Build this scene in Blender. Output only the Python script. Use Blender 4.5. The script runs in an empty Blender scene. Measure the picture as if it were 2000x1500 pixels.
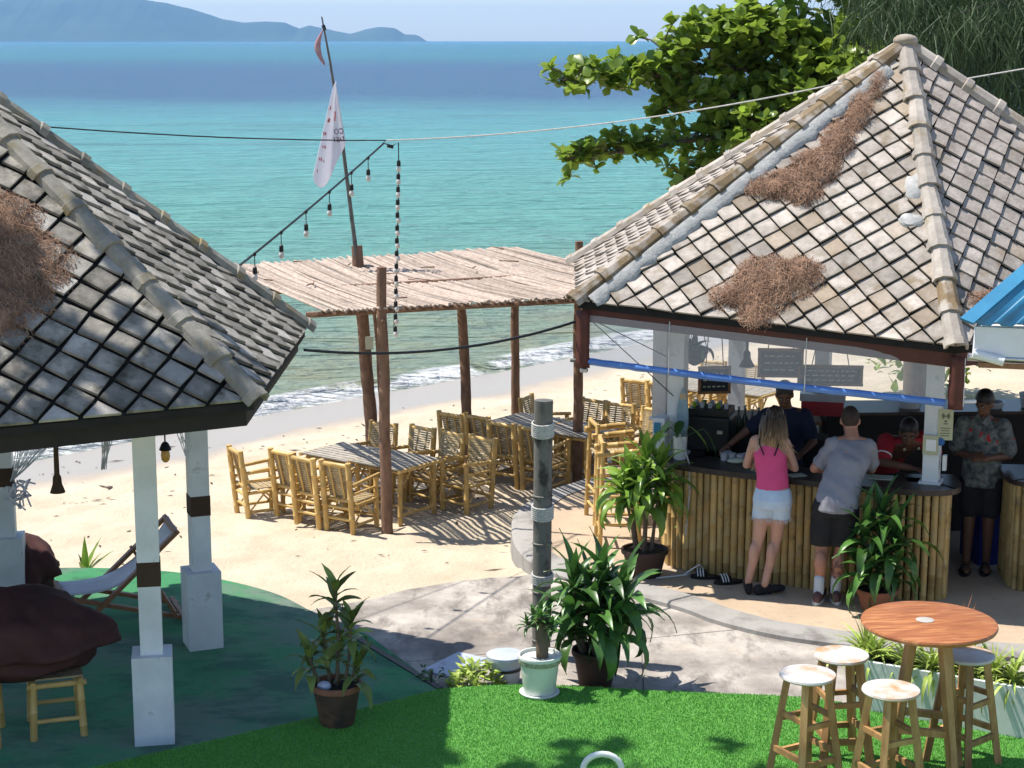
import bpy, bmesh, math, random
import numpy as np
from mathutils import Vector, Matrix, Quaternion, noise as mnoise
R = math.radians
rnd = random.Random(7)
sc = bpy.context.scene
COL = bpy.data.collections.new('place'); sc.collection.children.link(COL)

# ---------------------------------------------------------------- camera
cam = bpy.data.cameras.new('camera'); camo = bpy.data.objects.new('camera', cam)
COL.objects.link(camo); sc.camera = camo
camo.location = (0, 0, 4.8); camo.rotation_euler = (R(90 - 10.85), 0, 0)
cam.sensor_width = 36; cam.lens = 63; cam.clip_start = 0.1; cam.clip_end = 60000

# ---------------------------------------------------------------- sky and sun
SUN = Vector((-0.49, 0.143, 1.0)).normalized()
w = bpy.data.worlds.new('World'); sc.world = w; w.use_nodes = True
nt = w.node_tree
sky = nt.nodes.new('ShaderNodeTexSky'); sky.sky_type = 'NISHITA'; sky.sun_disc = False
sky.sun_elevation = math.asin(SUN.z); sky.sun_rotation = math.atan2(SUN.x, SUN.y)
sky.air_density = 1.0; sky.dust_density = 0.3; sky.ozone_density = 2.0
nt.nodes['Background'].inputs[1].default_value = 0.118
nt.links.new(sky.outputs[0], nt.nodes['Background'].inputs[0])
sl = bpy.data.lights.new('sun', 'SUN'); slo = bpy.data.objects.new('sun', sl); COL.objects.link(slo)
sl.energy = 4.6; sl.angle = R(0.53); sl.color = (1.0, 0.95, 0.87)
slo.rotation_euler = SUN.to_track_quat('Z', 'Y').to_euler(); slo.location = (-20, 6, 40)
vs = sc.view_settings
vs.view_transform = 'Standard'; vs.look = 'None'; vs.gamma = 1.0; vs.exposure = 0.76
vs.use_curve_mapping = False
sc.cycles.max_bounces = 6; sc.cycles.diffuse_bounces = 3; sc.cycles.glossy_bounces = 3; sc.cycles.transparent_max_bounces = 24

# ---------------------------------------------------------------- helpers
WM = {}
def link(o, parent=None):
    COL.objects.link(o)
    if parent is not None: o.parent = parent
    return o
def tag(o, label, cat, group=None, kind=None):
    if label: o['label'] = label
    if cat: o['category'] = cat
    if group: o['group'] = group
    if kind: o['kind'] = kind
    return o
def thing(name, label, cat, loc=(0, 0, 0), rz=0.0, group=None):
    o = link(bpy.data.objects.new(name, None)); o.empty_display_size = 0.1
    o.location = loc; o.rotation_euler = (0, 0, rz)
    WM[o.name] = Matrix.Translation(loc) @ Matrix.Rotation(rz, 4, 'Z')
    return tag(o, label, cat, group)
def V(*a): return Vector(a)
def V3(p): return Vector((p[0], p[1], p[2] if len(p) > 2 else 0.0))

class MB:
    def __init__(s): s.v = []; s.f = []
    def add(s, vs, fs):
        n = len(s.v); s.v.extend([tuple(p) for p in vs]); s.f.extend([tuple(i + n for i in f) for f in fs]); return s
    def box(s, c, size, rot=None):
        hx, hy, hz = size[0] / 2, size[1] / 2, size[2] / 2
        P = [V(x, y, z) for z in (-hz, hz) for y in (-hy, hy) for x in (-hx, hx)]
        if rot is not None:
            m = rot if isinstance(rot, Matrix) else Matrix.Rotation(rot, 3, 'Z')
            P = [m @ p for p in P]
        c = V(*c)
        return s.add([p + c for p in P], [(0, 2, 3, 1), (4, 5, 7, 6), (0, 1, 5, 4), (2, 6, 7, 3), (0, 4, 6, 2), (1, 3, 7, 5)])
    def beam(s, a, b, wd, ht, up=(0, 0, 1)):
        a, b = V(*a), V(*b); d = (b - a); L = d.length; d.normalize()
        u = V(*up); x = d.cross(u)
        if x.length < 1e-4: x = d.cross(V(0, 1, 0))
        x.normalize(); z = x.cross(d)
        m = Matrix((x, d, z)).transposed()
        return s.box((a + b) / 2, (wd, L, ht), m)
    def tube(s, pts, rad, n=8, cap=True, sy=1.0):
        pts = [V(*p) for p in pts]; k = len(pts)
        if not hasattr(rad, '__len__'): rad = [rad] * k
        t0 = (pts[1] - pts[0]).normalized()
        up = V(0, 0, 1) if abs(t0.z) < 0.9 else V(0, 1, 0)
        x = t0.cross(up).normalized(); vs = []; fs = []
        for i, p in enumerate(pts):
            t = (pts[min(i + 1, k - 1)] - pts[max(i - 1, 0)]).normalized()
            x = (x - t * x.dot(t)).normalized(); y = t.cross(x)
            r = rad[i]
            for j in range(n):
                a = 2 * math.pi * j / n
                vs.append(p + x * math.cos(a) * r + y * math.sin(a) * r * sy)
        for i in range(k - 1):
            for j in range(n):
                q = (j + 1) % n
                fs.append((i * n + j, i * n + q, (i + 1) * n + q, (i + 1) * n + j))
        if cap:
            fs.append(tuple(range(n - 1, -1, -1))); fs.append(tuple((k - 1) * n + j for j in range(n)))
        return s.add(vs, fs)
    def bamboo(s, a, b, r, n=8, node=0.2, ph=None):
        a, b = V(*a), V(*b); L = (b - a).length; ts = [0.0]
        x = (rnd.random() if ph is None else ph) * node + 0.02
        rr = [r]
        while x < L - 0.015:
            for d, k in ((-0.008, 1.0), (-0.003, 1.1), (0.003, 1.1), (0.008, 0.99)):
                ts.append((x + d) / L); rr.append(r * k)
            x += node * rnd.uniform(0.85, 1.15)
        ts.append(1.0); rr.append(r)
        z = [(t, q) for t, q in zip(ts, rr) if 0 <= t <= 1]; z.sort()
        return s.tube([a.lerp(b, t) for t, q in z], [q for t, q in z], n)
    def lathe(s, prof, c=(0, 0, 0), n=24, cap=True):
        vs = []; fs = []; k = len(prof)
        for r, z in prof:
            for j in range(n):
                a = 2 * math.pi * j / n
                vs.append((c[0] + r * math.cos(a), c[1] + r * math.sin(a), c[2] + z))
        for i in range(k - 1):
            for j in range(n):
                q = (j + 1) % n
                fs.append((i * n + j, i * n + q, (i + 1) * n + q, (i + 1) * n + j))
        if cap:
            fs.append(tuple(range(n - 1, -1, -1))); fs.append(tuple((k - 1) * n + j for j in range(n)))
        return s.add(vs, fs)
    def ell(s, c, r, n=12, m=8, rot=None):
        vs = []; fs = []; c = V(*c)
        for i in range(1, m):
            th = math.pi * i / m
            for j in range(n):
                a = 2 * math.pi * j / n
                p = V(r[0] * math.sin(th) * math.cos(a), r[1] * math.sin(th) * math.sin(a), r[2] * math.cos(th))
                if rot is not None: p = rot @ p
                vs.append(c + p)
        tp = V(0, 0, r[2]); bt = V(0, 0, -r[2])
        if rot is not None: tp = rot @ tp; bt = rot @ bt
        vs += [c + tp, c + bt]; T = len(vs) - 2
        for j in range(n):
            q = (j + 1) % n
            fs.append((T, j, q)); fs.append((T + 1, (m - 2) * n + q, (m - 2) * n + j))
            for i in range(m - 2): fs.append((i * n + j, (i + 1) * n + j, (i + 1) * n + q, i * n + q))
        return s.add(vs, fs)
    def prism(s, poly, z0, z1):
        n = len(poly)
        vs = [(p[0], p[1], z0) for p in poly] + [(p[0], p[1], z1) for p in poly]
        return s.add(vs, [tuple(range(n - 1, -1, -1)), tuple(range(n, 2 * n))] + [(i, (i + 1) % n, n + (i + 1) % n, n + i) for i in range(n)])
    def mesh(s, name, smooth=None):
        me = bpy.data.meshes.new(name); me.from_pydata(s.v, [], s.f); me.validate()
        if smooth:
            me.polygons.foreach_set('use_smooth', [True] * len(me.polygons))
            me.set_sharp_from_angle(angle=R(smooth))
        return me
    def build(s, name, mat, parent=None, smooth=None, world=False):
        if world and parent is not None:
            m = WM[parent.name].inverted(); s.v = [tuple(m @ V(*p)) for p in s.v]
        me = s.mesh(name, smooth); me.materials.append(mat)
        o = link(bpy.data.objects.new(name, me), parent)
        WM[o.name] = WM[parent.name] if parent is not None else Matrix.Identity(4)
        return o

def obj(name, me, mat, parent=None):
    if mat and len(me.materials) == 0: me.materials.append(mat)
    o = link(bpy.data.objects.new(name, me), parent)
    WM[o.name] = WM[parent.name] if parent is not None else Matrix.Identity(4)
    return o
def inst(name, me, parent, mw):
    """object sharing mesh data placed by a world matrix under parent"""
    o = link(bpy.data.objects.new(name, me), parent)
    m = WM[parent.name].inverted() @ mw if parent is not None else mw
    o.matrix_local = m
    return o
def copy_tree(o, parent=None):
    c = o.copy(); COL.objects.link(c); c.parent = parent
    if o.name in WM: WM[c.name] = WM[o.name]
    for ch in list(o.children): copy_tree(ch, c)
    return c
def place(o, loc, rz):
    o.location = loc; o.rotation_euler = (0, 0, rz)
    WM[o.name] = Matrix.Translation(loc) @ Matrix.Rotation(rz, 4, 'Z')

# ---------------------------------------------------------------- materials
def mat(name, c1, c2=None, scale=8.0, rough=0.7, bump=0.0, bscale=None, spec=0.3, rand=0.0, c3=None, s3=2.0, stretch=None,
        t3=(0.52, 0.68), metal=0.0, coat=0.0, dist=0.01, detail=5.0, obj_coords=True, trans=0.0, sss=0.0, edge=None, odd=None):
    m = bpy.data.materials.new(name); m.use_nodes = True; n = m.node_tree.nodes; l = m.node_tree.links
    b = n['Principled BSDF']
    b.inputs['Roughness'].default_value = rough; b.inputs['Specular IOR Level'].default_value = spec
    b.inputs['Metallic'].default_value = metal; b.inputs['Coat Weight'].default_value = coat
    tc = n.new('ShaderNodeTexCoord'); mp = n.new('ShaderNodeMapping')
    oi = n.new('ShaderNodeObjectInfo')
    l.new(tc.outputs['Object'], mp.inputs[0])
    if stretch: mp.inputs['Scale'].default_value = stretch
    rm = n.new('ShaderNodeMath'); rm.operation = 'MULTIPLY'; rm.inputs[1].default_value = 37.0
    l.new(oi.outputs['Random'], rm.inputs[0])
    def nz(sc_, det=detail):
        t = n.new('ShaderNodeTexNoise'); t.noise_dimensions = '4D'
        t.inputs['Scale'].default_value = sc_; t.inputs['Detail'].default_value = det; t.inputs['Roughness'].default_value = 0.6
        l.new(mp.outputs[0], t.inputs['Vector']); l.new(rm.outputs[0], t.inputs['W']); return t
    c2 = c2 or tuple(x * 0.75 for x in c1)
    a = nz(scale); rp = n.new('ShaderNodeValToRGB')
    rp.color_ramp.elements[0].position = 0.33; rp.color_ramp.elements[1].position = 0.67
    rp.color_ramp.elements[0].color = (*c2, 1); rp.color_ramp.elements[1].color = (*c1, 1)
    l.new(a.outputs['Fac'], rp.inputs[0]); out = rp.outputs[0]
    if c3:
        a3 = nz(s3); r3 = n.new('ShaderNodeValToRGB')
        r3.color_ramp.elements[0].position, r3.color_ramp.elements[1].position = t3
        mx = n.new('ShaderNodeMix'); mx.data_type = 'RGBA'
        l.new(a3.outputs['Fac'], r3.inputs[0]); l.new(r3.outputs[0], mx.inputs[0]); l.new(out, mx.inputs[6])
        mx.inputs[7].default_value = (*c3, 1); out = mx.outputs[2]
    if edge:      # dirt gathered along a tile's margins
        vl = n.new('ShaderNodeVectorMath'); vl.operation = 'LENGTH'; l.new(tc.outputs['Object'], vl.inputs[0])
        en = nz(14); e1 = n.new('ShaderNodeMath'); e1.operation = 'MULTIPLY_ADD'; e1.inputs[1].default_value = .09; l.new(en.outputs['Fac'], e1.inputs[0]); l.new(vl.outputs['Value'], e1.inputs[2])
        er = n.new('ShaderNodeMapRange'); er.inputs[1].default_value = .115; er.inputs[2].default_value = .185; er.inputs[4].default_value = .75; l.new(e1.outputs[0], er.inputs[0])
        me_ = n.new('ShaderNodeMix'); me_.data_type = 'RGBA'; l.new(er.outputs[0], me_.inputs[0]); l.new(out, me_.inputs[6]); me_.inputs[7].default_value = (*edge, 1); out = me_.outputs[2]
    if odd:       # some tiles are weathered to another colour
        oc, thr, amt = odd
        f1 = n.new('ShaderNodeMath'); f1.operation = 'MULTIPLY'; f1.inputs[1].default_value = 7.31; l.new(oi.outputs['Random'], f1.inputs[0])
        f2 = n.new('ShaderNodeMath'); f2.operation = 'FRACT'; l.new(f1.outputs[0], f2.inputs[0])
        f3 = n.new('ShaderNodeMapRange'); f3.inputs[1].default_value = thr; f3.inputs[2].default_value = 1.0; f3.inputs[4].default_value = amt; l.new(f2.outputs[0], f3.inputs[0])
        mo_ = n.new('ShaderNodeMix'); mo_.data_type = 'RGBA'; l.new(f3.outputs[0], mo_.inputs[0]); l.new(out, mo_.inputs[6]); mo_.inputs[7].default_value = (*oc, 1); out = mo_.outputs[2]
    if rand:
        hs = n.new('ShaderNodeHueSaturation'); mr = n.new('ShaderNodeMapRange')
        mr.inputs[3].default_value = 1 - rand; mr.inputs[4].default_value = 1 + rand
        l.new(oi.outputs['Random'], mr.inputs[0]); l.new(mr.outputs[0], hs.inputs['Value']); l.new(out, hs.inputs['Color']); out = hs.outputs[0]
    l.new(out, b.inputs['Base Color'])
    if bump:
        bn = nz(bscale or scale * 3); bp = n.new('ShaderNodeBump'); bp.inputs['Strength'].default_value = bump
        bp.inputs['Distance'].default_value = dist
        l.new(bn.outputs['Fac'], bp.inputs['Height']); l.new(bp.outputs[0], b.inputs['Normal'])
    if sss:
        b.inputs['Subsurface Weight'].default_value = sss; b.inputs['Subsurface Radius'].default_value = (0.02, 0.008, 0.004)
    if trans:
        tr = n.new('ShaderNodeBsdfTranslucent'); ad = n.new('ShaderNodeMixShader'); ad.inputs[0].default_value = trans
        l.new(out, tr.inputs[0]); l.new(b.outputs[0], ad.inputs[1]); l.new(tr.outputs[0], ad.inputs[2])
        l.new(ad.outputs[0], n['Material Output'].inputs[0])
    m['base'] = 1
    return m
M = {}
M['tile_grey'] = mat('slate_tile_dirty', (.33, .30, .26), (.17, .155, .13), 9, .85, .6, 30, rand=.34, c3=(.07, .068, .05), s3=6, dist=.010, edge=(.05, .048, .04), odd=((.44, .41, .38), .70, .5))
M['tile_warm'] = mat('clay_tile_pale', (.46, .405, .355), (.28, .245, .21), 10, .85, .6, 30, rand=.28, c3=(.20, .145, .08), s3=3.5, t3=(.54, .70), dist=.010, edge=(.17, .145, .115), odd=((.25, .175, .10), .74, .55))
M['tile_warm_field'] = mat('clay_tile_pale_field', (.43, .375, .33), (.24, .205, .175), 6, .85, .6, 30, c3=(.19, .14, .08), s3=1.6, t3=(.54, .70), dist=.010)
M['tile_grey_field'] = mat('slate_tile_dirty_field', (.27, .25, .22), (.11, .105, .09), 5, .85, .6, 30, c3=(.06, .058, .045), s3=2, dist=.010)
M['deck_dark'] = mat('roof_underlay', (.02, .018, .016), (.012, .011, .01), 12, .9)
M['hip_grey'] = mat('hip_tile_mossy', (.28, .26, .22), (.15, .14, .115), 7, .85, .5, 30, rand=.2, c3=(.20, .15, .07), s3=5)
M['hip_warm'] = mat('hip_tile_pale', (.43, .38, .33), (.28, .245, .21), 7, .85, .5, 30, rand=.16, c3=(.25, .19, .10), s3=4)
M['hip_brown'] = mat('hip_tile_stained', (.22, .155, .085), (.14, .10, .055), 5, .8, .5, 30, rand=.2, c3=(.36, .32, .28), s3=6, t3=(.48, .62))
M['mortar'] = mat('mortar', (.46, .45, .43), (.30, .30, .29), 14, .9, .9, 40)
M['fascia'] = mat('fascia_dark', (.022, .017, .014), (.012, .01, .009), 6, .7)
M['brown_paint'] = mat('brown_painted_wood', (.105, .032, .022), (.075, .024, .017), 7, .55, .2, 30)
M['white_paint'] = mat('white_painted_post', (.72, .73, .74), (.56, .57, .58), 3.5, .6, .35, 40, c3=(.30, .27, .23), s3=7, t3=(.62, .74))
M['rope_brown'] = mat('brown_wrapping', (.085, .05, .03), (.05, .03, .02), 40, .9, .5, 60, stretch=(1, 1, 12))
M['needles'] = mat('dead_needles', (.38, .23, .15), (.17, .095, .06), 9, .9, rand=.1)
M['bamboo'] = mat('bamboo_yellow', (.60, .40, .145), (.46, .29, .09), 6, .42, .15, 40, rand=.16, c3=(.26, .16, .06), s3=5, t3=(.6, .8), spec=.4)
M['bamboo_slat'] = mat('bamboo_slats', (.46, .36, .20), (.27, .20, .11), 22, .6, .2, 50, rand=.14)
M['bamboo_grey'] = mat('bamboo_weathered_slats', (.40, .36, .30), (.23, .205, .17), 16, .65, .2, 50, rand=.1)
M['bamboo_clad'] = mat('bamboo_cladding', (.48, .33, .13), (.36, .235, .085), 5, .45, .2, 40, rand=.22, c3=(.13, .085, .035), s3=6, t3=(.56, .74), spec=.35)
M['bamboo_old'] = mat('bamboo_old_grey', (.20, .195, .175), (.09, .085, .075), 5, .6, .3, 30, c3=(.035, .03, .026), s3=5, t3=(.5, .62), stretch=(1.6, 1.6, .8))
M['bark'] = mat('bark_post', (.27, .16, .105), (.13, .075, .05), 14, .9, .9, 30, stretch=(1, 1, .4), dist=.02)
M['reed'] = mat('dry_sticks', (.44, .36, .295), (.27, .205, .165), 12, .8, .3, 40, rand=.32, stretch=(1, 1, 1))
M['rope_white'] = mat('white_rope', (.55, .54, .51), (.36, .35, .33), 60, .9)
M['black'] = mat('black_plastic', (.015, .015, .016), (.01, .01, .01), 10, .4)
M['cable'] = mat('black_cable', (.02, .02, .02), (.012, .012, .012), 10, .5)
M['steel'] = mat('galvanised', (.5, .5, .5), (.4, .4, .4), 10, .35, metal=.9)
M['wood_red'] = mat('varnished_tabletop', (.40, .145, .050), (.235, .075, .028), 5, .32, .08, 40, stretch=(1.0, 7, 1), c3=(.50, .22, .085), s3=4, spec=.45)
M['wood_leg'] = mat('acacia_leg', (.52, .31, .13), (.30, .145, .055), 6, .5, .12, 40, rand=.3, stretch=(3, 3, .6))
M['wood_deck'] = mat('teak_frame', (.30, .145, .07), (.20, .095, .045), 8, .55, .1, 40, stretch=(3, 3, 3))
M['seat_white'] = mat('worn_white_seat', (.60, .57, .55), (.50, .46, .43), 5, .45, c3=(.45, .25, .11), s3=3.6, t3=(.50, .64))
M['canvas'] = mat('white_canvas', (.66, .64, .66), (.56, .54, .56), 6, .9, .1, 200)
M['beanbag'] = mat('brown_fabric', (.085, .033, .029), (.055, .022, .019), 5, .85, .3, 160)
M['terracotta'] = mat('terracotta', (.30, .13, .075), (.19, .08, .05), 8, .8, .25, 40)
M['terracotta_old'] = mat('stained_terracotta', (.095, .055, .036), (.045, .034, .026), 8, .85, .3, 40, c3=(.16, .085, .05), s3=5)
M['pot_white'] = mat('glazed_white', (.68, .70, .66), (.60, .62, .58), 6, .3, spec=.5)
M['pot_relief'] = mat('glazed_relief_band', (.48, .47, .36), (.20, .19, .13), 60, .5, .8, 60, detail=2)
M['pot_dark'] = mat('dark_pot', (.06, .03, .022), (.035, .02, .016), 7, .7, .2, 40)
M['soil'] = mat('soil', (.045, .03, .02), (.02, .014, .01), 40, .95, .9, 60)
M['leaf_dark'] = mat('cordyline_leaf', (.085, .19, .035), (.04, .105, .022), 6, .35, .1, 20, rand=.45, spec=.45, trans=.18, c3=(.12, .10, .03), s3=5, t3=(.66, .82))
M['leaf_light'] = mat('dracaena_leaf', (.26, .40, .055), (.13, .25, .035), 6, .35, .1, 20, rand=.35, spec=.45, trans=.25)
M['leaf_red'] = mat('cordyline_tan_leaf', (.22, .29, .065), (.13, .17, .04), 5, .4, .1, 20, rand=.45, trans=.2, c3=(.26, .10, .06), s3=4, t3=(.56, .74))
M['leaf_spider'] = mat('spider_leaf', (.46, .52, .14), (.26, .38, .06), 12, .45, rand=.35, trans=.25)
M['leaf_rust'] = mat('bromeliad_leaf', (.40, .16, .09), (.30, .11, .06), 6, .5, rand=.3, trans=.15)
M['leaf_almond'] = mat('sea_almond_leaf', (.44, .59, .075), (.22, .38, .05), 3, .30, .1, 14, rand=.45, spec=.5, trans=.52)
M['leaf_needle'] = mat('casuarina_needle', (.075, .125, .045), (.035, .07, .024), 4, .6, rand=.2, trans=.15)
M['stem'] = mat('plant_stem', (.17, .125, .085), (.10, .075, .05), 20, .85, .4, 50)
M['trunk'] = mat('tree_bark', (.15, .115, .085), (.08, .06, .045), 9, .9, .9, 24)
M['blue_roof'] = mat('blue_sheet_roof', (.035, .21, .36), (.025, .15, .27), 3, .4, .1, 30, c3=(.13, .20, .25), s3=4, t3=(.6, .75), spec=.5)
M['white_wall'] = mat('white_wall', (.70, .71, .73), (.60, .61, .63), 4, .7, .1, 40)
M['pvc_white'] = mat('white_pvc', (.74, .74, .73), (.66, .66, .65), 4, .35)
M['blue_tube'] = mat('blue_tarpaulin', (.10, .23, .58), (.07, .17, .47), 5, .28, .25, 14, spec=.6)
M['counter_top'] = mat('dark_counter', (.05, .035, .028), (.028, .02, .016), 9, .35, .1, 40, spec=.4)
M['chalk'] = mat('chalkboard', (.035, .042, .05), (.025, .03, .036), 10, .8, c3=(.16, .17, .18), s3=22, t3=(.62, .72))
M['planter'] = mat('white_planter', (.66, .69, .68), (.52, .55, .54), 3.5, .6, .2, 40, c3=(.30, .32, .29), s3=5, t3=(.62, .8), stretch=(1, 1, .35))
M['bucket'] = mat('pale_bucket', (.46, .50, .60), (.36, .40, .50), 6, .5, c3=(.3, .29, .28), s3=9, t3=(.6, .75))
M['flag'] = mat('white_flag', (.86, .85, .88), (.82, .80, .85), 4, .9, trans=.5)
M['flag_print'] = mat('faded_red_print', (.45, .13, .15), (.55, .30, .33), 30, .9, trans=.3)
M['flag_dark'] = mat('dark_print', (.13, .10, .12), (.2, .16, .18), 30, .9)
M['flag_red'] = mat('ragged_flag', (.62, .47, .52), (.45, .22, .22), 9, .9, trans=.4, c3=(.52, .13, .08), s3=6)
M['glass_bulb'] = mat('frosted_bulb', (.66, .60, .55), (.60, .52, .46), 8, .2, spec=.6)
M['amber'] = mat('amber_bulb', (.70, .40, .09), (.6, .32, .07), 8, .2, spec=.6, trans=.3)
M['net'] = mat('white_net', (.80, .80, .84), (.7, .7, .76), 30, .9, trans=.35)
M['paper'] = mat('paper_sign', (.46, .46, .30), (.40, .40, .26), 9, .8)
M['paper_white'] = mat('white_sign', (.58, .60, .48), (.50, .53, .42), 9, .8)
M['ink'] = mat('ink', (.05, .05, .05), (.04, .04, .04), 9, .8)
M['sticker_blue'] = mat('blue_sticker', (.03, .13, .36), (.025, .10, .30), 9, .6)
M['red_box'] = mat('red_plastic', (.40, .03, .035), (.3, .025, .03), 6, .4)
M['grey_box'] = mat('clear_plastic_lid', (.50, .50, .54), (.42, .42, .46), 6, .25)
M['blue_box'] = mat('blue_cooler', (.012, .02, .17), (.01, .016, .13), 6, .5)
M['bottle'] = mat('dark_glass_bottle', (.02, .035, .015), (.015, .02, .012), 6, .12, spec=.6)
M['bottle_cap'] = mat('bottle_cap', (.45, .42, .38), (.3, .28, .25), 6, .4)
M['surf'] = mat('painted_board', (.30, .42, .48), (.18, .26, .34), 9, .45, c3=(.55, .35, .14), s3=9, t3=(.55, .62))
# ================================================================ SETTING
SH0 = V(-6.52, 22.69, 0); SHN = V(-.728, .685, 0)
def shore(x, y): return (x - SH0.x) * SHN.x + (y - SH0.y) * SHN.y
def sand_z(x, y):
    a = -.25 * min(max((y - 15.4) / 2.4, 0), 1)
    s = shore(x, y)
    b = -.35 * min(max((s + 6) / 6, 0), 1) - max(s, 0) * .06
    return -.03 + a * .88 + b
def grid_mesh(name, xs, ys, zf):
    X, Y = np.meshgrid(xs, ys)
    nx, ny = len(xs), len(ys)
    Z = np.array([[zf(x, y) for x in xs] for y in ys])
    v = np.stack([X, Y, Z], -1).reshape(-1, 3)
    i = np.arange(nx * ny).reshape(ny, nx)
    f = np.stack([i[:-1, :-1], i[:-1, 1:], i[1:, 1:], i[1:, :-1]], -1).reshape(-1, 4)
    me = bpy.data.meshes.new(name); me.from_pydata(v.tolist(), [], f.tolist())
    me.polygons.foreach_set('use_smooth', [True] * len(me.polygons))
    return me
def nmat(name):
    m = bpy.data.materials.new(name); m.use_nodes = True
    return m, m.node_tree.nodes, m.node_tree.links, m.node_tree.nodes['Principled BSDF']
def N(n, t, **kw):
    x = n.new(t)
    for k, v in kw.items(): setattr(x, k, v)
    return x
def ramp(n, l, src, stops, interp='LINEAR'):
    r = n.new('ShaderNodeValToRGB'); e = r.color_ramp.elements; r.color_ramp.interpolation = interp
    while len(e) < len(stops): e.new(0.5)
    for k, (p, c) in enumerate(stops):
        e[k].position = p; e[k].color = (*c, 1) if len(c) == 3 else c
    l.new(src, r.inputs[0]); return r.outputs[0]
def nmath(n, l, op, a, b=None):
    m = n.new('ShaderNodeMath'); m.operation = op
    for i, x in enumerate((a, b)):
        if x is None: continue
        if isinstance(x, (int, float)): m.inputs[i].default_value = x
        else: l.new(x, m.inputs[i])
    return m.outputs[0]
def noise_n(n, l, vec, scale, detail=5, rough=.6):
    t = n.new('ShaderNodeTexNoise'); t.inputs['Scale'].default_value = scale
    t.inputs['Detail'].default_value = detail; t.inputs['Roughness'].default_value = rough
    l.new(vec, t.inputs['Vector']); return t.outputs['Fac']
def mixc(n, l, fac, a, b):
    m = n.new('ShaderNodeMix'); m.data_type = 'RGBA'
    for i, x in ((0, fac), (6, a), (7, b)):
        if isinstance(x, tuple): m.inputs[i].default_value = (*x, 1)
        elif isinstance(x, (int, float)): m.inputs[i].default_value = x
        else: l.new(x, m.inputs[i])
    return m.outputs[2]
def mapping(n, l, src, sc_):
    m = n.new('ShaderNodeMapping'); m.inputs['Scale'].default_value = sc_; l.new(src, m.inputs[0]); return m.outputs[0]
def shore_node(n, l, geo):
    d = n.new('ShaderNodeVectorMath'); d.operation = 'DOT_PRODUCT'; d.inputs[1].default_value = tuple(SHN)
    l.new(geo, d.inputs[0])
    return nmath(n, l, 'SUBTRACT', d.outputs['Value'], SH0.dot(SHN))

# ---- sand
m, n, l, b = nmat('beach_sand')
g = n.new('ShaderNodeNewGeometry').outputs['Position']
c = ramp(n, l, noise_n(n, l, g, 1.1, 6), [(.3, (.42, .345, .245)), (.7, (.53, .445, .33))])
c = mixc(n, l, ramp(n, l, noise_n(n, l, g, 9, 6, .7), [(.60, (0, 0, 0)), (.74, (.35, .35, .35))]), c, (.31, .245, .175))
c = mixc(n, l, ramp(n, l, noise_n(n, l, g, 45, 2, .6), [(.66, (0, 0, 0)), (.74, (.6, .6, .6))]), c, (.22, .155, .10))
s = shore_node(n, l, g)
wig = nmath(n, l, 'MULTIPLY', noise_n(n, l, g, .35, 4), 2.2)
sw = nmath(n, l, 'ADD', s, wig)
wet = N(n, 'ShaderNodeMapRange'); wet.inputs[1].default_value = -1.0; wet.inputs[2].default_value = -.2; l.new(sw, wet.inputs[0])
c = mixc(n, l, wet.outputs[0], c, (.32, .265, .205))
l.new(c, b.inputs['Base Color'])
rr = N(n, 'ShaderNodeMapRange'); rr.inputs[3].default_value = .95; rr.inputs[4].default_value = .28; l.new(wet.outputs[0], rr.inputs[0])
l.new(rr.outputs[0], b.inputs['Roughness'])
bp = n.new('ShaderNodeBump'); bp.inputs['Distance'].default_value = .05
st = N(n, 'ShaderNodeMapRange'); st.inputs[3].default_value = .75; st.inputs[4].default_value = .03; l.new(wet.outputs[0], st.inputs[0])
l.new(st.outputs[0], bp.inputs['Strength'])
l.new(nmath(n, l, 'ADD', noise_n(n, l, g, 5, 5, .65), nmath(n, l, 'MULTIPLY', noise_n(n, l, g, 28, 3), .25)), bp.inputs['Height'])
l.new(bp.outputs[0], b.inputs['Normal'])
M['sand'] = m
xs = np.concatenate([[-600, -200, -80, -40, -20, -12], np.arange(-9, 6.01, .1), [8, 12, 20, 40, 80, 200, 600]])
ys = np.concatenate([[-60, -20, 0, 8, 12], np.arange(14, 34.01, .1), [37, 42, 50, 70, 120, 250, 600]])
def szf(x, y):
    z = sand_z(x, y)
    if -9 <= x <= 6 and 14 < y < 34:
        s_ = shore(x, y); k = min(max((-s_ - 1.2) / 1.5, 0), 1) * min(max((y - 15.6) / .8, .15), 1)
        z += k * (.05 * mnoise.noise(V(x * 1.6, y * 1.6, 0)) +   .030 * mnoise.noise(V(x * 4.2, y * 4.2, 3)))
        z += .012 * k * max(0, 1 - abs(mnoise.noise(V(x * 2.5, y * 2.5, 9))) * 5) * -1
    return z
tag(obj('sand', grid_mesh('sand', xs, ys, szf), M['sand']), None, None, kind='structure')

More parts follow.
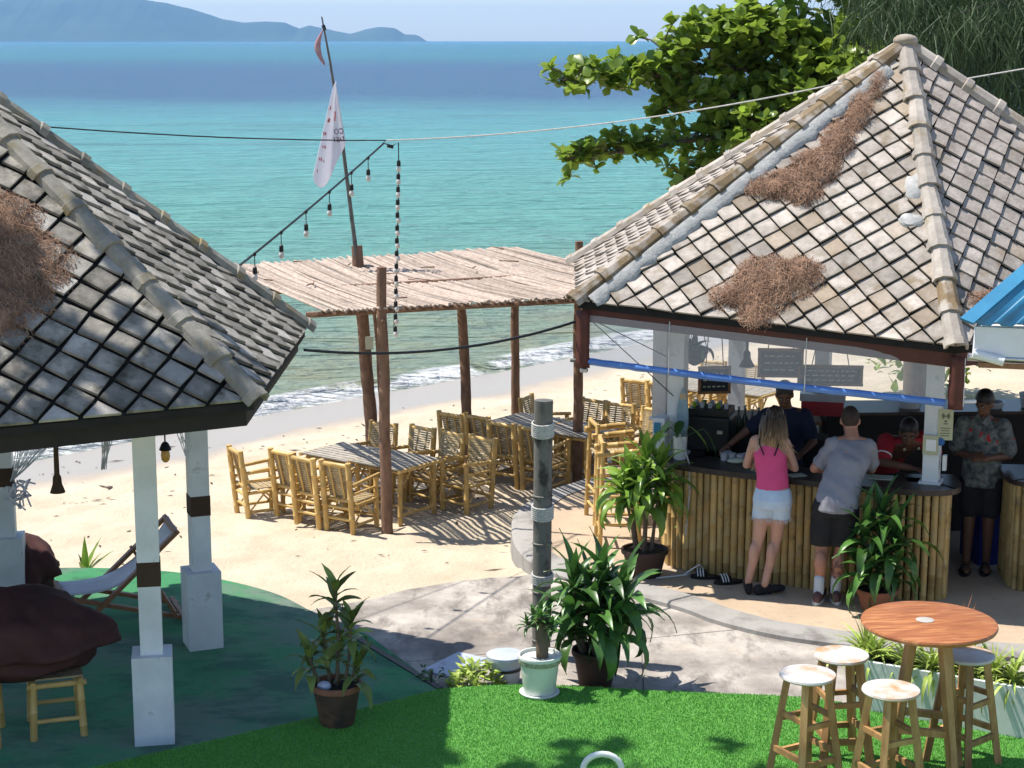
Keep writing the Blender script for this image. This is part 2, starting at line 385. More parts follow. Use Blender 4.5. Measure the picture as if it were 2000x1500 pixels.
# ---- sea
m, n, l, b = nmat('sea_water')
g = n.new('ShaderNodeNewGeometry').outputs['Position']
sp = n.new('ShaderNodeSeparateXYZ'); l.new(g, sp.inputs[0]); Yc = sp.outputs[1]
s = shore_node(n, l, g)
lg = nmath(n, l, 'LOGARITHM', nmath(n, l, 'MAXIMUM', Yc, 10), 10)      # log10 of metres off
wob = nmath(n, l, 'MULTIPLY', nmath(n, l, 'SUBTRACT', noise_n(n, l, mapping(n, l, g, (.022, .02, 1)), 1, 6), .5), .20)
lgw = nmath(n, l, 'ADD', lg, wob)
t = N(n, 'ShaderNodeMapRange'); t.inputs[1].default_value = 1.4; t.inputs[2].default_value = 4.0; l.new(lgw, t.inputs[0])
def L10(y): return (math.log10(y) - 1.4) / 2.6
far = ramp(n, l, t.outputs[0], [(L10(30), (.19, .37, .27)), (L10(55), (.13, .40, .345)), (L10(100), (.10, .38, .375)), (L10(128), (.082, .34, .38)),
                                (L10(188), (.018, .10, .235)), (L10(300), (.010, .082, .215)), (L10(390), (.012, .092, .225)), (L10(600), (.010, .165, .25)), (L10(4000), (.009, .145, .24))])
# darker sea-grass patches
pt = ramp(n, l, noise_n(n, l, mapping(n, l, g, (.05, .14, 1)), 1, 4), [(.60, (0, 0, 0)), (.70, (.5, .5, .5))])
far = mixc(n, l, pt, far, (.045, .165, .19))
sh = N(n, 'ShaderNodeMapRange'); sh.inputs[1].default_value = 1.0; sh.inputs[2].default_value = 15.0; sh.interpolation_type = 'SMOOTHSTEP'
l.new(nmath(n, l, 'ADD', s, nmath(n, l, 'MULTIPLY', noise_n(n, l, g, .5, 3), 1.5)), sh.inputs[0])
near = mixc(n, l, ramp(n, l, noise_n(n, l, mapping(n, l, g, (.8, .5, 1)), 1, 4), [(.4, (0, 0, 0)), (.6, (1, 1, 1))]), (.30, .31, .195), (.25, .315, .22))
col = mixc(n, l, sh.outputs[0], near, far)
# foam on the breaking edge
fn = noise_n(n, l, g, 1.3, 7, .72)
fr = N(n, 'ShaderNodeMapRange'); fr.inputs[1].default_value = 1.3; fr.inputs[2].default_value = .1
l.new(nmath(n, l, 'ABSOLUTE', nmath(n, l, 'SUBTRACT', s, .35)), fr.inputs[0])
big = ramp(n, l, noise_n(n, l, g, .28, 3), [(.26, (0, 0, 0)), (.44, (1, 1, 1))])
fm = ramp(n, l, nmath(n, l, 'ADD', nmath(n, l, 'MULTIPLY', nmath(n, l, 'MULTIPLY', fr.outputs[0], big), .45), nmath(n, l, 'MULTIPLY', fn, .62)), [(.54, (0, 0, 0)), (.63, (1, 1, 1))])
fm = mixc(n, l, fr.outputs[0], (0.0, 0.0, 0.0), fm)
col = mixc(n, l, fm, col, (.72, .73, .72))
l.new(col, b.inputs['Base Color'])
rg = nmath(n, l, 'ADD', nmath(n, l, 'MULTIPLY', fm, .6), .22); l.new(rg, b.inputs['Roughness'])
b.inputs['IOR'].default_value = 1.33; b.inputs['Specular IOR Level'].default_value = .10
wv0 = nmath(n, l, 'MULTIPLY', noise_n(n, l, mapping(n, l, g, (.28, 1.0, 1)), 1, 5, .6), 2.2)
wv = nmath(n, l, 'ADD', noise_n(n, l, mapping(n, l, g, (.8, 2.6, 1)), 1, 6, .62), nmath(n, l, 'MULTIPLY', noise_n(n, l, mapping(n, l, g, (.07, .22, 1)), 1, 5, .62), 3.5))
wv = nmath(n, l, 'ADD', wv, wv0)
bp = n.new('ShaderNodeBump'); bp.inputs['Strength'].default_value = 1.0; bp.inputs['Distance'].default_value = 1.0
l.new(wv, bp.inputs['Height']); l.new(bp.outputs[0], b.inputs['Normal'])
M['sea'] = m
xs = np.concatenate([[-14000, -6000, -2500, -1000, -400, -150, -70, -40, -28], np.arange(-20, 10.01, .25), [14, 20, 40, 90, 200, 500, 1500, 5000, 14000]])
ys = np.concatenate([[19], np.arange(20, 48.01, .2), np.arange(48.5, 90, 1.0), [95, 105, 120, 140, 170, 220, 300, 450, 700, 1200, 2500, 6000, 14000]])
def wzf(x, y):
    z = -.6
    if abs(x) < 22 and y < 92:
        s_ = shore(x, y); k = min(1, max(0, s_ / 4)) * min(1, (92 - y) / 30)
        z += .05 * k * math.sin(s_ * 1.5 + 2.2 * mnoise.noise(V(x * .15, y * .15, 2))) * (.5 + .8 * mnoise.noise(V(x * .25, y * .25, 7)))
        z += .10 * math.exp(-((s_ - .55 - .5 * mnoise.noise(V(x * .25, y * .25, 1))) / .35) ** 2)
    return z
tag(obj('sea', grid_mesh('sea', xs, ys, wzf), M['sea']), None, None, kind='structure')

# ---- far hills across the bay
M['forest'] = mat('forest_hills', (.055, .085, .045), (.03, .055, .03), .004, .95, obj_coords=False, c3=(.12, .12, .09), s3=.003, t3=(.62, .72))
prof = [(-700, 60), (-500, 45), (-300, 22), (-120, 10), (0, 5), (60, 1), (150, -4), (240, -3), (300, 3), (340, 9), (400, 24), (445, 38), (485, 45), (530, 43), (565, 45), (592, 56), (612, 50),
        (645, 57), (690, 66), (720, 57), (745, 53), (775, 55), (795, 67), (815, 67), (826, 72), (836, 80)]
Dh = 10000.0
px = np.array([p[0] for p in prof], float); py = np.array([p[1] for p in prof], float)
hx = np.arange(-700, 837, 4.0); hy = np.interp(hx, px, py)
rows = [(-700, -.02), (-500, .25), (-330, .5), (-150, .8), (0, 1.0), (200, .8), (600, -.02)]
vs_ = []; fs_ = []
for i, (xx, yy) in enumerate(zip(hx, hy)):
    H = (80 - yy) / 3500 * Dh * 1.02
    for dy, k in rows:
        nz_ = mnoise.noise(V(xx * .03, dy * .004, 1)) * .12 + mnoise.noise(V(xx * .12, dy * .01, 4)) * .05
        h = H * k * (1 + (nz_ if k < 1 else nz_ * .18))
        vs_.append(((xx - 1000) / 3500 * Dh * 1.0, Dh + dy * (.3 + H / 300), -.6 + h))
nr = len(rows)
for i in range(len(hx) - 1):
    for k in range(nr - 1): fs_.append((i * nr + k, (i + 1) * nr + k, (i + 1) * nr + k + 1, i * nr + k + 1))
hb = MB(); hb.add(vs_, fs_)
tag(hb.build('hills', M['forest'], smooth=180), None, None, kind='structure')

# ---- haze over the bay
hz = MB(); hz.box((0, 7500, 140), (29000, 15400, 290))
m = bpy.data.materials.new('haze_air'); m.use_nodes = True; m.node_tree.nodes.clear()
o_ = m.node_tree.nodes.new('ShaderNodeOutputMaterial'); pv = m.node_tree.nodes.new('ShaderNodeVolumePrincipled')
pv.inputs['Density'].default_value = 0.00008; pv.inputs['Color'].default_value = (.30, .58, 1.0, 1); pv.inputs['Anisotropy'].default_value = .0
m.node_tree.links.new(pv.outputs[0], o_.inputs['Volume'])
ho = hz.build('haze', m); tag(ho, 'thin blue sea haze over the bay', 'haze', kind='stuff')

# ---- smooth polyline
def catmull(P, k=6, closed=False):
    out = []; n_ = len(P)
    for i in range(n_ if closed else n_ - 1):
        p0, p1, p2, p3 = [V3(P[(i + d) % n_ if closed else min(max(i + d, 0), n_ - 1)]) for d in (-1, 0, 1, 2)]
        for j in range(k):
            t_ = j / k
            out.append(.5 * ((2 * p1) + (p2 - p0) * t_ + (2 * p0 - 5 * p1 + 4 * p2 - p3) * t_ ** 2 + (3 * p1 - p0 - 3 * p2 + p3) * t_ ** 3))
    if not closed: out.append(V3(P[-1]))
    return out

# ---- concrete pavement
m, n, l, b = nmat('old_concrete')
g = n.new('ShaderNodeNewGeometry').outputs['Position']
c = ramp(n, l, noise_n(n, l, g, 1.4, 7, .65), [(.34, (.19, .165, .145)), (.50, (.32, .285, .25)), (.64, (.47, .42, .37))])
c = mixc(n, l, ramp(n, l, noise_n(n, l, g, .75, 5, .6), [(.55, (0, 0, 0)), (.72, (.8, .8, .8))]), c, (.45, .36, .27))
c = mixc(n, l, ramp(n, l, noise_n(n, l, mapping(n, l, g, (2.4, .9, 1)), 1.6, 7, .7), [(.50, (0, 0, 0)), (.64, (.8, .8, .8))]), c, (.14, .122, .108))
l.new(c, b.inputs['Base Color']); b.inputs['Roughness'].default_value = .85; b.inputs['Specular IOR Level'].default_value = .25
bp = n.new('ShaderNodeBump'); bp.inputs['Strength'].default_value = .35; bp.inputs['Distance'].default_value = .02
l.new(noise_n(n, l, g, 22, 6, .7), bp.inputs['Height']); l.new(bp.outputs[0], b.inputs['Normal'])
M['concrete'] = m
edge = catmull([(-1.75, 14.75), (-1.21, 15.05), (-1.0, 15.27), (-.46, 15.58), (.22, 15.80), (.9, 16.2)], 5)
edge = [(p.x + .03 * mnoise.noise(V(p.x * 6, p.y * 6, 0)), p.y + .05 * mnoise.noise(V(p.x * 5, p.y * 5, 4))) for p in [V(q[0], q[1], 0) for q in edge]]
# slabs: each pour is its own piece with recessed joints
pav = MB().prism([(-1.75, 14.7), *edge[1:-1], (.9, 16.2), (14, 16.2), (14, 6), (-1.2, 6), (-1.2, 12.6)][::-1], -.20, -.012).build('pavement', M['concrete'])
tag(pav, None, None, kind='structure')
def clip_poly(poly, a, b_):
    """keep the part left of line a->b"""
    out = []
    def side(p): return (b_[0] - a[0]) * (p[1] - a[1]) - (b_[1] - a[1]) * (p[0] - a[0])
    for i in range(len(poly)):
        p, q = poly[i], poly[(i + 1) % len(poly)]; sp_, sq = side(p), side(q)
        if sp_ >= 0: out.append(p)
        if sp_ * sq < 0:
            t_ = sp_ / (sp_ - sq); out.append((p[0] + (q[0] - p[0]) * t_, p[1] + (q[1] - p[1]) * t_))
    return out
base = [(-1.75, 14.7), (-1.2, 12.5), (-1.2, 9), (9, 9), (9, 16.2), (.9, 16.2), *[tuple(e) for e in edge[-2:0:-1]]]
cuts = [((-1.8, 13.15), (9, 16.3)), ((.75, 9), (1.25, 17)), ((2.6, 9), (3.0, 17))]
polys = [base]
for a, b_ in cuts:
    d = V(b_[0] - a[0], b_[1] - a[1], 0).normalized(); nn = V(-d.y, d.x, 0) * .006
    new = []
    for pl in polys:
        for sg in (1, -1):
            aa = (a[0] + nn.x * sg, a[1] + nn.y * sg); bb = (b_[0] + nn.x * sg, b_[1] + nn.y * sg)
            q = clip_poly(pl, aa, bb) if sg > 0 else clip_poly(pl, bb, aa)
            if len(q) >= 3: new.append(q)
    polys = new
for q in polys: MB().prism(q, -.012 + .0005, 0).build('slab', M['concrete'], pav)

# ---- bar terrace with grey concrete rim
m, n, l, b = nmat('sandy_screed')
g = n.new('ShaderNodeNewGeometry').outputs['Position']
c = ramp(n, l, noise_n(n, l, g, 1.6, 6, .6), [(.3, (.36, .27, .185)), (.7, (.49, .375, .26))])
c = mixc(n, l, ramp(n, l, noise_n(n, l, g, 6, 6, .7), [(.56, (0, 0, 0)), (.72, (.7, .7, .7))]), c, (.25, .20, .155))
l.new(c, b.inputs['Base Color']); b.inputs['Roughness'].default_value = .9
bp = n.new('ShaderNodeBump'); bp.inputs['Strength'].default_value = .3; bp.inputs['Distance'].default_value = .02
l.new(noise_n(n, l, g, 25, 5, .7), bp.inputs['Height']); l.new(bp.outputs[0], b.inputs['Normal'])
M['screed'] = m
M['rim'] = mat('grey_rim_concrete', (.37, .35, .325), (.25, .235, .215), 2.5, .9, .5, 20, c3=(.17, .155, .14), s3=2.5, t3=(.5, .66))
rimp = catmull([(1.7, 20.5), (.79, 19.2), (.33, 18.59), (.05, 17.79), (.02, 17.02), (.07, 16.48), (.24, 15.95), (.65, 15.42), (1.2, 14.96), (1.49, 14.68), (1.72, 14.37), (2.1, 14.04), (2.48, 13.84), (2.87, 13.71), (4, 13.45), (6, 13.2), (9, 13.1)], 5)
ter = MB().prism([(p.x, p.y) for p in rimp] + [(9, 22), (4, 22)], -.3, .045).build('bar_terrace', M['screed'])
tag(ter, None, None, kind='structure')
rb = MB(); out = []; inn = []
for i, p in enumerate(rimp):
    d = (rimp[min(i + 1, len(rimp) - 1)] - rimp[max(i - 1, 0)]).normalized(); nn = V(-d.y, d.x, 0)
    wv_ = .27 + .03 * mnoise.noise(V(p.x * 2, p.y * 2, 0))
    out.append(p - nn * .02); inn.append(p + nn * wv_)
k = len(rimp); vs_ = []
for a, b_ in zip(out, inn):
    ins = (b_ - a).normalized()
    vs_ += [(a.x - ins.x * .015, a.y - ins.y * .015, -.28), (a.x, a.y, .035), (a.x + ins.x * .03, a.y + ins.y * .03, .055), (b_.x, b_.y, .055 + .008 * mnoise.noise(V(b_.x * 3, b_.y * 3, 2))), (b_.x, b_.y, .04)]
rb.add(vs_, [(i * 5 + j, i * 5 + j + 1, (i + 1) * 5 + j + 1, (i + 1) * 5 + j) for i in range(k - 1) for j in range(4)])
rb.build('rim', M['rim'], ter, smooth=40)

# ---- green carpet under the left pavilion
m, n, l, b = nmat('green_carpet')
g = n.new('ShaderNodeNewGeometry').outputs['Position']
c = ramp(n, l, noise_n(n, l, g, 60, 3, .7), [(.3, (.032, .155, .062)), (.7, (.065, .25, .10))])
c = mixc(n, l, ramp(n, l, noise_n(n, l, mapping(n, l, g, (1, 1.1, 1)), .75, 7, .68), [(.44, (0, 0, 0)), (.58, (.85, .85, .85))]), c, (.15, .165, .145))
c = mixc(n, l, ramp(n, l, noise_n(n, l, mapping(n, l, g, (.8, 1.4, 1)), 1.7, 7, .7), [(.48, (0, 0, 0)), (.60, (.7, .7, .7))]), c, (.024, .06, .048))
l.new(c, b.inputs['Base Color']); b.inputs['Roughness'].default_value = .95; b.inputs['Specular IOR Level'].default_value = .1
b.inputs['Sheen Weight'].default_value = .25; b.inputs['Sheen Tint'].default_value = (.4, .9, .6, 1)
bp = n.new('ShaderNodeBump'); bp.inputs['Strength'].default_value = .6; bp.inputs['Distance'].default_value = .008
l.new(nmath(n, l, 'ADD', noise_n(n, l, g, 160, 2), nmath(n, l, 'MULTIPLY', noise_n(n, l, g, 3, 3), 2)), bp.inputs['Height']); l.new(bp.outputs[0], b.inputs['Normal'])
M['carpet'] = m
cp = [tuple(p)[:2] for p in catmull([(-9, 15.3), (-6, 15.6), (-4.41, 15.81), (-3.61, 15.81), (-3.03, 15.68), (-2.52, 15.41), (-2.06, 15.04), (-1.74, 14.61)], 6)]
car = MB().prism((cp + [(-1.17, 13.94), (-.53, 12.71), (-.2, 12.0), (-.2, 8.5), (-9, 8.5)])[::-1], -.18, .05).build('green_carpet', M['carpet'])
tag(car, None, None, kind='structure')
MB().beam((-1.55, 14.33, .022), (-.535, 12.70, .022), .05, .075).build('rubber_edging', M['black'], car)

# ---- artificial lawn with blades
m, n, l, b = nmat('lawn_backing')
g = n.new('ShaderNodeNewGeometry').outputs['Position']
c = ramp(n, l, noise_n(n, l, g, 30, 4, .7), [(.3, (.05, .17, .02)), (.7, (.09, .28, .04))])
l.new(c, b.inputs['Base Color']); b.inputs['Roughness'].default_value = .8
M['lawn'] = m
LAWN = [(-3.9, 10.2)] + [(p.x, p.y) for p in catmull([(-3.6, 10.4), (-2.75, 11.06), (-2.02, 11.54), (-1.37, 11.96), (-1.09, 12.11), (-.74, 12.36), (-.49, 12.52), (0, 12.6), (.45, 12.57), (1.12, 12.47), (2.05, 12.36), (2.42, 12.22), (2.9, 11.98), (3.6, 11.55), (6, 10.1)], 5)] + [(6, 6.5), (-3.9, 6.5)]
lawn = MB().prism(LAWN[::-1], -.1, .12).build('lawn', M['lawn'])
tag(lawn, None, None, kind='structure')
ec = MB(); ec.tube([(p[0] - .012, p[1] + .012, .058) for p in LAWN[8:26]], .011, 6); ec.build('edge_cord', M['rope_white'], lawn)
m, n, l, b = nmat('grass_blade')
g = n.new('ShaderNodeNewGeometry').outputs['Position']
c = ramp(n, l, noise_n(n, l, g, 90, 2, .7), [(.3, (.075, .25, .03)), (.55, (.14, .42, .055)), (.75, (.26, .55, .11))])
c = mixc(n, l, ramp(n, l, noise_n(n, l, g, 2.5, 4, .6), [(.45, (0, 0, 0)), (.7, (.45, .45, .45))]), c, (.16, .44, .06))
l.new(c, b.inputs['Base Color']); b.inputs['Roughness'].default_value = .55
M['blade'] = m
def in_poly(px_, py_, poly):
    c_ = np.zeros(len(px_), bool); j = len(poly) - 1
    for i in range(len(poly)):
        xi, yi = poly[i]; xj, yj = poly[j]
        if yi != yj: c_ ^= ((yi > py_) != (yj > py_)) & (px_ < (xj - xi) * (py_ - yi) / (yj - yi) + xi)
        j = i
    return c_
rs = np.random.RandomState(3)
gx = rs.uniform(-3.9, 4.3, 420000); gy = rs.uniform(9.4, 12.65, 420000)
k_ = in_poly(gx, gy, LAWN); gx, gy = gx[k_], gy[k_]; nb = len(gx)
an = rs.uniform(0, 6.283, nb); hh = rs.uniform(.008, .018, nb); wd = rs.uniform(.0018, .0034, nb); ln = rs.uniform(0, .010, nb); la = rs.uniform(0, 6.283, nb)
dx, dy = np.cos(an) * wd, np.sin(an) * wd
v = np.stack([np.stack([gx - dx, gy - dy, np.full(nb, .119)], -1), np.stack([gx + dx, gy + dy, np.full(nb, .119)], -1),
              np.stack([gx + np.cos(la) * ln, gy + np.sin(la) * ln, .12 + hh], -1)], 1).reshape(-1, 3)
me = bpy.data.meshes.new('grass'); me.vertices.add(len(v)); me.vertices.foreach_set('co', v.ravel().astype(np.float32))
me.loops.add(nb * 3); me.loops.foreach_set('vertex_index', np.arange(nb * 3, dtype=np.int32))
me.polygons.add(nb); me.polygons.foreach_set('loop_start', np.arange(0, nb * 3, 3, dtype=np.int32)); me.update(calc_edges=True); me.validate()
tag(obj('grass', me, M['blade']), 'short bright green artificial turf blades on the lawn', 'grass', kind='stuff')

# ---- dry leaves and twigs washed up on the sand
lb = MB()
for i in range(330):
    u = rnd.random()
    if i < 170:   # wrack line
        ll = rnd.uniform(-1, 12); s_ = rnd.gauss(-2.9, .55); p = SH0 + V(.685, .728, 0) * ll + SHN * s_
    else: p = V(rnd.uniform(-6, 1.5), rnd.uniform(16.2, 24), 0)
    z = szf(p.x, p.y) + .006; a = rnd.uniform(0, 6.28); L = rnd.uniform(.015, .06) * (2.2 if u < .08 else 1)
    d = V(math.cos(a), math.sin(a), 0) * L; q = V(-d.y, d.x, 0) * rnd.uniform(.12, .35)
    lb.add([p - d + V(0, 0, z), p + q + V(0, 0, z + .006), p + d + V(0, 0, z + .003), p - q + V(0, 0, z + .004)], [(0, 3, 2, 1)])
M['litter'] = mat('dry_leaf_litter', (.10, .065, .04), (.05, .035, .025), 9, .9)
tag(lb.build('leaf_litter', M['litter']), 'scattered dry leaves and twigs along the wrack line', 'litter', kind='stuff')
# ================================================================ TILED ROOFS
def clip_plane(poly, a, b_): return clip_poly(poly, a, b_)
def area2(p): return abs(sum(p[i][0] * p[(i + 1) % len(p)][1] - p[(i + 1) % len(p)][0] * p[i][1] for i in range(len(p)))) / 2
def tiles_on_face(roof, A, B, C, diag, gap, thick, tmat, as_parts, stuff, vsq=1.0):
    """A,B eave corners (A left seen from outside), C apex; square tiles laid point down"""
    A, B, C = V(*A), V(*B), V(*C)
    u = (B - A).normalized(); nrm = u.cross(C - A).normalized(); v = nrm.cross(u)
    def uv(P): d = P - A; return (d.dot(u), d.dot(v))
    tri = [uv(A), uv(B), uv(C)]
    H = tri[2][1]; W = tri[1][0]; h = diag / 2; hv = h * vsq
    full = None
    r_ = 0; row = -1
    made = []
    nrow = int(H / hv) + 3
    for row in range(-1, nrow):
        cy = row * hv; off = (row % 2) * h
        for kx in range(-2, int(W / diag) + 3):
            cx = kx * diag + off
            g = gap
            dm = [(cx - h + g, cy), (cx, cy - hv + g), (cx + h - g, cy), (cx, cy + hv - g)]
            q = dm
            for e in ((tri[0], tri[1]), (tri[1], tri[2]), (tri[2], tri[0])):
                q = clip_poly(q, *e)
                if len(q) < 3: break
            if len(q) < 3 or area2(q) < .0016: continue
            made.append((cx, cy, q))
    base = Matrix((u, v, nrm)).transposed().to_4x4(); 
    for cx, cy, q in made:
        jit = rnd.uniform(-.006, .006); tilt = rnd.uniform(.6, 1.3) * thick * .9; rot = rnd.gauss(0, .04)
        def hz_(y): return (cy + hv - y) / (2 * hv) * (tilt + thick)      # lower tip rides up over the course below
        mb = MB(); k = len(q)
        cr, sr = math.cos(rot), math.sin(rot)
        qq = [(cx + (x - cx) * cr - (y - cy) * sr, cy + (x - cx) * sr + (y - cy) * cr) for x, y in q]
        cen = A + u * cx + v * cy
        top = []; bot = []
        for (x, y), (x0, y0) in zip(qq, q):
            p = A + u * x + v * y - cen
            top.append(p + nrm * (hz_(y0) + thick + jit)); bot.append(p + nrm * (hz_(y0) + jit - .002))
        vs_ = bot + top
        fs_ = [tuple(range(k - 1, -1, -1)), tuple(range(k, 2 * k))] + [(i, (i + 1) % k, k + (i + 1) % k, k + i) for i in range(k)]
        if as_parts[0] > 0:
            as_parts[0] -= 1
            mb.add(vs_, fs_); me = mb.mesh('tile'); me.materials.append(tmat)
            inst('tile', me, roof, Matrix.Translation(cen))
        else:
            stuff.add([p + cen for p in vs_], fs_)
def hip_tiles(parent, P0, P1, nA, nB, r, seg, mats, stuff=None):
    """capping tiles from eave P0 up to apex P1"""
    P0, P1 = V(*P0), V(*P1); d = P1 - P0; L = d.length; d.normalize()
    up = (V(*nA) + V(*nB)).normalized(); up = (up - d * up.dot(d)).normalized(); x = d.cross(up).normalized()
    cnt = max(2, int(round(L / seg))); sl_ = L / cnt
    arc = [R(a) for a in (-100, -62, -22, 22, 62, 100)]
    for i in range(cnt):
        a = P0 + d * (sl_ * i); mb = MB(); rr = r * rnd.uniform(.94, 1.05); yaw = rnd.gauss(0, .025)
        dd = (d + x * yaw).normalized(); xx = dd.cross(up).normalized()
        secs = [(-.03, 1.20), (.035, 1.20), (.045, 1.04), (sl_ * .55, .98), (sl_ + .02, .90)]
        vs_ = []; n_ = len(arc)
        for t_, k in secs:
            for th in arc: vs_.append(a + dd * t_ + xx * math.sin(th) * rr * k + up * (math.cos(th) * rr * k * .85 - rr * .12))
        for t_, k in (secs[0], secs[-1]):
            for th in arc: vs_.append(a + dd * t_ + xx * math.sin(th) * rr * k * .78 + up * (math.cos(th) * rr * k * .62 - rr * .12))
        fs_ = []
        for s_ in range(len(secs) - 1):
            for j in range(n_ - 1): fs_.append((s_ * n_ + j, s_ * n_ + j + 1, (s_ + 1) * n_ + j + 1, (s_ + 1) * n_ + j))
        o1 = len(secs) * n_; o2 = o1 + n_
        for j in range(n_ - 1):
            fs_.append((j + 1, j, o1 + j, o1 + j + 1)); fs_.append((o1 + j + 1, o1 + j, o2 + j, o2 + j + 1))
        mb.add([p - a for p in vs_], fs_)
        me = mb.mesh('hip_tile', 30); me.materials.append(mats[i % len(mats)] if isinstance(mats, list) else mats)
        inst('hip_tile', me, parent, Matrix.Translation(a))
def face_n(A, B, C): return (V(*B) - V(*A)).cross(V(*C) - V(*A)).normalized()
def needle_pile(label, A, B, C, blobs, nstr, seed, lift=.03):
    """matted fallen needles lying on a roof face; blobs = (u, v, ru, rv) in metres on the face"""
    rr = random.Random(seed); A, B, C = V(*A), V(*B), V(*C)
    u = (B - A).normalized(); nrm = u.cross(C - A).normalized(); v = nrm.cross(u)
    mb = MB(); tot = sum(b_[2] * b_[3] for b_ in blobs)
    for (bu, bv, ru, rv) in blobs:
        for i in range(int(nstr * ru * rv / tot)):
            a = rr.uniform(0, 6.28); q = rr.random() ** .5
            q *= 1 + .30 * mnoise.noise(V(math.cos(a) * 2.2, math.sin(a) * 2.2, seed + bu))
            cu = bu + math.cos(a) * q * ru; cv = bv + math.sin(a) * q * rv
            hh_ = lift + .075 * max(0, 1 - q * q) * rr.random() * 1.4
            L = rr.uniform(.05, .15); th = rr.gauss(-1.2, .75) + (0 if rr.random() < .5 else math.pi); w_ = rr.uniform(.0012, .0026)
            d = u * math.cos(th) + v * math.sin(th); s_ = d.cross(nrm)
            p = A + u * cu + v * cv + nrm * hh_; bend = nrm * rr.uniform(-.02, .035); sid = s_ * rr.uniform(-.03, .03)
            mb.add([p - d * L / 2 - s_ * w_, p - d * L / 2 + s_ * w_, p + bend + sid + s_ * w_, p + bend + sid - s_ * w_, p + d * L / 2], [(0, 1, 2, 3), (3, 2, 4)])
        # matted underside
        k = 16; ring = []; 
        for j in range(k):
            a = 6.283 * j / k; q = .86 * (1 + .30 * mnoise.noise(V(math.cos(a) * 2.2, math.sin(a) * 2.2, seed + bu)))
            ring.append(A + u * (bu + math.cos(a) * ru * q) + v * (bv + math.sin(a) * rv * q) + nrm * (lift - .012))
        mid = [(A + u * bu + v * bv) .lerp(p, .55) + nrm * .03 for p in ring]
        mb.add(ring + mid + [A + u * bu + v * bv + nrm * (lift + .04)], [(j, (j + 1) % k, k + (j + 1) % k, k + j) for j in range(k)] + [(k + j, k + (j + 1) % k, 2 * k) for j in range(k)])
    o = mb.build('needle_litter', M['needles']); tag(o, label, 'needle litter'); return o

# ---------------------------------------------------------------- left pavilion (hexagonal)
PC = V(-4.17, 12.72, 0); PR = 2.9; PZ = 2.52; AP = V(-4.20, 12.72, 4.80)
def hexv(r, k, z): a = R(-30 + 60 * k); return V(PC.x + r * math.cos(a), PC.y + r * math.sin(a), z)
pav_l = thing('pavilion', 'hexagonal open pavilion with dirty grey diamond tiled roof and white posts', 'pavilion', (PC.x, PC.y, .05))
EV = [hexv(PR, k, PZ) for k in range(6)]
dk = MB()
dk.add([*EV, AP, *[e + V(0, 0, -.05) for e in EV], AP + V(0, 0, -.05)], [(k, (k + 1) % 6, 6) for k in range(6)] + [(7 + (k + 1) % 6, 7 + k, 13) for k in range(6)] + [(k, 7 + k, 7 + (k + 1) % 6, (k + 1) % 6) for k in range(6)])
roof_l = dk.build('roof', M['deck_dark'], pav_l, world=True)
budget = [300]; st_l = MB()
for k in (5, 0, 1, 4, 3, 2):
    tiles_on_face(roof_l, EV[k], EV[(k + 1) % 6], AP, .272, .0165, .020, M['tile_grey'], budget if k in (5, 0, 1) else [0], st_l)
so = st_l.build('tile_field', M['tile_grey_field'], roof_l, world=True); so['kind'] = 'stuff'
for k in range(6):
    nA = face_n(EV[(k - 1) % 6], EV[k], AP); nB = face_n(EV[k], EV[(k + 1) % 6], AP)
    dout = (EV[k] - PC).normalized(); 
    hip_tiles(roof_l, EV[k] + V(dout.x, dout.y, 0) * .03 + V(0, 0, .03), AP + V(0, 0, .03), nA, nB, .082, .36, M['hip_grey'])
for k in range(6):
    a, b_ = EV[k], EV[(k + 1) % 6]; c0 = (PC - (a + b_) / 2); c0.z = 0; c0.normalize()
    e = (b_ - a).normalized() * .03
    mb = MB(); mb.beam(a + c0 * .07 + V(0, 0, -.105) + e, b_ + c0 * .07 + V(0, 0, -.105) - e, .035, .11); mb.build('fascia', M['fascia'], pav_l, world=True)
    mb = MB(); q0 = hexv(1.96, k, 2.62); q1 = hexv(1.96, (k + 1) % 6, 2.62); mb.beam(q0, q1, .08, .12); mb.build('ring_beam', M['white_paint'], pav_l, world=True)
    mb = MB(); mb.beam(hexv(.1, k, 4.58), hexv(2.75, k, 2.50), .06, .09); mb.build('rafter', M['fascia'], pav_l, world=True)
for k, (zb, th) in zip(range(6), ((1.25, .17), (1.21, .16), (1.20, .16), (1.2, .17), (1.22, .17), (1.2, .17))):
    p = hexv(1.96, k, .05) + V(-.11 if k == 2 else 0, 0, 0); a = R(22 if k == 1 else 10)
    m3 = Matrix.Rotation(a, 3, 'Z')
    po = MB().box((p.x, p.y, 1.50), (.150, .150, 2.24), m3).build('post', M['white_paint'], pav_l, world=True)
    MB().box((p.x, p.y, .05 + .315), (.27, .27, .63), m3).build('plinth', M['white_paint'], po, world=True)
    MB().box((p.x, p.y, zb), (.158, .158, th), m3).build('wrap', M['rope_brown'], po, world=True)
needle_pile('brown dead needle litter matted on the grey pavilion roof', EV[5], EV[0], AP, [(1.62, 1.28, .40, .42), (1.66, 1.66, .26, .24), (1.48, .86, .22, .20), (1.2, 1.3, .3, .4)], 5600, 5)

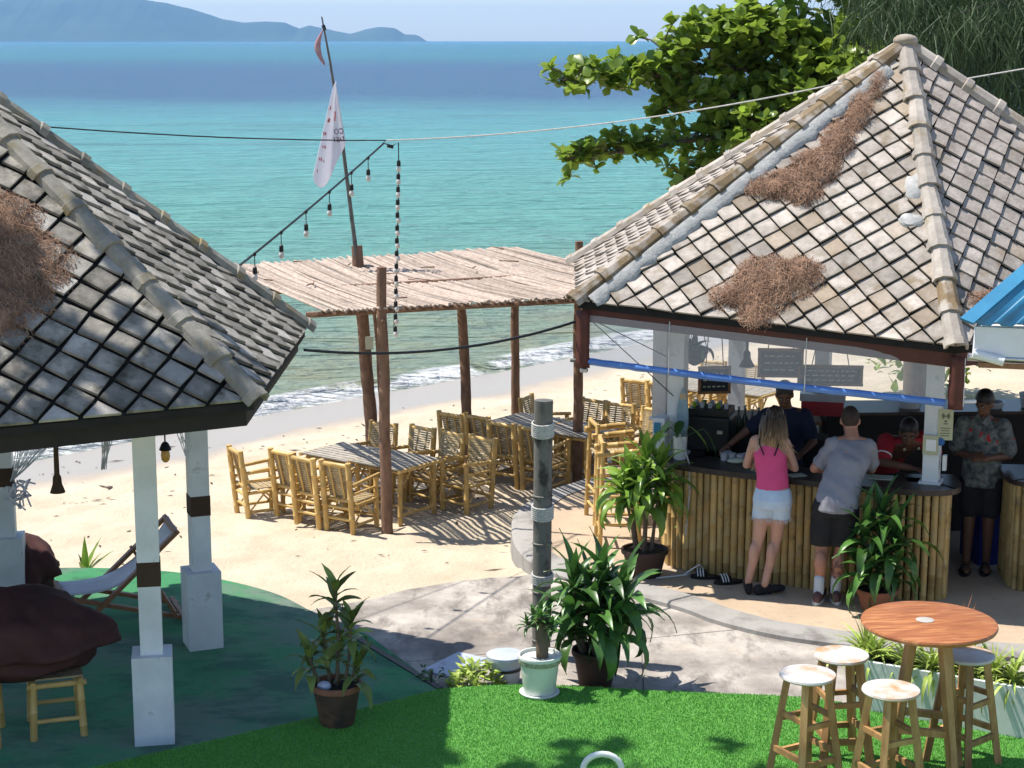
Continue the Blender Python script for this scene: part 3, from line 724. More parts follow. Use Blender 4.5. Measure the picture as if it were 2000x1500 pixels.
# ---------------------------------------------------------------- bar roof (six sided)
BV = [V(.57, 15.35, 2.58), V(3.60, 14.35, 2.35), V(6.9, 16.0, 2.40), V(6.5, 18.6, 2.50), V(3.6, 19.3, 2.55), V(.645, 18.0, 2.58)]
BA = V(3.58, 16.6, 4.75)
bar = thing('beach_bar', 'six sided beach bar with pale diamond tiled roof and brown eave beam', 'bar', (3.6, 16.6, .045))
dk = MB()
dk.add([*BV, BA, *[e + V(0, 0, -.05) for e in BV], BA + V(0, 0, -.05)], [(k, (k + 1) % 6, 6) for k in range(6)] + [(7 + (k + 1) % 6, 7 + k, 13) for k in range(6)] + [(k, 7 + k, 7 + (k + 1) % 6, (k + 1) % 6) for k in range(6)])
roof_b = dk.build('roof', M['deck_dark'], bar, world=True)
budget = [300]; st_b = MB()
for k in (0, 1, 5, 2, 3, 4):
    tiles_on_face(roof_b, BV[k], BV[(k + 1) % 6], BA, .243, .0085, .019, M['tile_warm'], budget if k in (0, 1) else [0], st_b)
so = st_b.build('tile_field', M['tile_warm_field'], roof_b, world=True); so['kind'] = 'stuff'
for k in range(6):
    nA = face_n(BV[(k - 1) % 6], BV[k], BA); nB = face_n(BV[k], BV[(k + 1) % 6], BA)
    dout = (BV[k] - BA); dout.z = 0; dout.normalize()
    ms = [M['hip_brown']] if k == 0 else ([M['hip_warm'], M['hip_brown'], M['hip_warm'], M['hip_warm'], M['hip_warm'], M['hip_warm'], M['hip_warm'], M['hip_warm'], M['hip_warm'], M['hip_warm'], M['hip_warm']] if k == 1 else [M['hip_warm']])
    hip_tiles(roof_b, BV[k] + V(dout.x, dout.y, 0) * .03 + V(0, 0, .03), BA + V(0, 0, .03), nA, nB, .088, .34, ms)
cap = MB(); cap.ell(BA + V(0, 0, .05), (.115, .115, .06), 14, 8); cap.build('finial_cap', M['hip_warm'], roof_b, 60, world=True)
# mortar bedding along the stained hip and cement patches by the pale hip
mo = MB(); uA = (BV[1] - BV[0]).normalized(); nf = face_n(BV[0], BV[1], BA); vA = nf.cross(uA)
hipd = (BA - BV[0]); Lh = hipd.length; hipd.normalize(); inw = nf.cross(hipd).normalized() * -1
k = 60; vs_ = []
for i in range(k + 1):
    p = BV[0] + hipd * (Lh * (.02 + .9 * i / k)); wv_ = .15 + .05 * mnoise.noise(V(i * .5, 0, 0)) + .02 * mnoise.noise(V(i * 1.7, 3, 0))
    vs_ += [p + nf * .07 + inw * .06, p + nf * .065 + inw * wv_, p + nf * .035 + inw * (wv_ + .03)]
if (vs_[1] - vs_[0]).dot((BV[1] - BV[0])) < 0: print('mortar side!')
mo.add(vs_, [(i * 3 + j, i * 3 + j + 1, i * 3 + j + 4, i * 3 + j + 3) for i in range(k) for j in range(2)]); mo.build('mortar_bed', M['mortar'], roof_b, 60, world=True)
def patch(cu, cv, ru, rv, sd):
    mb = MB(); k = 18; c_ = BV[0] + uA * cu + vA * cv; r1 = []; r2 = []
    for j in range(k):
        a = 6.283 * j / k; q = 1 + .35 * mnoise.noise(V(math.cos(a) * 1.8, math.sin(a) * 1.8, sd))
        e = uA * math.cos(a) * ru * q + vA * math.sin(a) * rv * q
        r1.append(c_ + e + nf * .03); r2.append(c_ + e * .8 + nf * (.052 + .01 * mnoise.noise(V(a, sd, 0))))
    mb.add(r1 + r2 + [c_ + nf * .056], [(j, (j + 1) % k, k + (j + 1) % k, k + j) for j in range(k)] + [(k + j, k + (j + 1) % k, 2 * k) for j in range(k)])
    mb.build('cement_patch', M['mortar'], roof_b, 50, world=True)
fl = (BV[1] - BV[0]).length
patch(2.64, 1.56, .10, .15, 3); patch(2.66, 1.20, .12, .07, 8)
# brown eave beams
for k in (0, 1, 5):
    a, b_ = BV[k], BV[(k + 1) % 6]; c0 = (BA - (a + b_) / 2); c0.z = 0; c0.normalize(); e = (b_ - a).normalized() * .02
    mb = MB(); mb.beam(a + c0 * .06 + V(0, 0, -.115) + e, b_ + c0 * .06 + V(0, 0, -.115) - e, .045, .115); mb.build('eave_beam', M['brown_paint'], bar, world=True)
for k in range(6):
    q = BV[k].lerp(BA, .03); MB().beam(q + V(0, 0, -.12), BA + V(0, 0, -.2), .06, .09).build('rafter', M['brown_paint'], bar, world=True)
A_, B_ = BV[0], BV[1]
needle_pile('brown dead needle litter on the lower half of the pale bar roof', A_, B_, BA, [(1.62, .42, .36, .24), (1.50, .24, .30, .20), (1.56, .06, .14, .12), (1.84, .54, .20, .15), (1.24, .20, .13, .10)], 4600, 12)
needle_pile('long brown needle drift beside the stained hip of the bar roof', A_, B_, BA, [(1.56, 1.44, .30, .17), (1.76, 1.66, .22, .22), (1.90, 1.98, .15, .24), (2.03, 2.34, .11, .24), (2.13, 2.66, .07, .18), (1.36, 1.36, .2, .08), (1.72, 1.36, .16, .14)], 5200, 21)
needle_pile('small rusty needle clump beside the blue sheet roof', BV[1], BV[2], BA, [(.52, .34, .22, .13)], 700, 31)
# ================================================================ STICK SHELTER
sh = thing('beach_shelter', 'flat stick roofed shelter on bark covered posts over the beach tables', 'shelter', (-.4, 20, -.28))
def bark_post(name, a, b_, r, parent, n=9):
    a, b_ = V(*a), V(*b_); pts = []; rad = []; k = 22
    for i in range(k + 1):
        t_ = i / k; p = a.lerp(b_, t_)
        p = p + V(.022 * mnoise.noise(V(t_ * 4, a.x, 1)), .022 * mnoise.noise(V(t_ * 4, a.x, 5)), 0) * (1 if i else 0)
        pts.append(p); rad.append(r * (1.12 - .24 * t_) * (1 + .16 * mnoise.noise(V(t_ * 16, a.y, 2))))
    return MB().tube(pts, rad, n).build(name, M['bark'], parent, 50, world=True)
bark_post('post', (-1.30, 18.08, -.45), (-1.33, 18.10, 2.54), .058, sh)
bark_post('post', (-1.63, 20.9, -.5), (-1.84, 21.1, 2.42), .075, sh)
bark_post('post', (-.48, 20.55, -.5), (-.60, 20.85, 2.06), .06, sh)
bark_post('post', (.06, 22.0, -.5), (.03, 22.0, 2.18), .055, sh)
bark_post('post', (.77, 20.27, -.5), (.76, 20.3, 2.56), .055, sh)
K1, K2, F1, F2 = V(-3.45, 21.2, 2.15), V(0.05, 22.12, 2.27), V(-1.95, 18.0, 2.10), V(1.9, 18.66, 2.22)
bark_post('beam', F1 + V(-.15, .05, -.045), F2 + V(.1, .05, -.045), .028, sh, 7)
bark_post('beam', K1 + V(-.1, -.15, -.045), K2 + V(.15, -.15, -.045), .03, sh, 7)
bark_post('beam', K1.lerp(F1, .5) + V(0, 0, -.05), K2.lerp(F2, .5) + V(0, 0, -.05), .03, sh, 7)
bark_post('cross_beam', V(-1.75, 21.05, 2.08), V(-1.31, 18.0, 1.99), .026, sh, 7)
bark_post('cross_beam', V(.05, 22.0, 2.15), V(.8, 19.0, 2.08), .026, sh, 7)
ns = 128
for i in range(ns):
    t_ = (i + rnd.uniform(-.25, .25)) / (ns - 1); a = K1.lerp(K2, t_); b_ = F1.lerp(F2, t_); d = (b_ - a).normalized()
    a = a - d * rnd.uniform(-.05, .16); b_ = b_ + d * rnd.uniform(0, .10); r = rnd.uniform(.010, .0165)
    z0 = rnd.uniform(0, .012); mid = a.lerp(b_, .5); b_ = b_ + V(rnd.gauss(0, .03), 0, 0)
    pts = []
    for j in range(7):
        q = j / 6; p = a.lerp(b_, q); pts.append(p + V(.018 * mnoise.noise(V(q * 5, i * 3.1, 0)), 0, z0 + .012 * mnoise.noise(V(q * 4, i * 2.3, 5)) - .06 * math.sin(math.pi * q) * math.sin(math.pi * t_)))
    MB().tube(pts, [r * rnd.uniform(.85, 1.1) for _ in pts], 6).build('stick', M['reed'], sh, 50, world=True)
fork = MB()
for i in range(16):
    t_, q = rnd.random(), rnd.random(); p = K1.lerp(K2, t_).lerp(F1.lerp(F2, t_), q) + V(0, 0, .03); a = rnd.uniform(0, 6.28); L = rnd.uniform(.08, .3)
    fork.tube([p, p + V(math.cos(a) * L, math.sin(a) * L, rnd.uniform(.0, .03))], [.009, .005], 5)
fork.build('twigs', M['bark'], sh, world=True)['kind'] = 'stuff'
pp = bark_post('lean_pole', (-1.50, 20.85, -.5), (-1.66, 21.0, 2.2), .022, sh, 7)
MB().box((-1.68, 20.83, 1.30), (.09, .02, .15), .2).build('junction_box', M['paper_white'], sh, world=True)

# flag pole, flags
fp = thing('flagpole', 'thin leaning bamboo flagpole lashed to the shelter corner post', 'flagpole', (-1.83, 20.95, -.4))
MB().tube([(-1.66, 21.02, -.45), (-1.77, 21.04, 1.6), (-1.845, 21.05, 2.4), (-1.99, 21.05, 3.75), (-2.11, 21.05, 4.6), (-2.19, 21.05, 5.07)], [.03, .028, .026, .02, .014, .008], 8).build('pole', M['bamboo_old'], fp, 50, world=True)
MB().tube([(-2.175, 21.05, 4.97), (-2.155, 21.03, 4.92)], .022, 6).build('lashing', M['black'], fp, world=True)
fl_ = thing('flag', 'long faded white flag with mirrored red lettering on the bamboo pole', 'flag', (-1.99, 21.05, 3.9))
def cloth(name, rows, mat_, parent, sub=6, thick=.004):
    """rows: list of polylines of equal length"""
    rws = [[V(*p) for p in r] for r in rows]
    k = len(rws[0]); m_ = len(rws); mb = MB(); vs_ = [p for r in rws for p in r]
    fs_ = [(i * k + j, i * k + j + 1, (i + 1) * k + j + 1, (i + 1) * k + j) for i in range(m_ - 1) for j in range(k - 1)]
    mb.add(vs_, fs_); o = mb.build(name, mat_, parent, 180, world=True)
    so_ = o.modifiers.new('solid', 'SOLIDIFY'); so_.thickness = thick
    ss = o.modifiers.new('sub', 'SUBSURF'); ss.levels = 2; ss.render_levels = 2
    return o
rows = []
for i in range(9):
    t_ = i / 8
    pole = V(-2.045, 21.04, 4.36).lerp(V(-1.925, 21.04, 3.60), min(1, t_ * 1.0))
    # hoist edge on the pole, fly edge hangs down and blows left
    fly = V(-2.06, 20.99, 4.32).lerp(V(-2.33, 20.86, 3.20), t_ ** .9)
    f1 = pole.lerp(fly, .28) + V(.01, -.10 * t_, -.05 * t_); f2 = pole.lerp(fly, .5) + V(.02, .07 * t_, -.16 * t_); f3 = pole.lerp(fly, .75) + V(.03, -.06 * t_, -.24 * t_ * t_)
    rows.append([pole, f1, f2, f3, fly])
cloth('banner', rows, M['flag'], fl_)
# mirrored lettering seen from the back of the hoist half
FLT = {'C': [[(1, .8), (.7, 1), (.3, 1), (0, .75), (0, .25), (.3, 0), (.7, 0), (1, .2)]], 'O': [[(.3, 0), (0, .25), (0, .75), (.3, 1), (.7, 1), (1, .75), (1, .25), (.7, 0), (.3, 0)]],
       'T': [[(0, 1), (1, 1)], [(.5, 1), (.5, 0)]], 'A': [[(0, 0), (.5, 1), (1, 0)], [(.2, .4), (.8, .4)]], 'S': [[(1, .85), (.7, 1), (.25, 1), (0, .78), (.2, .55), (.8, .45), (1, .22), (.75, 0), (.25, 0), (0, .15)]]}
def text_strokes(word, org, ux, uz, w_, h_, gap, th, mirror=False, push=V(0, -.016, 0)):
    mb = MB(); x0 = 0
    for ch in word:
        for st in FLT.get(ch, []):
            P = [org + ux * ((x0 + p[0] * w_) * (-1 if mirror else 1)) + uz * (p[1] * h_) + push for p in st]
            mb.tube(P, th, 4)
        x0 += w_ + gap
    return mb
text_strokes('CO', V(-1.955, 20.955, 3.745), V(1, .28, .08).normalized(), V(-.13, 0, 1).normalized(), .04, .055, .016, .006, True).build('lettering', M['flag_dark'], fl_, world=True)
text_strokes('TAST', V(-1.935, 20.955, 3.655), V(1, .28, .08).normalized(), V(-.13, 0, 1).normalized(), .027, .05, .009, .006, True).build('lettering', M['flag_dark'], fl_, world=True)
pr = MB()
for i in range(26):
    t_ = rnd.uniform(.25, .9); q = rnd.uniform(.15, .75)
    r_ = rows[min(7, int(t_ * 8))]; p = r_[3].lerp(r_[4], q) + V(0, -.006, 0); a = rnd.uniform(-.5, .5)
    pr.tube([p, p + V(.02 * math.sin(a), -.003, rnd.uniform(.02, .05))], rnd.uniform(.003, .006), 4)
pr.tube([rows[3][3] + V(.06, -.05, .12), rows[3][3] + V(.05, -.05, .01)], .011, 4)
pr.build('faded_print', M['flag_print'], fl_, world=True)['kind'] = 'stuff'
rf = thing('ragged_flag', 'small torn pink and red flag at the bamboo pole tip', 'flag', (-2.15, 21.04, 4.8))
rr_ = []
for i in range(8):
    t_ = i / 7; p = V(-2.155, 21.03, 4.95).lerp(V(-2.105, 21.02, 4.55), t_)
    wv_ = .045 * math.sin(t_ * 3.0) * (1 + .4 * mnoise.noise(V(t_ * 9, 0, 0)))
    rr_.append([p + V(-.005 - .07 * math.sin(t_ * 2.6), -.02, -.02 * t_), p + V(-.02 - wv_ - .07 * math.sin(t_ * 2.6), -.05, -.03), p + V(-.012 - wv_ * 2.0 - .05 * math.sin(t_ * 2.6), .0, -.05 * t_)])
cloth('rag', rr_, M['flag_red'], rf)

# ================================================================ BAMBOO FURNITURE
def part(mb, name, mt, par, smooth=45): return mb.build(name, mt, par, smooth)
def make_chair():
    t_ = thing('bamboo_armchair', 'x', 'chair')
    W, D, Hb, Hf, S = .175, .20, .78, .55, .33
    B = M['bamboo']
    for sx in (-1, 1):
        part(MB().bamboo((sx * W, -D, 0), (sx * W, -D - .075, Hb), .031), 'leg', B, t_)
        part(MB().bamboo((sx * W, D, 0), (sx * W, D, Hf), .028), 'leg', B, t_)
        part(MB().bamboo((sx * W, -D - .05, .52), (sx * W, D + .05, .565), .021), 'armrest', B, t_)
        part(MB().bamboo((sx * W, -D - .02, .43), (sx * W, D, .44), .016), 'side_rail', B, t_)
        part(MB().bamboo((sx * W, -D, .30), (sx * W, D, .31), .019), 'side_rail', B, t_)
        part(MB().bamboo((sx * W, -D, .09), (sx * W, D, .09), .017), 'side_rail', B, t_)
        part(MB().bamboo((sx * W, -D + .02, .10), (sx * W, 0, .295), .010), 'brace', B, t_)
        part(MB().bamboo((sx * W, D - .02, .10), (sx * W, 0, .295), .010), 'brace', B, t_)
        part(MB().bamboo((sx * .065, -D + .01, .37), (sx * .065, -D - .08, .73), .011), 'back_strut', B, t_)
    part(MB().bamboo((-W, -D - .072, .745), (W, -D - .072, .745), .024), 'top_rail', B, t_)
    part(MB().bamboo((-W, -D + .005, .355), (W, -D + .005, .355), .020), 'back_rail', B, t_)
    part(MB().bamboo((-W, -D - .01, .275), (W, -D - .01, .275), .018), 'stretcher', B, t_)
    part(MB().bamboo((-W, -D, .15), (W, -D, .15), .018), 'stretcher', B, t_)
    part(MB().bamboo((-W, D, .30), (W, D, .30), .020), 'stretcher', B, t_)
    part(MB().bamboo((-W, D, .12), (W, D, .12), .017), 'stretcher', B, t_)
    sl_ = MB()
    for i in range(15):
        q = i / 14; y, z = -D + .035 - .09 * q, .385 + .35 * q
        sl_.box((0, y, z), (2 * W - .05, .010, .019), Matrix.Rotation(.23, 3, 'X'))
    part(sl_, 'backrest', M['bamboo_slat'], t_, None)
    sl_ = MB()
    for i in range(12): sl_.box((0, -D + .03 + i * .034, S + .006 + .003 * (i % 2)), (2 * W - .02, .027, .012))
    part(sl_, 'seat', M['bamboo_slat'], t_, None)
    return t_
def make_table(L=.735, Wd=.69, H=.62):
    t_ = thing('bamboo_table', 'x', 'table'); B = M['bamboo']
    hx, hy = L / 2 - .06, Wd / 2 - .07
    for sx in (-1, 1):
        for sy in (-1, 1):
            part(MB().bamboo((sx * hx, sy * hy, 0), (sx * hx, sy * hy, H - .035), .027), 'leg', B, t_)
            part(MB().bamboo((sx * hx, sy * hy, .36), (sx * hx, sy * (hy - .17), H - .05), .013), 'brace', B, t_)
        part(MB().bamboo((sx * hx, -hy, .10), (sx * hx, hy, .10), .017), 'stretcher', B, t_)
        part(MB().bamboo((sx * (L / 2 - .005), -Wd / 2, H - .022), (sx * (L / 2 - .005), Wd / 2, H - .022), .021), 'edge_roll', B, t_)
        part(MB().bamboo((-hx, sx * hy, H - .05), (hx, sx * hy, H - .05), .018), 'rail', B, t_)
    part(MB().bamboo((-hx, 0, .10), (hx, 0, .10), .015), 'stretcher', B, t_)
    sl_ = MB(); k = 17
    for i in range(k):
        y = -Wd / 2 + Wd * (i + .5) / k
        sl_.box((0, y, H - .008 + .003 * (i % 2) + rnd.uniform(0, .002)), (L - .035, Wd / k * .80, .014))
    part(sl_, 'tabletop', M['bamboo_grey'], t_, None)
    return t_
chair0 = make_chair(); table0 = make_table()
used = {}
def put(o0, x, y, rz, label, group=None, z=None):
    o = o0 if o0.name not in used else copy_tree(o0)
    used[o0.name] = 1
    place(o, (x, y, sand_z(x, y) - .012 if z is None else z), rz); o['label'] = label
    if group: o['group'] = group
    elif 'group' in o: del o['group']
    return o
def face(dx, dy): return math.atan2(dy, dx) - math.pi / 2
T_ = V(.785, -.62, 0); Nn = V(.62, .785, 0)
GA = 'bamboo armchairs at the beach tables'
C1 = V(-1.55, 19.08, 0)
trz = math.atan2(T_.y, T_.x)
GT = 'bamboo tables on the sand'
for k, nm in ((-.37, 'slatted bamboo table with its end by the flag post'), (.372, 'slatted bamboo table beside the free standing bark post')):
    p = C1 + T_ * k; put(table0, p.x, p.y, trz, nm, GT)
near1 = [(-2.76, 19.03, (.88, .47), 'bamboo armchair turned a little apart at the open sand end of its row'), (-2.29, 18.90, (.66, .75), 'second bamboo armchair of the row from the open sand end'),
         (-2.03, 18.53, (.62, .785), 'third bamboo armchair of the row, close against its neighbour by the bark post'), (-1.69, 18.31, (.60, .80), 'bamboo armchair with its back to the lawn beside the free standing bark post')]
for x, y, f_, lb_ in near1: put(chair0, x, y, face(*f_) + rnd.uniform(-.07, .07), lb_, GA)
far1 = ['bamboo armchair across the first table next to the flag post', 'bamboo armchair across the first table, second from the flag post', 'bamboo armchair across the first table, third from the flag post', 'bamboo armchair across the first table with its whole side in view by the terrace']
for k, lb_ in zip((-.62, -.06, .36, .82), far1):
    p = C1 + T_ * k + Nn * .66; put(chair0, p.x, p.y, face(-Nn.x + rnd.gauss(0, .14), -Nn.y), lb_, GA)
C2 = V(.50, 20.62, 0)
for k, nm in ((-.40, 'grey slatted bamboo table between the inner shelter posts'), (.36, 'grey slatted bamboo table beside the post nearest the bar')):
    p = C2 + T_ * k; put(table0, p.x, p.y, trz, nm, GT)
near2 = ['dark backed bamboo armchair behind the middle bark post', 'dark backed bamboo armchair against the middle bark post', 'bamboo armchair with dark back, third along the second table', 'bamboo armchair with dark back seen beside the old grey bamboo pole']
for k, lb_ in zip((-1.02, -.60, -.14, .30), near2):
    p = C2 + T_ * k - Nn * (.56 if k > -.3 else .42); put(chair0, p.x, p.y, face(Nn.x + rnd.gauss(0, .06), Nn.y), lb_, GA)
far2 = ['bamboo armchair turned sideways on the sea side of the second table', 'bamboo armchair facing the bar over the second table', 'bamboo armchair beyond the second table next to the table end', 'bamboo armchair beyond the second table, hard by the bar counter']
for k, lb_, f_ in zip((-.62, -.10, .34, .80), far2, ((.9, -.4), (-.62, -.785), (-.5, -.86), (-.62, -.785))):
    p = C2 + T_ * k + Nn * .66; put(chair0, p.x, p.y, face(*f_), lb_, GA)
C3 = V(2.35, 23.2, 0)
put(table0, C3.x, C3.y, trz, 'bamboo table farthest toward the sea, seen past the bar', GT)
put(table0, C3.x + .75, C3.y - .35, trz, 'bamboo table seen under the blue roll between the chalkboards', GT)
for (x, y), f_, lb_ in (((1.72, 23.0), (.5, .86), 'bamboo armchair with its back to the bar near the sea side tables'), ((2.05, 22.72), (.62, .785), 'bamboo armchair by the bar post near the sea side tables'),
                        ((2.62, 23.9), (-.5, -.86), 'bamboo armchair beyond the farthest table, facing the bar'), ((3.1, 23.6), (-.5, -.86), 'bamboo armchair beyond the farthest table behind the hanging lamp')):
    put(chair0, x, y, face(*f_), lb_, GA)

def make_tall():
    t_ = thing('bamboo_bar_stool', 'x', 'bar stool'); B = M['bamboo']
    for sx in (-1, 1):
        for sy in (-1, 1):
            part(MB().bamboo((sx * .20, sy * .19, 0), (sx * .17, sy * .16, .72 if sy > 0 else 1.02), .024), 'leg', B, t_)
        part(MB().bamboo((sx * .19, -.18, .22), (sx * .19, .18, .22), .014), 'rung', B, t_)
        part(MB().bamboo((sx * .185, -.17, .40), (sx * .185, .17, .40), .014), 'rung', B, t_)
        part(MB().bamboo((sx * .175, -.22, .90), (sx * .175, .20, .93), .030), 'armrest', B, t_)
        part(MB().bamboo((sx * .172, .16, .70), (sx * .175, .16, .91), .02), 'arm_post', B, t_)
        part(MB().bamboo((-.19, sx * .18, .15), (.19, sx * .18, .15), .014), 'rung', B, t_)
        part(MB().bamboo((-.19, sx * .175, .32), (.19, sx * .175, .32), .014), 'rung', B, t_)
    part(MB().bamboo((-.17, -.165, 1.0), (.17, -.165, 1.0), .022), 'top_rail', B, t_)
    s_ = MB()
    for i in range(9): s_.box((0, -.15 + i * .038, .705), (.36, .031, .014))
    part(s_, 'seat', M['bamboo_slat'], t_, None)
    return t_
tall0 = make_tall()
put(tall0, .98, 17.55, R(-80), 'tall bamboo bar stool on the terrace nearer the beach tables', 'bamboo bar stools at the bar side', .046)
put(tall0, 1.02, 16.72, R(-88), 'tall bamboo bar stool behind the bright green potted plant', 'bamboo bar stools at the bar side', .046)

# old grey bamboo pole with rope wraps
gp = thing('bamboo_pole', 'thick weathered grey bamboo pole with white rope wraps', 'pole', (.23, 13.55, 0))
MB().bamboo((.23, 13.55, 0), (.245, 13.58, 2.07), .073, 16, .42, .3).build('culm', M['bamboo_old'], gp, 50, world=True)
for z0, k in ((1.80, 7), (1.14, 7), (.62, 5)):
    wr = MB()
    for i in range(k):
        a0 = rnd.uniform(0, .2); zz = z0 + i * .0155
        wr.tube([(.238 + .082 * math.cos(t_ * .5236), 13.56 + .082 * math.sin(t_ * .5236), zz + .012 * math.sin(t_ * .5236 + a0)) for t_ in range(13)], .0085, 6)
    wr.build('rope_wrap', M['rope_white'], gp, 60, world=True)

# low bamboo benches under the bean bag
def low_bench(loc, rz, label):
    t_ = thing('bamboo_bench', label, 'bench', loc, rz); B = M['bamboo']
    for sx in (-1, 1):
        for sy in (-1, 1): part(MB().bamboo((sx * .17, sy * .20, 0), (sx * .155, sy * .18, .40), .026), 'leg', B, t_)
        part(MB().bamboo((sx * .16, -.24, .41), (sx * .16, .24, .41), .022), 'rail', B, t_)
        part(MB().bamboo((-.20, sx * .185, .385), (.20, sx * .185, .385), .022), 'rail', B, t_)
        part(MB().bamboo((-.165, sx * .19, .13), (.165, sx * .19, .13), .017), 'stretcher', B, t_)
    s_ = MB()
    for i in range(9): s_.box((0, -.18 + i * .045, .435), (.36, .036, .014))
    part(s_, 'seat', M['bamboo_slat'], t_, None)
    return t_
low_bench((-3.20, 11.93, .05), R(18), 'low bamboo stool under the tip of the brown bean bag')
low_bench((-3.72, 11.72, .05), R(12), 'low bamboo stool under the bean bag, cut by the frame edge')
# ================================================================ HIGH TABLE AND STOOLS
ht = thing('high_table', 'round varnished red brown high table with splayed legs', 'table', (2.66, 10.94, .12), R(8))
tt = MB().lathe([(.0, 1.005), (.405, 1.005), (.425, 1.015), (.43, 1.03), (.425, 1.042), (.41, 1.045), (.0, 1.045)], n=64, cap=False).build('tabletop', M['wood_red'], ht, 35)
MB().lathe([(.0, 1.0455), (.055, 1.0455), (.058, 1.0475), (.05, 1.049), (.0, 1.049)], (-.02, .02, 0), 24, False).build('umbrella_hole_cover', M['bottle_cap'], tt, 35)
for a in (20, 110, 200, 290):
    c_, s_ = math.cos(R(a)), math.sin(R(a))
    MB().beam((.30 * c_, .30 * s_, 0), (.13 * c_, .13 * s_, 1.005), .052, .052, (c_, s_, .2)).build('leg', M['wood_leg'], ht)
    c2, s2 = math.cos(R(a + 90)), math.sin(R(a + 90))
    MB().beam((.235 * c_, .235 * s_, .36), (.235 * c2, .235 * s2, .36), .035, .045).build('stretcher', M['wood_leg'], ht)
    MB().beam((.13 * c_, .13 * s_, .975), (.13 * c2, .13 * s2, .975), .03, .05).build('apron', M['wood_leg'], ht)
def make_stool():
    t_ = thing('wooden_stool', 'x', 'stool')
    MB().lathe([(0, .722), (.155, .722), (.172, .728), (.18, .738), (.176, .750), (.165, .754), (.06, .752), (0, .752)], n=40, cap=False).build('seat', M['seat_white'], t_, 40)
    for a in (45, 135, 225, 315):
        c_, s_ = math.cos(R(a)), math.sin(R(a)); c2, s2 = math.cos(R(a + 90)), math.sin(R(a + 90))
        MB().beam((.235 * c_, .235 * s_, 0), (.125 * c_, .125 * s_, .723), .044, .044, (c_, s_, .1)).build('leg', M['wood_leg'], t_)
        z_ = .20 if a in (45, 225) else .24
        MB().beam((.205 * c_, .205 * s_, z_), (.205 * c2, .205 * s2, z_), .024, .038).build('stretcher', M['wood_leg'], t_)
        MB().beam((.168 * c_, .168 * s_, z_ + .24), (.168 * c2, .168 * s2, z_ + .24), .024, .034).build('stretcher', M['wood_leg'], t_)
    return t_
st0 = make_stool()
for x, y, rz, lb_ in ((1.87, 10.78, 30, 'round wooden stool with paint worn off its rim, outermost on the turf'), (2.15, 11.15, 10, 'round white topped wooden stool between the planter end and another stool'),
                      (2.34, 10.51, 25, 'round white topped wooden stool standing before the high table legs'), (2.97, 11.15, 40, 'round white topped wooden stool tucked behind the high table by the planter')):
    put(st0, x, y, R(rz), lb_, None, .12)

# white planter with spider plants
pl = thing('planter_box', 'long white planter box full of striped spider plants', 'planter', (3.0, 11.85, .12))
def wallbox(mb, a, b_, wd, z0, z1):
    mb.beam((a[0], a[1], (z0 + z1) / 2), (b_[0], b_[1], (z0 + z1) / 2), wd, z1 - z0)
pa, pb = V(2.46, 12.14, 0), V(5.2, 10.62, 0); pd = (pb - pa).normalized(); pn = V(-pd.y, pd.x, 0); pn = pn if pn.y > 0 else -pn
bx_ = MB(); wallbox(bx_, pa, pb, .03, .12, .48); wallbox(bx_, pa + pn * .30, pb + pn * .30, .03, .02, .48)
bx_.build('long_wall', M['planter'], pl, world=True)
ex = MB(); wallbox(ex, pa + pn * .016 + pd * .015, pa + pn * .284 + pd * .015, .03, .02, .478); ex.build('end_wall', M['planter'], pl, world=True)
so_ = MB(); so_.beam((pa.x + pn.x * .15, pa.y + pn.y * .15, .40), (pb.x + pn.x * .15, pb.y + pn.y * .15, .40), .265, .06); so_.build('soil', M['soil'], pl, world=True)

# ================================================================ LEAVES
def leaf_mesh(name, L, W, e0, bend, mt, seg=7, fold=.35, twist=0.0, belly=.45):
    """leaf growing along +X from the origin; e0 start pitch, bend total droop (radians)"""
    p = V(0, 0, 0); vs_ = []; a = e0
    for i in range(seg + 1):
        t_ = i / seg; wv_ = W * (math.sin(math.pi * min(1, (t_ * .93 + .05)) ** belly * 1.0) if belly != .45 else (math.sin(math.pi * (t_ * .94 + .06) ** .72)))
        wv_ = max(wv_, .004 if i < seg else .001)
        d = V(math.cos(a), 0, math.sin(a)); up = V(-math.sin(a), 0, math.cos(a)); tw = twist * t_
        s_ = V(0, 1, 0) * math.cos(tw) + up * math.sin(tw); u2 = up * math.cos(tw) - V(0, 1, 0) * math.sin(tw)
        rip = .08 * W * math.sin(t_ * 17)
        vs_ += [p + s_ * wv_ + u2 * (fold * wv_ + rip), p - u2 * 0, p - s_ * wv_ + u2 * (fold * wv_ - rip)]
        p = p + d * (L / seg); a -= bend / seg
    mb = MB(); mb.add(vs_, [(i * 3 + j, i * 3 + j + 1, i * 3 + j + 4, i * 3 + j + 3) for i in range(seg) for j in range(2)])
    me = mb.mesh(name, 180); me.materials.append(mt); return me
def leafset(mt, L, W, n=6, b0=.6, b1=2.2, e=(.9, .3), twist=.5, seg=7, fold=.35):
    out = []
    for i in range(n):
        t_ = i / max(1, n - 1)
        out.append(leaf_mesh('leaf', L * rnd.uniform(.85, 1.1), W * rnd.uniform(.85, 1.15), e[0] + (e[1] - e[0]) * t_, b0 + (b1 - b0) * t_, mt, seg, fold, rnd.uniform(-twist, twist)))
    return out
DENS = 1.45
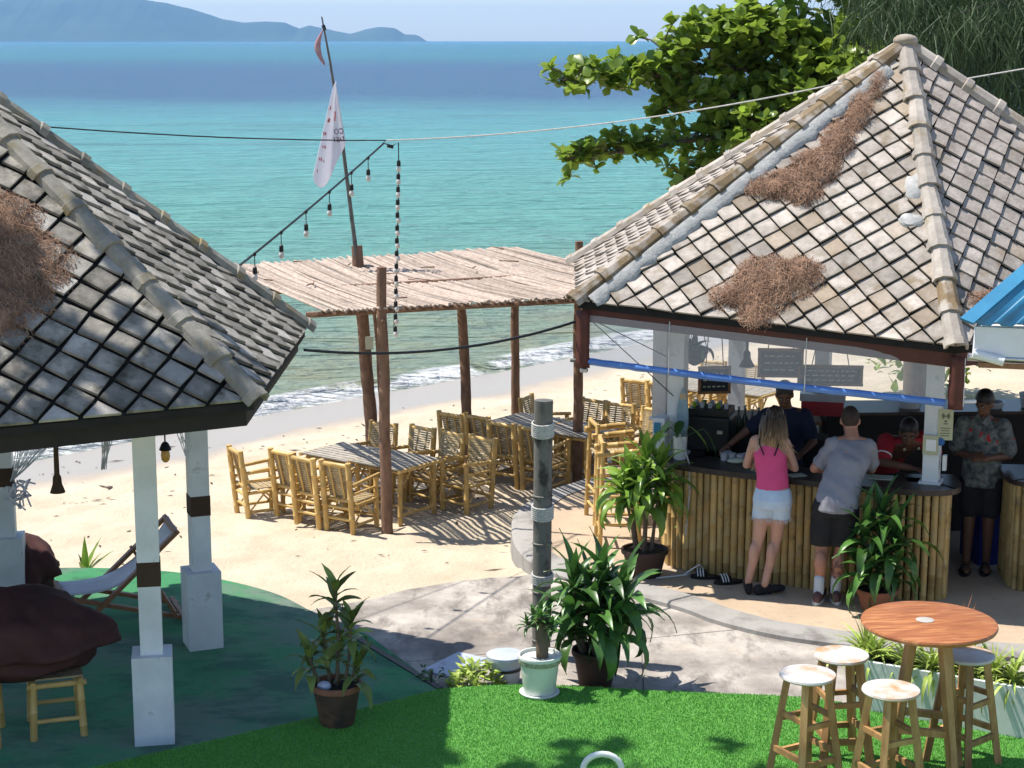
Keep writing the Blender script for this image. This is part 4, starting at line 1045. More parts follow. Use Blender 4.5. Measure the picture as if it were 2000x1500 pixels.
def head_of_leaves(parent, c, meshes, count, ztilt=0.0, smin=.7, smax=1.05, spiral=2.4, zs=.012):
    """rosette: young upright leaves in the middle, old drooping ones below"""
    n_ = len(meshes); count = int(count * DENS)
    for i in range(count):
        t_ = (i + .5) / count
        me = meshes[min(n_ - 1, int(t_ * n_))]
        s_ = rnd.uniform(smin, smax) * (1 - .25 * (1 - t_))
        mw = Matrix.Translation(V(*c) - V(0, 0, zs * i)) @ Matrix.Rotation(i * spiral + rnd.uniform(-.3, .3), 4, 'Z') @ Matrix.Rotation(rnd.gauss(ztilt, .10), 4, 'Y') @ Matrix.Scale(s_, 4)
        inst('leaf', me, parent, mw)
def stem(parent, a, b_, r, name='stem'):
    a, b_ = V(*a), V(*b_); q = a.lerp(b_, .5) + V(rnd.uniform(-.02, .02), rnd.uniform(-.02, .02), 0)
    return MB().tube([a, q, b_], [r * 1.2, r, r * .8], 7).build(name, M['stem'], parent, 60, world=True)
def pot(parent, c, r, h, mt, rimm=None, taper=.72, rim=.02, soilz=.9):
    c = V(*c)
    o = MB().lathe([(r * taper * .95, 0), (r * taper, .01), (r * .97, h - rim * 2.2), (r * .97, h - rim * 2)], c, 32).build('pot', mt, parent, 40, world=True)
    MB().lathe([(r * .96, h - rim * 2.1), (r * 1.06, h - rim * 2.0), (r * 1.08, h - rim), (r * 1.06, h), (r * .96, h), (r * .93, h - rim * 2)], c, 32, False).build('rim', rimm or mt, o, 40, world=True)
    MB().lathe([(0, h * soilz), (r * .92, h * soilz), (r * .90, h * soilz - .02), (0, h * soilz - .02)], c, 24, False).build('soil', M['soil'], parent, world=True)
    return o

# terracotta pot at the lawn edge
c = V(-1.22, 11.84, .121)
p1 = thing('potted_cordyline', 'leggy reddish green cordyline in a stained terracotta pot on the turf', 'potted plant', c)
pot(p1, c, .168, .30, M['terracotta_old'], M['terracotta'])
MB().ell(c + V(-.08, -.05, .29), (.05, .045, .035), 10, 7).build('stone', M['bucket'], p1, 60, world=True)
lv = leafset(M['leaf_red'], .32, .040, 6, .5, 1.7, (1.25, .15), .9)
for dx, dy, h_, k in ((.0, .02, 1.10, 11), (.08, .01, .88, 10), (-.07, .04, .80, 10), (-.14, -.02, .64, 8), (.11, -.03, .58, 8), (.02, .07, .70, 7)):
    stem(p1, c + V(dx * .7, dy * .7, .26), c + V(dx * 1.3, dy * 1.3, h_ - .15), .012)
    head_of_leaves(p1, c + V(dx * 1.3, dy * 1.3, h_ - .12), lv, k, 0, .7, 1.05, 2.4, .016)

# white glazed pot
c = V(.20, 12.42, .121)
p2 = thing('potted_succulent', 'stout crown of thorns plant in a white glazed pot with patterned rim', 'potted plant', c)
po_ = pot(p2, c + V(0, 0, .015), .150, .285, M['pot_white'], M['pot_white'], .78, .012)
MB().lathe([(.1518, .225), (.1545, .228), (.1562, .262), (.1545, .266)], c + V(0, 0, .015), 40, False).build('relief_band', M['pot_relief'], po_, 40, world=True)
MB().lathe([(.10, 0), (.142, .004), (.148, .018), (.138, .018), (.10, .012)], c, 32).build('saucer', M['pot_white'], p2, 40, world=True)
MB().tube([c + V(.02, 0, .25), c + V(.02, .01, .42), c + V(0, .01, .58)], [.045, .05, .03], 9).build('stem', M['stem'], p2, 60, world=True)
lv = leafset(M['leaf_dark'], .105, .017, 5, .3, 1.2, (1.2, .0), .3, 4)
for a, r_, z_ in ((0, .0, .62), (.8, .09, .58), (2.2, .10, .57), (3.5, .11, .55), (4.6, .08, .60), (5.5, .11, .54)):
    q = c + V(.01 + math.cos(a) * r_, math.sin(a) * r_, z_ + .02)
    MB().tube([c + V(.01, .01, .50), q - V(0, 0, .02)], [.022, .014], 6).build('branch', M['stem'], p2, world=True)
    head_of_leaves(p2, q, lv, 12, 0, .8, 1.15, 2.4, .004)

# big cordyline in a dark pot below the lawn edge
c = V(.63, 12.88, .001)
p3 = thing('potted_cordyline', 'large dark green cordyline with drooping leaves beside the bamboo pole', 'potted plant', c)
pot(p3, c, .17, .30, M['pot_dark'])
lv = leafset(M['leaf_dark'], .56, .062, 7, .5, 2.9, (1.35, .25), .8)
for dx, dy, h_, k in ((.05, .02, 1.02, 16), (-.16, .05, .96, 15), (.20, .06, .86, 15), (-.02, -.10, .80, 14), (.14, -.08, .70, 12), (-.19, -.06, .72, 12), (-.06, .14, .90, 11)):
    stem(p3, c + V(dx * .5, dy * .5, .26), c + V(dx, dy, h_ - .15), .014)
    head_of_leaves(p3, c + V(dx, dy, h_ - .12), lv, k, 0, .65, 1.02, 2.4, .014)

# bright dracaena at the bar corner
c = V(1.20, 15.62, .046)
p4 = thing('potted_dracaena', 'sunlit yellow green dracaena on bare stems in a brown pot at the bar corner', 'potted plant', c)
pot(p4, c, .20, .25, M['pot_dark'], None, .74)
lv = leafset(M['leaf_light'], .50, .058, 7, .5, 2.8, (1.3, .25), .8)
for dx, dy, h_, k in ((.0, .0, 1.22, 17), (-.15, .03, 1.08, 16), (.13, .0, 1.12, 16), (-.04, -.10, .98, 15), (.16, .08, .95, 12), (-.20, -.04, .96, 13)):
    stem(p4, c + V(dx * .4, dy * .4, .2), c + V(dx, dy, h_ - .15), .014)
    head_of_leaves(p4, c + V(dx, dy, h_ - .12), lv, k, 0, .65, 1.0, 2.4, .013)

# dark potted plant against the bar front
c = V(3.10, 14.62, .046)
p5 = thing('potted_dracaena', 'lush dark green dracaena in a terracotta pot against the bamboo bar front', 'potted plant', c)
pot(p5, c, .165, .19, M['terracotta'], None, .78)
lv = leafset(M['leaf_dark'], .54, .058, 7, .5, 2.9, (1.35, .25), .8)
for dx, dy, h_, k in ((.02, .0, 1.0, 16), (-.12, -.02, .84, 14), (.13, -.02, .80, 14), (.0, -.10, .66, 13), (-.10, -.08, .52, 9), (.12, -.07, .50, 9)):
    stem(p5, c + V(dx * .4, dy * .4, .15), c + V(dx, dy, h_ - .15), .014)
    head_of_leaves(p5, c + V(dx, dy, h_ - .12), lv, k, 0, .65, 1.0, 2.4, .013)

# spider plants in the planter
lv = leafset(M['leaf_spider'], .36, .015, 6, .7, 2.5, (1.3, .5), .2, 7, .25)
for i in range(9):
    q = pa + pd * (.10 + i * .20 + rnd.uniform(-.04, .04)) + pn * rnd.uniform(.10, .2)
    t_ = thing('spider_plant', ('striped yellow green spider plant at the planter end by the tall tuft' if i == 0 else 'striped yellow green spider plant tuft in the middle of the white planter'), 'plant', (q.x, q.y, .43), 0, 'spider plants in the planter')
    MB().ell((q.x, q.y, .445), (.03, .03, .03), 8, 6).build('crown', M['stem'], t_, 60, world=True)
    head_of_leaves(t_, (q.x, q.y, .47), lv, 40, 0, .6, 1.3, 2.4, .001)
q = V(2.56, 12.36, 0)
t_ = thing('spider_plant', 'tall tuft of thin bright leaves at the near end of the planter', 'plant', (q.x, q.y, 0))
MB().lathe([(.08, 0), (.11, .02), (.12, .42), (0, .42)], (q.x, q.y, 0), 14).build('pot', M['pot_dark'], t_, world=True)
head_of_leaves(t_, (q.x, q.y, .44), leafset(M['leaf_spider'], .42, .014, 6, .3, 2.0, (1.45, .7), .2, 7, .25), 44, 0, .7, 1.25, 2.4, .001)
q = V(3.18, 12.15, 0)
t_ = thing('bromeliad', 'rust orange spiky bromeliad behind the high table', 'plant', (q.x, q.y, 0))
MB().lathe([(.08, 0), (.11, .02), (.12, .55), (0, .55)], (q.x, q.y, 0), 14).build('pot', M['pot_dark'], t_, world=True)
head_of_leaves(t_, (q.x, q.y, .68), leafset(M['leaf_rust'], .36, .012, 5, .0, .5, (1.4, .35), .2, 5, .3), 16, 0, .8, 1.2)
# agave on the sand
q = V(-3.98, 16.1, sand_z(-3.98, 16.1))
t_ = thing('agave', 'small yellow green agave sprouting from the sand behind the carpet', 'plant', q)
for a, e, L, mt in ((100, 1.5, .36, 'leaf_light'), (40, 1.15, .36, 'leaf_light'), (10, .75, .34, 'leaf_light'), (150, 1.2, .2, 'leaf_red'), (260, .9, .22, 'leaf_light'), (0, 1.0, .25, 'leaf_light')):
    inst('leaf', leaf_mesh('leaf', L, .033, e, .15, M[mt], 6, .5), t_, Matrix.Translation(q) @ Matrix.Rotation(R(a), 4, 'Z'))
MB().ell(q + V(0, 0, .01), (.04, .04, .03), 8, 6).build('core', M['leaf_light'], t_, 60, world=True)

# creeper and small weeds by the bucket
def bush(name, label, c, rx, ry, rz_, cnt, mt, L, W, dup=1):
    c = V(*c); t_ = thing(name, label, 'plant', c)
    ms = leafset(mt, L, W, 5, .2, 1.1, (.9, -.1), .4, 4, .2)
    MB().tube([c, c + V(.01, .01, rz_ * .6)], .012, 6).build('stem', M['stem'], t_, world=True)
    for i in range(cnt):
        a = rnd.uniform(0, 6.28); q = rnd.random() ** .5; e = rnd.random()
        p = c + V(math.cos(a) * q * rx, math.sin(a) * q * ry, rz_ * (1 - q * q) * (.35 + .65 * e) + .015)
        inst('leaf', rnd.choice(ms), t_, Matrix.Translation(p) @ Matrix.Rotation(a + rnd.gauss(0, .6), 4, 'Z') @ Matrix.Rotation(rnd.gauss(.1, .4), 4, 'Y') @ Matrix.Scale(rnd.uniform(.7, 1.2), 4))
    return t_
bush('creeper', 'low variegated creeper spilling beside the pale bucket', (-.27, 12.83, .0), .20, .13, .24, 190, M['leaf_spider'], .075, .022)
bush('weed', 'small dark weeds at the corner of the carpet edging', (-.62, 12.95, .0), .12, .08, .16, 40, M['leaf_dark'], .06, .014)
bk = thing('bucket', 'pale blue white plastic bucket behind the turf edge', 'bucket', (-.05, 12.95, 0))
MB().lathe([(.10, 0), (.105, .01), (.125, .20), (.145, .205), (.145, .235), (.13, .24), (.0, .235)], (-.05, 12.95, 0), 28).build('body', M['bucket'], bk, 40, world=True)
MB().lathe([(.128, .12), (.1305, .122), (.1315, .138), (.128, .14)], (-.05, 12.95, 0), 28, False).build('band', M['black'], bk, 40, world=True)
sb_ = MB().box((-.42, 13.32, .0095), (.34, .5, .016), R(-33)).build('pavement_stain', M['bucket']); tag(sb_, 'pale blue grey stain on the pavement by the carpet edging', 'board')  # pale stain of the pavement, modelled as an added thin slab

# ================================================================ LOUNGE THINGS UNDER THE PAVILION
def bag(name, label, c, r, rz, tip, seed, group=None):
    t_ = thing(name, label, 'bean bag', c, rz)
    mb = MB(); n_, m_ = 64, 26; vs_ = []; fs_ = []
    for i in range(m_ + 1):
        v_ = -1 + 2 * i / m_
        for j in range(n_):
            a = 6.283 * j / n_
            k = max(0.0, 1 - abs(v_) ** 2.2) ** .62
            x, y = math.cos(a) * k, math.sin(a) * k
            seam = math.exp(-(v_ / .10) ** 2)
            out = 1 + .07 * seam * (1 + .8 * math.sin(a * 9 + seed)) + tip * max(0, math.cos(a)) ** 6 * (1 - abs(v_)) ** .8
            wr = mnoise.noise(V(x * 2.2, y * 2.2, v_ * 2.2 + seed)) * .12 + mnoise.noise(V(x * 5, y * 5, v_ * 5 + seed)) * .06 + .025 * (1 - abs(mnoise.noise(V(x * 3.1, y * 3.1, v_ * 3 + seed)))) ** 6 + .05 * math.sin(a * 5 + 3 * mnoise.noise(V(x, y, seed))) * (1 - abs(v_))
            wr -= .09 * math.exp(-((v_ + .22 + .05 * math.sin(a * 6)) / .07) ** 2)
            z = (v_ if v_ > 0 else v_ * .80) * r[2] * (1 + wr)
            z += .16 * r[2] * math.exp(-((x + .55) ** 2 + (y) ** 2) / .10) * (v_ > 0)
            vs_.append((x * r[0] * out * (1 + wr), y * r[1] * out * (1 + wr), z + r[2] * .62))
    for i in range(m_):
        for j in range(n_): fs_.append((i * n_ + j, i * n_ + (j + 1) % n_, (i + 1) * n_ + (j + 1) % n_, (i + 1) * n_ + j))
    mb.add(vs_, fs_); mb.build('cover', M['beanbag'], t_, 180)
    return t_
bag('bean_bag', 'large crumpled brown bean bag lying on low bamboo stools', (-3.53, 12.02, .455), (.60, .50, .36), R(-8), .16, 2.0)
bag('bean_bag', 'upright dark brown bean bag behind the far pavilion post', (-4.30, 14.95, .05), (.34, .36, .36), R(60), .1, 6.0)
sd = thing('side_table', 'small white topped wooden box table beside the deck chair', 'side table', (-4.02, 13.75, .05), R(25))
MB().box((0, 0, .295), (.34, .30, .025)).build('tabletop', M['white_paint'], sd); MB().box((0, 0, .14), (.30, .26, .28)).build('box', M['wood_deck'], sd)
MB().box((.03, .02, .328), (.13, .09, .035), .4).build('tissue_pack', M['paper_white'], sd)
# deck chair
dc = thing('deck_chair', 'wooden deck chair with white canvas sling facing the sea', 'deck chair', (-3.25, 14.34, .05), R(21))
for sy in (-1, 1):
    y = sy * .255; yi = sy * .215; yo = sy * .285
    MB().beam((-.42, y, .015), (.44, y, .79), .032, .055, (0, 1, 0)).build('back_rail', M['wood_deck'], dc)
    MB().beam((-.52, yi, .31), (.50, yi, .02), .032, .055, (0, 1, 0)).build('seat_rail', M['wood_deck'], dc)
    MB().beam((.13, yo, .54), (.40, yo, .06), .026, .042, (0, 1, 0)).build('prop', M['wood_deck'], dc)
MB().beam((.42, -.27, .775), (.42, .27, .775), .035, .035).build('top_bar', M['wood_deck'], dc)
MB().beam((-.51, -.23, .308), (-.51, .23, .308), .035, .035).build('front_bar', M['wood_deck'], dc)
MB().beam((.46, -.30, .045), (.46, .30, .045), .04, .03).build('rear_bar', M['wood_deck'], dc)
MB().beam((.385, -.30, .10), (.385, .30, .10), .026, .026).build('prop_bar', M['wood_deck'], dc)
rows = []
for i in range(13):
    t_ = i / 12; x = .44 - .95 * t_; z = .80 - .475 * t_ - .20 * math.sin(math.pi * t_ ** .85) * 1.0
    rows.append([(x, y, z - .012 * (1 - (y / .2) ** 2)) for y in (-.20, -.1, 0, .1, .20)])
cv = MB(); cv.add([p for r_ in rows for p in r_], [(i * 5 + j, i * 5 + j + 1, (i + 1) * 5 + j + 1, (i + 1) * 5 + j) for i in range(12) for j in range(4)])
o = cv.build('canvas_sling', M['canvas'], dc, 180); o.modifiers.new('s', 'SOLIDIFY').thickness = .006
# hanging lamps and tassel under the eave
tl = thing('hanging_tassel', 'dark brown macrame tassel hanging under the pavilion eave', 'tassel', (-3.22, 12.35, 1.65))
MB().tube([(-3.22, 12.35, 2.52), (-3.222, 12.35, 2.1), (-3.225, 12.35, 1.75)], [.012, .016, .020], 7).build('cord', M['rope_brown'], tl, world=True)
MB().lathe([(.02, .13), (.03, .11), (.034, .06), (.055, 0), (.045, .0)], (-3.225, 12.35, 1.65), 14).build('skirt', M['rope_brown'], tl, 40, world=True)
for x, y, z, lb_ in ((-2.50, 12.6, 1.86, 'amber glass bulb on dark cord beside the front pavilion post'), (-2.56, 13.5, 1.93, 'amber glass bulb on dark cord close to the rear pavilion post')):
    t_ = thing('pendant_bulb', lb_, 'lamp', (x, y, z))
    MB().tube([(x, y, 2.60), (x, y, z + .09)], .006, 6).build('cord', M['rope_brown'], t_, world=True)
    MB().lathe([(.015, .10), (.028, .085), (.045, .045), (.042, .04)], (x, y, z), 14).build('cap', M['black'], t_, 40, world=True)
    MB().lathe([(.02, .045), (.030, .03), (.034, .0), (.03, -.03), (.015, -.048), (.004, -.052)], (x, y, z), 14).build('bulb', M['amber'], t_, 60, world=True)
# white netting swags
def net(label, a, b_, wd, sag, seed, n_=10):
    t_ = thing('fishing_net', label, 'netting', b_); mb = MB(); rr = random.Random(seed); a, b_ = V(*a), V(*b_)
    side = V(.8, .5, 0).normalized()
    lines = []
    for i in range(n_):
        o_ = (i / (n_ - 1) - .5); pts = []
        for j in range(9):
            t_2 = j / 8; w_ = wd * (1 - t_2) ** 1.1 + .02 * (1 - t_2) + .012
            p = a.lerp(b_, t_2) + side * (o_ * w_ * 2) + V(0, 0, -sag * math.sin(math.pi * t_2)) + V(rr.gauss(0, .006), rr.gauss(0, .006), rr.gauss(0, .004))
            pts.append(p)
        lines.append(pts); mb.tube(pts, .0032, 4)
    for i in range(n_ - 1):
        for j in range(8):
            mb.tube([lines[i][j], lines[i + 1][j + 1]], .0024, 3); mb.tube([lines[i + 1][j], lines[i][j + 1]], .0024, 3)
    mb.build('mesh', M['net'], t_, world=True); return t_
net('loose white fishing net swag tied toward the far pavilion post', (-3.35, 13.6, 2.52), (-4.20, 14.62, 1.17), .42, .10, 4, 12)
net('bunched white net hanging free beside the front pavilion post', (-2.86, 12.9, 2.50), (-3.05, 13.0, 1.66), .075, -.02, 7, 14)
net('thin white net strand hanging between the two pavilion posts', (-2.42, 13.0, 2.5), (-2.46, 13.2, 1.72), .16, .02, 9, 8)
kn = thing('net_knot', 'knotted bunch of white netting on the far pavilion post', 'netting', (-4.14, 14.62, 1.1))
kb = MB()
for i in range(26):
    a = rnd.uniform(0, 6.28); q = V(-4.16 + .05 * math.cos(a), 14.60 + .05 * math.sin(a), 1.12 + rnd.uniform(-.09, .05))
    kb.tube([q, q + V(rnd.gauss(0, .05), rnd.gauss(0, .04), rnd.uniform(-.10, .04)), q + V(rnd.gauss(0, .05), rnd.gauss(0, .04), rnd.uniform(-.16, 0))], .008, 5)
kb.build('bunch', M['net'], kn, 60, world=True)

# ================================================================ WIRES AND STRING LIGHTS
def sagline(a, b_, sag, k=16):
    a, b_ = V(*a), V(*b_); return [a.lerp(b_, i / k) - V(0, 0, sag * 4 * (i / k) * (1 - i / k)) for i in range(k + 1)]
wr = MB(); wr.tube(sagline((-6.2, 11.6, 4.62), (-1.22, 17.5, 3.85), .12), .006, 5); tag(wr.build('stay_wire', M['cable']), 'thin dark wire from the grey pavilion roof to the string light junction', 'wire')
wr = MB(); wr.tube(sagline((-1.22, 17.5, 3.85), (3.05, 16.75, 4.42), .10), .007, 5); tag(wr.build('stay_wire', M['rope_white']), 'thin pale wire from the string light junction to the bar roof', 'wire')
wr = MB(); wr.tube(sagline((4.1, 16.6, 4.45), (6.0, 16.2, 4.80), .0), .007, 5); tag(wr.build('stay_wire', M['rope_white']), 'thin pale wire leaving the bar roof peak past the feathery tree', 'wire')
wr = MB(); wr.tube(sagline((-1.60, 13.6, 2.46), (.56, 15.42, 2.40), .12), .012, 6); tag(wr.build('cable', M['cable']), 'thick black cable slung from the pavilion eave to the bar eave', 'cable')
def bulb(t_, p, drop=.10):
    p = V(*p); MB().tube([p, p - V(0, 0, drop)], .004, 5).build('drop_cord', M['cable'], t_, world=True)
    s_ = MB().lathe([(.006, 0), (.017, -.01), (.020, -.05), (.018, -.062)], p - V(0, 0, drop), 10).build('socket', M['black'], t_, 40, world=True)
    MB().lathe([(.012, -.06), (.022, -.078), (.024, -.095), (.017, -.115), (.004, -.122)], p - V(0, 0, drop), 12).build('bulb', M['glass_bulb'], t_, 60, world=True)
s1 = thing('string_light', 'slanting string of bulbs from the pavilion eave to the wire junction', 'string lights', (-2.2, 14.3, 3.0))
ln_ = sagline((-2.24, 14.25, 2.98), (-1.24, 17.5, 3.82), .02, 32)
MB().tube(ln_, .006, 5).build('cord', M['cable'], s1, world=True); MB().tube([p + V(.01, 0, .02) for p in ln_], .004, 5).build('carrier_wire', M['cable'], s1, world=True)
for t_ in (.145, .31, .46, .605, .75, .90):
    i = int(t_ * 32); p = ln_[i]; MB().ell(p, (.016, .016, .018), 8, 6).build('clip', M['black'], s1, world=True); bulb(s1, p, .10)
s2 = thing('string_light', 'vertical string of bulbs hanging down over the shelter roof edge', 'string lights', (-1.13, 17.5, 1.9))
MB().tube([(-1.24, 17.5, 3.82), (-1.16, 17.5, 3.80), (-1.10, 17.5, 3.83), (-1.10, 17.5, 3.6), (-1.13, 17.5, 2.6), (-1.17, 17.5, 1.98)], .006, 6).build('cord', M['cable'], s2, world=True)
MB().tube([(-1.21, 17.5, 3.80), (-1.15, 17.5, 3.785)], .018, 7).build('plug', M['black'], s2, world=True)
for i in range(14):
    z = 3.66 - i * .125; x = -1.10 - .035 * (3.66 - z) ** .9
    MB().lathe([(.006, .0), (.018, -.01), (.020, -.05), (.018, -.06)], (x, 17.495, z), 10).build('socket', M['black'], s2, 40, world=True)
    MB().lathe([(.012, -.058), (.022, -.075), (.023, -.09), (.015, -.11), (.003, -.115)], (x + rnd.uniform(-.012, .012), 17.49, z), 12).build('bulb', M['glass_bulb'], s2, 60, world=True)
s3 = thing('string_light', 'short string of bulbs under the shelter roof by the bar', 'string lights', (.2, 19.5, 2.1))
ln_ = sagline((-.6, 19.6, 2.10), (1.2, 19.9, 2.12), .03, 12); MB().tube(ln_, .005, 5).build('cord', M['cable'], s3, world=True)
for i in (2, 4, 6, 8, 10): bulb(s3, ln_[i], .05)

# white hoop at the bottom of the view
hp = thing('pipe_hoop', 'white curved pipe handle rising from the turf', 'handle', (.53, 10.0, .12))
pts = [(.40, 10.0, .12)] + [(.535 - .115 * math.cos(R(a)), 10.0, .555 + .10 * math.sin(R(a))) for a in range(0, 181, 18)] + [(.68, 10.0, .12)]
MB().tube(pts, .019, 10).build('pipe', M['pvc_white'], hp, 60, world=True)
for x in (.40, .68): MB().lathe([(.045, 0), (.045, .012), (.022, .02)], (x, 10.0, .12), 14).build('base_flange', M['pvc_white'], hp, 40, world=True)
# ================================================================ BAR FURNISHING
def offs(P, d):
    out = []
    for i, p in enumerate(P):
        a = (P[min(i + 1, len(P) - 1)] - P[max(i - 1, 0)]).normalized(); out.append(p + V(a.y, -a.x, 0) * d)
    return out
CL = [V(1.56, 17.9, 0), V(1.47, 16.9, 0), V(1.44, 16.1, 0), V(1.50, 15.86, 0), V(1.75, 15.68, 0), V(2.1, 15.48, 0), V(2.6, 15.22, 0), V(3.1, 15.00, 0), V(3.45, 14.89, 0), V(3.66, 14.88, 0), V(3.76, 15.0, 0), V(3.78, 15.35, 0)]
CLs = catmull([tuple(p) for p in CL], 6)
ct = thing('bar_counter', 'curved bar counter clad in upright bamboo with dark top', 'counter', (2.3, 15.6, .046))
dense = []; acc = 0.0
for i in range(len(CLs) - 1):
    d = (CLs[i + 1] - CLs[i]).length
    while acc < d: dense.append(CLs[i].lerp(CLs[i + 1], acc / d)); acc += .068
    acc -= d
for p in dense:
    r = rnd.uniform(.029, .034)
    MB().bamboo((p.x, p.y, .048), (p.x + rnd.gauss(0, .004), p.y, 1.0), r, 8, .27).build('bamboo_stave', M['bamboo_clad'], ct, 50, world=True)
def strip(P, o1, o2, z0, z1):
    a, b_ = offs(P, o1), offs(P, o2); k = len(P); mb = MB()
    vs_ = [V(p.x, p.y, z) for p, q in zip(a, b_) for z in ()]
    for p, q in zip(a, b_): vs_ += [V(p.x, p.y, z0), V(p.x, p.y, z1), V(q.x, q.y, z1), V(q.x, q.y, z0)]
    fs_ = [(i * 4 + j, i * 4 + (j + 1) % 4, (i + 1) * 4 + (j + 1) % 4, (i + 1) * 4 + j) for i in range(k - 1) for j in range(4)] + [(0, 3, 2, 1), ((k - 1) * 4, (k - 1) * 4 + 1, (k - 1) * 4 + 2, (k - 1) * 4 + 3)]
    mb.add(vs_, fs_); return mb
sgn = 1 if (offs(CLs, 1)[30] - V(3.6, 16.6, 0)).length > (CLs[30] - V(3.6, 16.6, 0)).length else -1
strip(CLs, sgn * .11, -sgn * .34, 1.0, 1.05).build('counter_top', M['counter_top'], ct, 40, world=True)
strip(CLs, -sgn * .035, -sgn * .07, .048, .998).build('back_panel', M['fascia'], ct, 40, world=True)
ct2 = thing('bar_counter', 'short bamboo clad counter section beyond the gap in the bar', 'counter', (4.75, 15.15, .046))
c2 = [V(4.46, 15.75, 0), V(4.42, 15.3, 0), V(4.5, 15.14, 0), V(4.75, 15.1, 0), V(5.6, 15.3, 0)]
c2s = catmull([tuple(p) for p in c2], 8); acc = 0
for i in range(len(c2s) - 1):
    d = (c2s[i + 1] - c2s[i]).length
    while acc < d:
        p = c2s[i].lerp(c2s[i + 1], acc / d); MB().bamboo((p.x, p.y, .048), (p.x, p.y, 1.0), rnd.uniform(.029, .034), 8, .27).build('bamboo_stave', M['bamboo_clad'], ct2, 50, world=True); acc += .068
    acc -= d
strip(c2s, sgn * .08, -sgn * .3, 1.0, 1.045).build('counter_top', M['counter_top'], ct2, 40, world=True)
strip(c2s, -sgn * .035, -sgn * .07, .048, .998).build('back_panel', M['fascia'], ct2, 40, world=True)
# white roof posts standing on the counter and behind
for x, y, z0, s_ in ((1.52, 16.12, 1.05, .15), (3.62, 15.05, 1.05, .135), (2.36, 18.5, .046, .15), (3.3, 18.7, .046, .15), (1.5, 17.7, 1.05, .14), (6.3, 16.3, .046, .15), (6.0, 18.2, .046, .15)):
    po = MB().box((x, y, (z0 + 2.66) / 2), (s_, s_, 2.66 - z0), R(-22)).build('post', M['white_paint'], bar, world=True)
    if z0 > 1: MB().box((x, y, z0 + .012), (s_ + .05, s_ + .05, .024), R(-22)).build('post_foot', M['white_paint'], po, world=True)
# back counter, dark shelving
bc = thing('back_counter', 'dark back counter with pale front board inside the bar', 'counter', (3.6, 17.4, .046))
MB().beam((1.75, 17.35, .60), (3.0, 17.2, .60), .42, 1.10).build('cabinet', M['white_paint'], bc, world=True)
MB().beam((1.70, 17.32, 1.165), (3.02, 17.17, 1.165), .50, .03).build('top', M['wood_deck'], bc, world=True)
MB().beam((3.05, 17.3, .64), (8.2, 17.5, .64), .5, 1.19).build('cabinet', M['fascia'], bc, world=True)
MB().beam((3.03, 17.26, 1.25), (8.3, 17.48, 1.25), .6, .03).build('top', M['counter_top'], bc, world=True)
ish = thing('bottle_shelf', 'low dark speed rail shelf behind the bar counter', 'shelf', (2.35, 16.62, .046))
MB().beam((1.70, 16.75, .60), (2.95, 16.40, .60), .32, 1.10).build('body', M['fascia'], ish, world=True)
bt = None
for i in range(13):
    x = 2.02 + i * .062; y = 16.62 - (x - 2.02) * .28 + (i % 2) * .04; k = rnd.uniform(.9, 1.08)
    lab = ('tall dark bottle at the machine end of the bar shelf row' if i == 0 else ('dark bottle at the barman end of the bar shelf row' if i == 12 else 'dark glass bottle in the row on the bar shelf'))
    t_ = thing('bottle', lab, 'bottle', (x, y, 1.15), 0, 'bottles in a row on the bar shelf')
    MB().lathe([(.028, 0), (.030, .01), (.030, .13 * k), (.012, .18 * k), (.011, .235 * k)], (x, y, 1.15), 12).build('glass', M['bottle'], t_, 50, world=True)
    MB().lathe([(.013, .222 * k), (.013, .25 * k), (.0, .251 * k)], (x, y, 1.15), 10).build('cap', M['bottle_cap'], t_, 50, world=True)
mc = thing('coffee_machine', 'bulky black machine beside the left bar post', 'machine', (1.86, 16.36, 1.05), R(-18))
b0 = MB().box((0, 0, .17), (.42, .34, .34)).build('body', M['black'], mc); bv = b0.modifiers.new('b', 'BEVEL'); bv.width = .03; bv.segments = 3
MB().box((0, 0, .37), (.38, .30, .06)).build('cup_tray', M['black'], mc)
MB().box((.12, -.17, .20), (.05, .05, .03)).build('button', M['steel'], mc)
for i in range(9): MB().lathe([(.018, 0), (.022, .05), (.020, .05)], (-.15 + (i % 5) * .075, -.06 + (i // 5) * .10, .40), 10).build('cup', M['grey_box' if i % 3 else 'leaf_almond'], mc, 40)
for k_, (x, y) in enumerate(((1.93, 15.88), (2.0, 15.86), (2.07, 15.82), (1.97, 15.95), (2.13, 15.86))):
    t_ = MB().lathe([(.030, 0), (.038, .07), (.036, .07), (.028, .008)], (x, y, 1.0505), 14).build('glass_cup', M['grey_box'], None, 40); tag(t_, 'small clear cup drying on the bar counter', 'cup', 'cups on the bar counter')
cl_ = MB(); cl_.ell((2.03, 15.76, 1.075), (.09, .05, .025), 16, 8); o = cl_.build('bar_cloth', M['paper_white'], None, 180); tag(o, 'crumpled white cloth on the bar counter beside the cups', 'cloth')
sp_ = thing('menu_stand', 'pale grey upright box at the outer end of the bar counter', 'box', (1.36, 16.0, 1.05), R(-20))
MB().box((0, 0, .19), (.11, .16, .38)).build('body', M['white_wall'], sp_); MB().box((-.01, -.085, .29), (.06, .02, .10)).build('lid', M['blue_roof'], sp_)
vs1 = thing('vine_pot', 'white can holding a trailing vine at the foot of the bar post', 'potted plant', (1.53, 15.93, 1.05))
MB().lathe([(.055, 0), (.06, .01), (.068, .22), (.062, .22), (.055, .19)], (1.53, 15.93, 1.0505), 20).build('can', M['pvc_white'], vs1, 40, world=True)
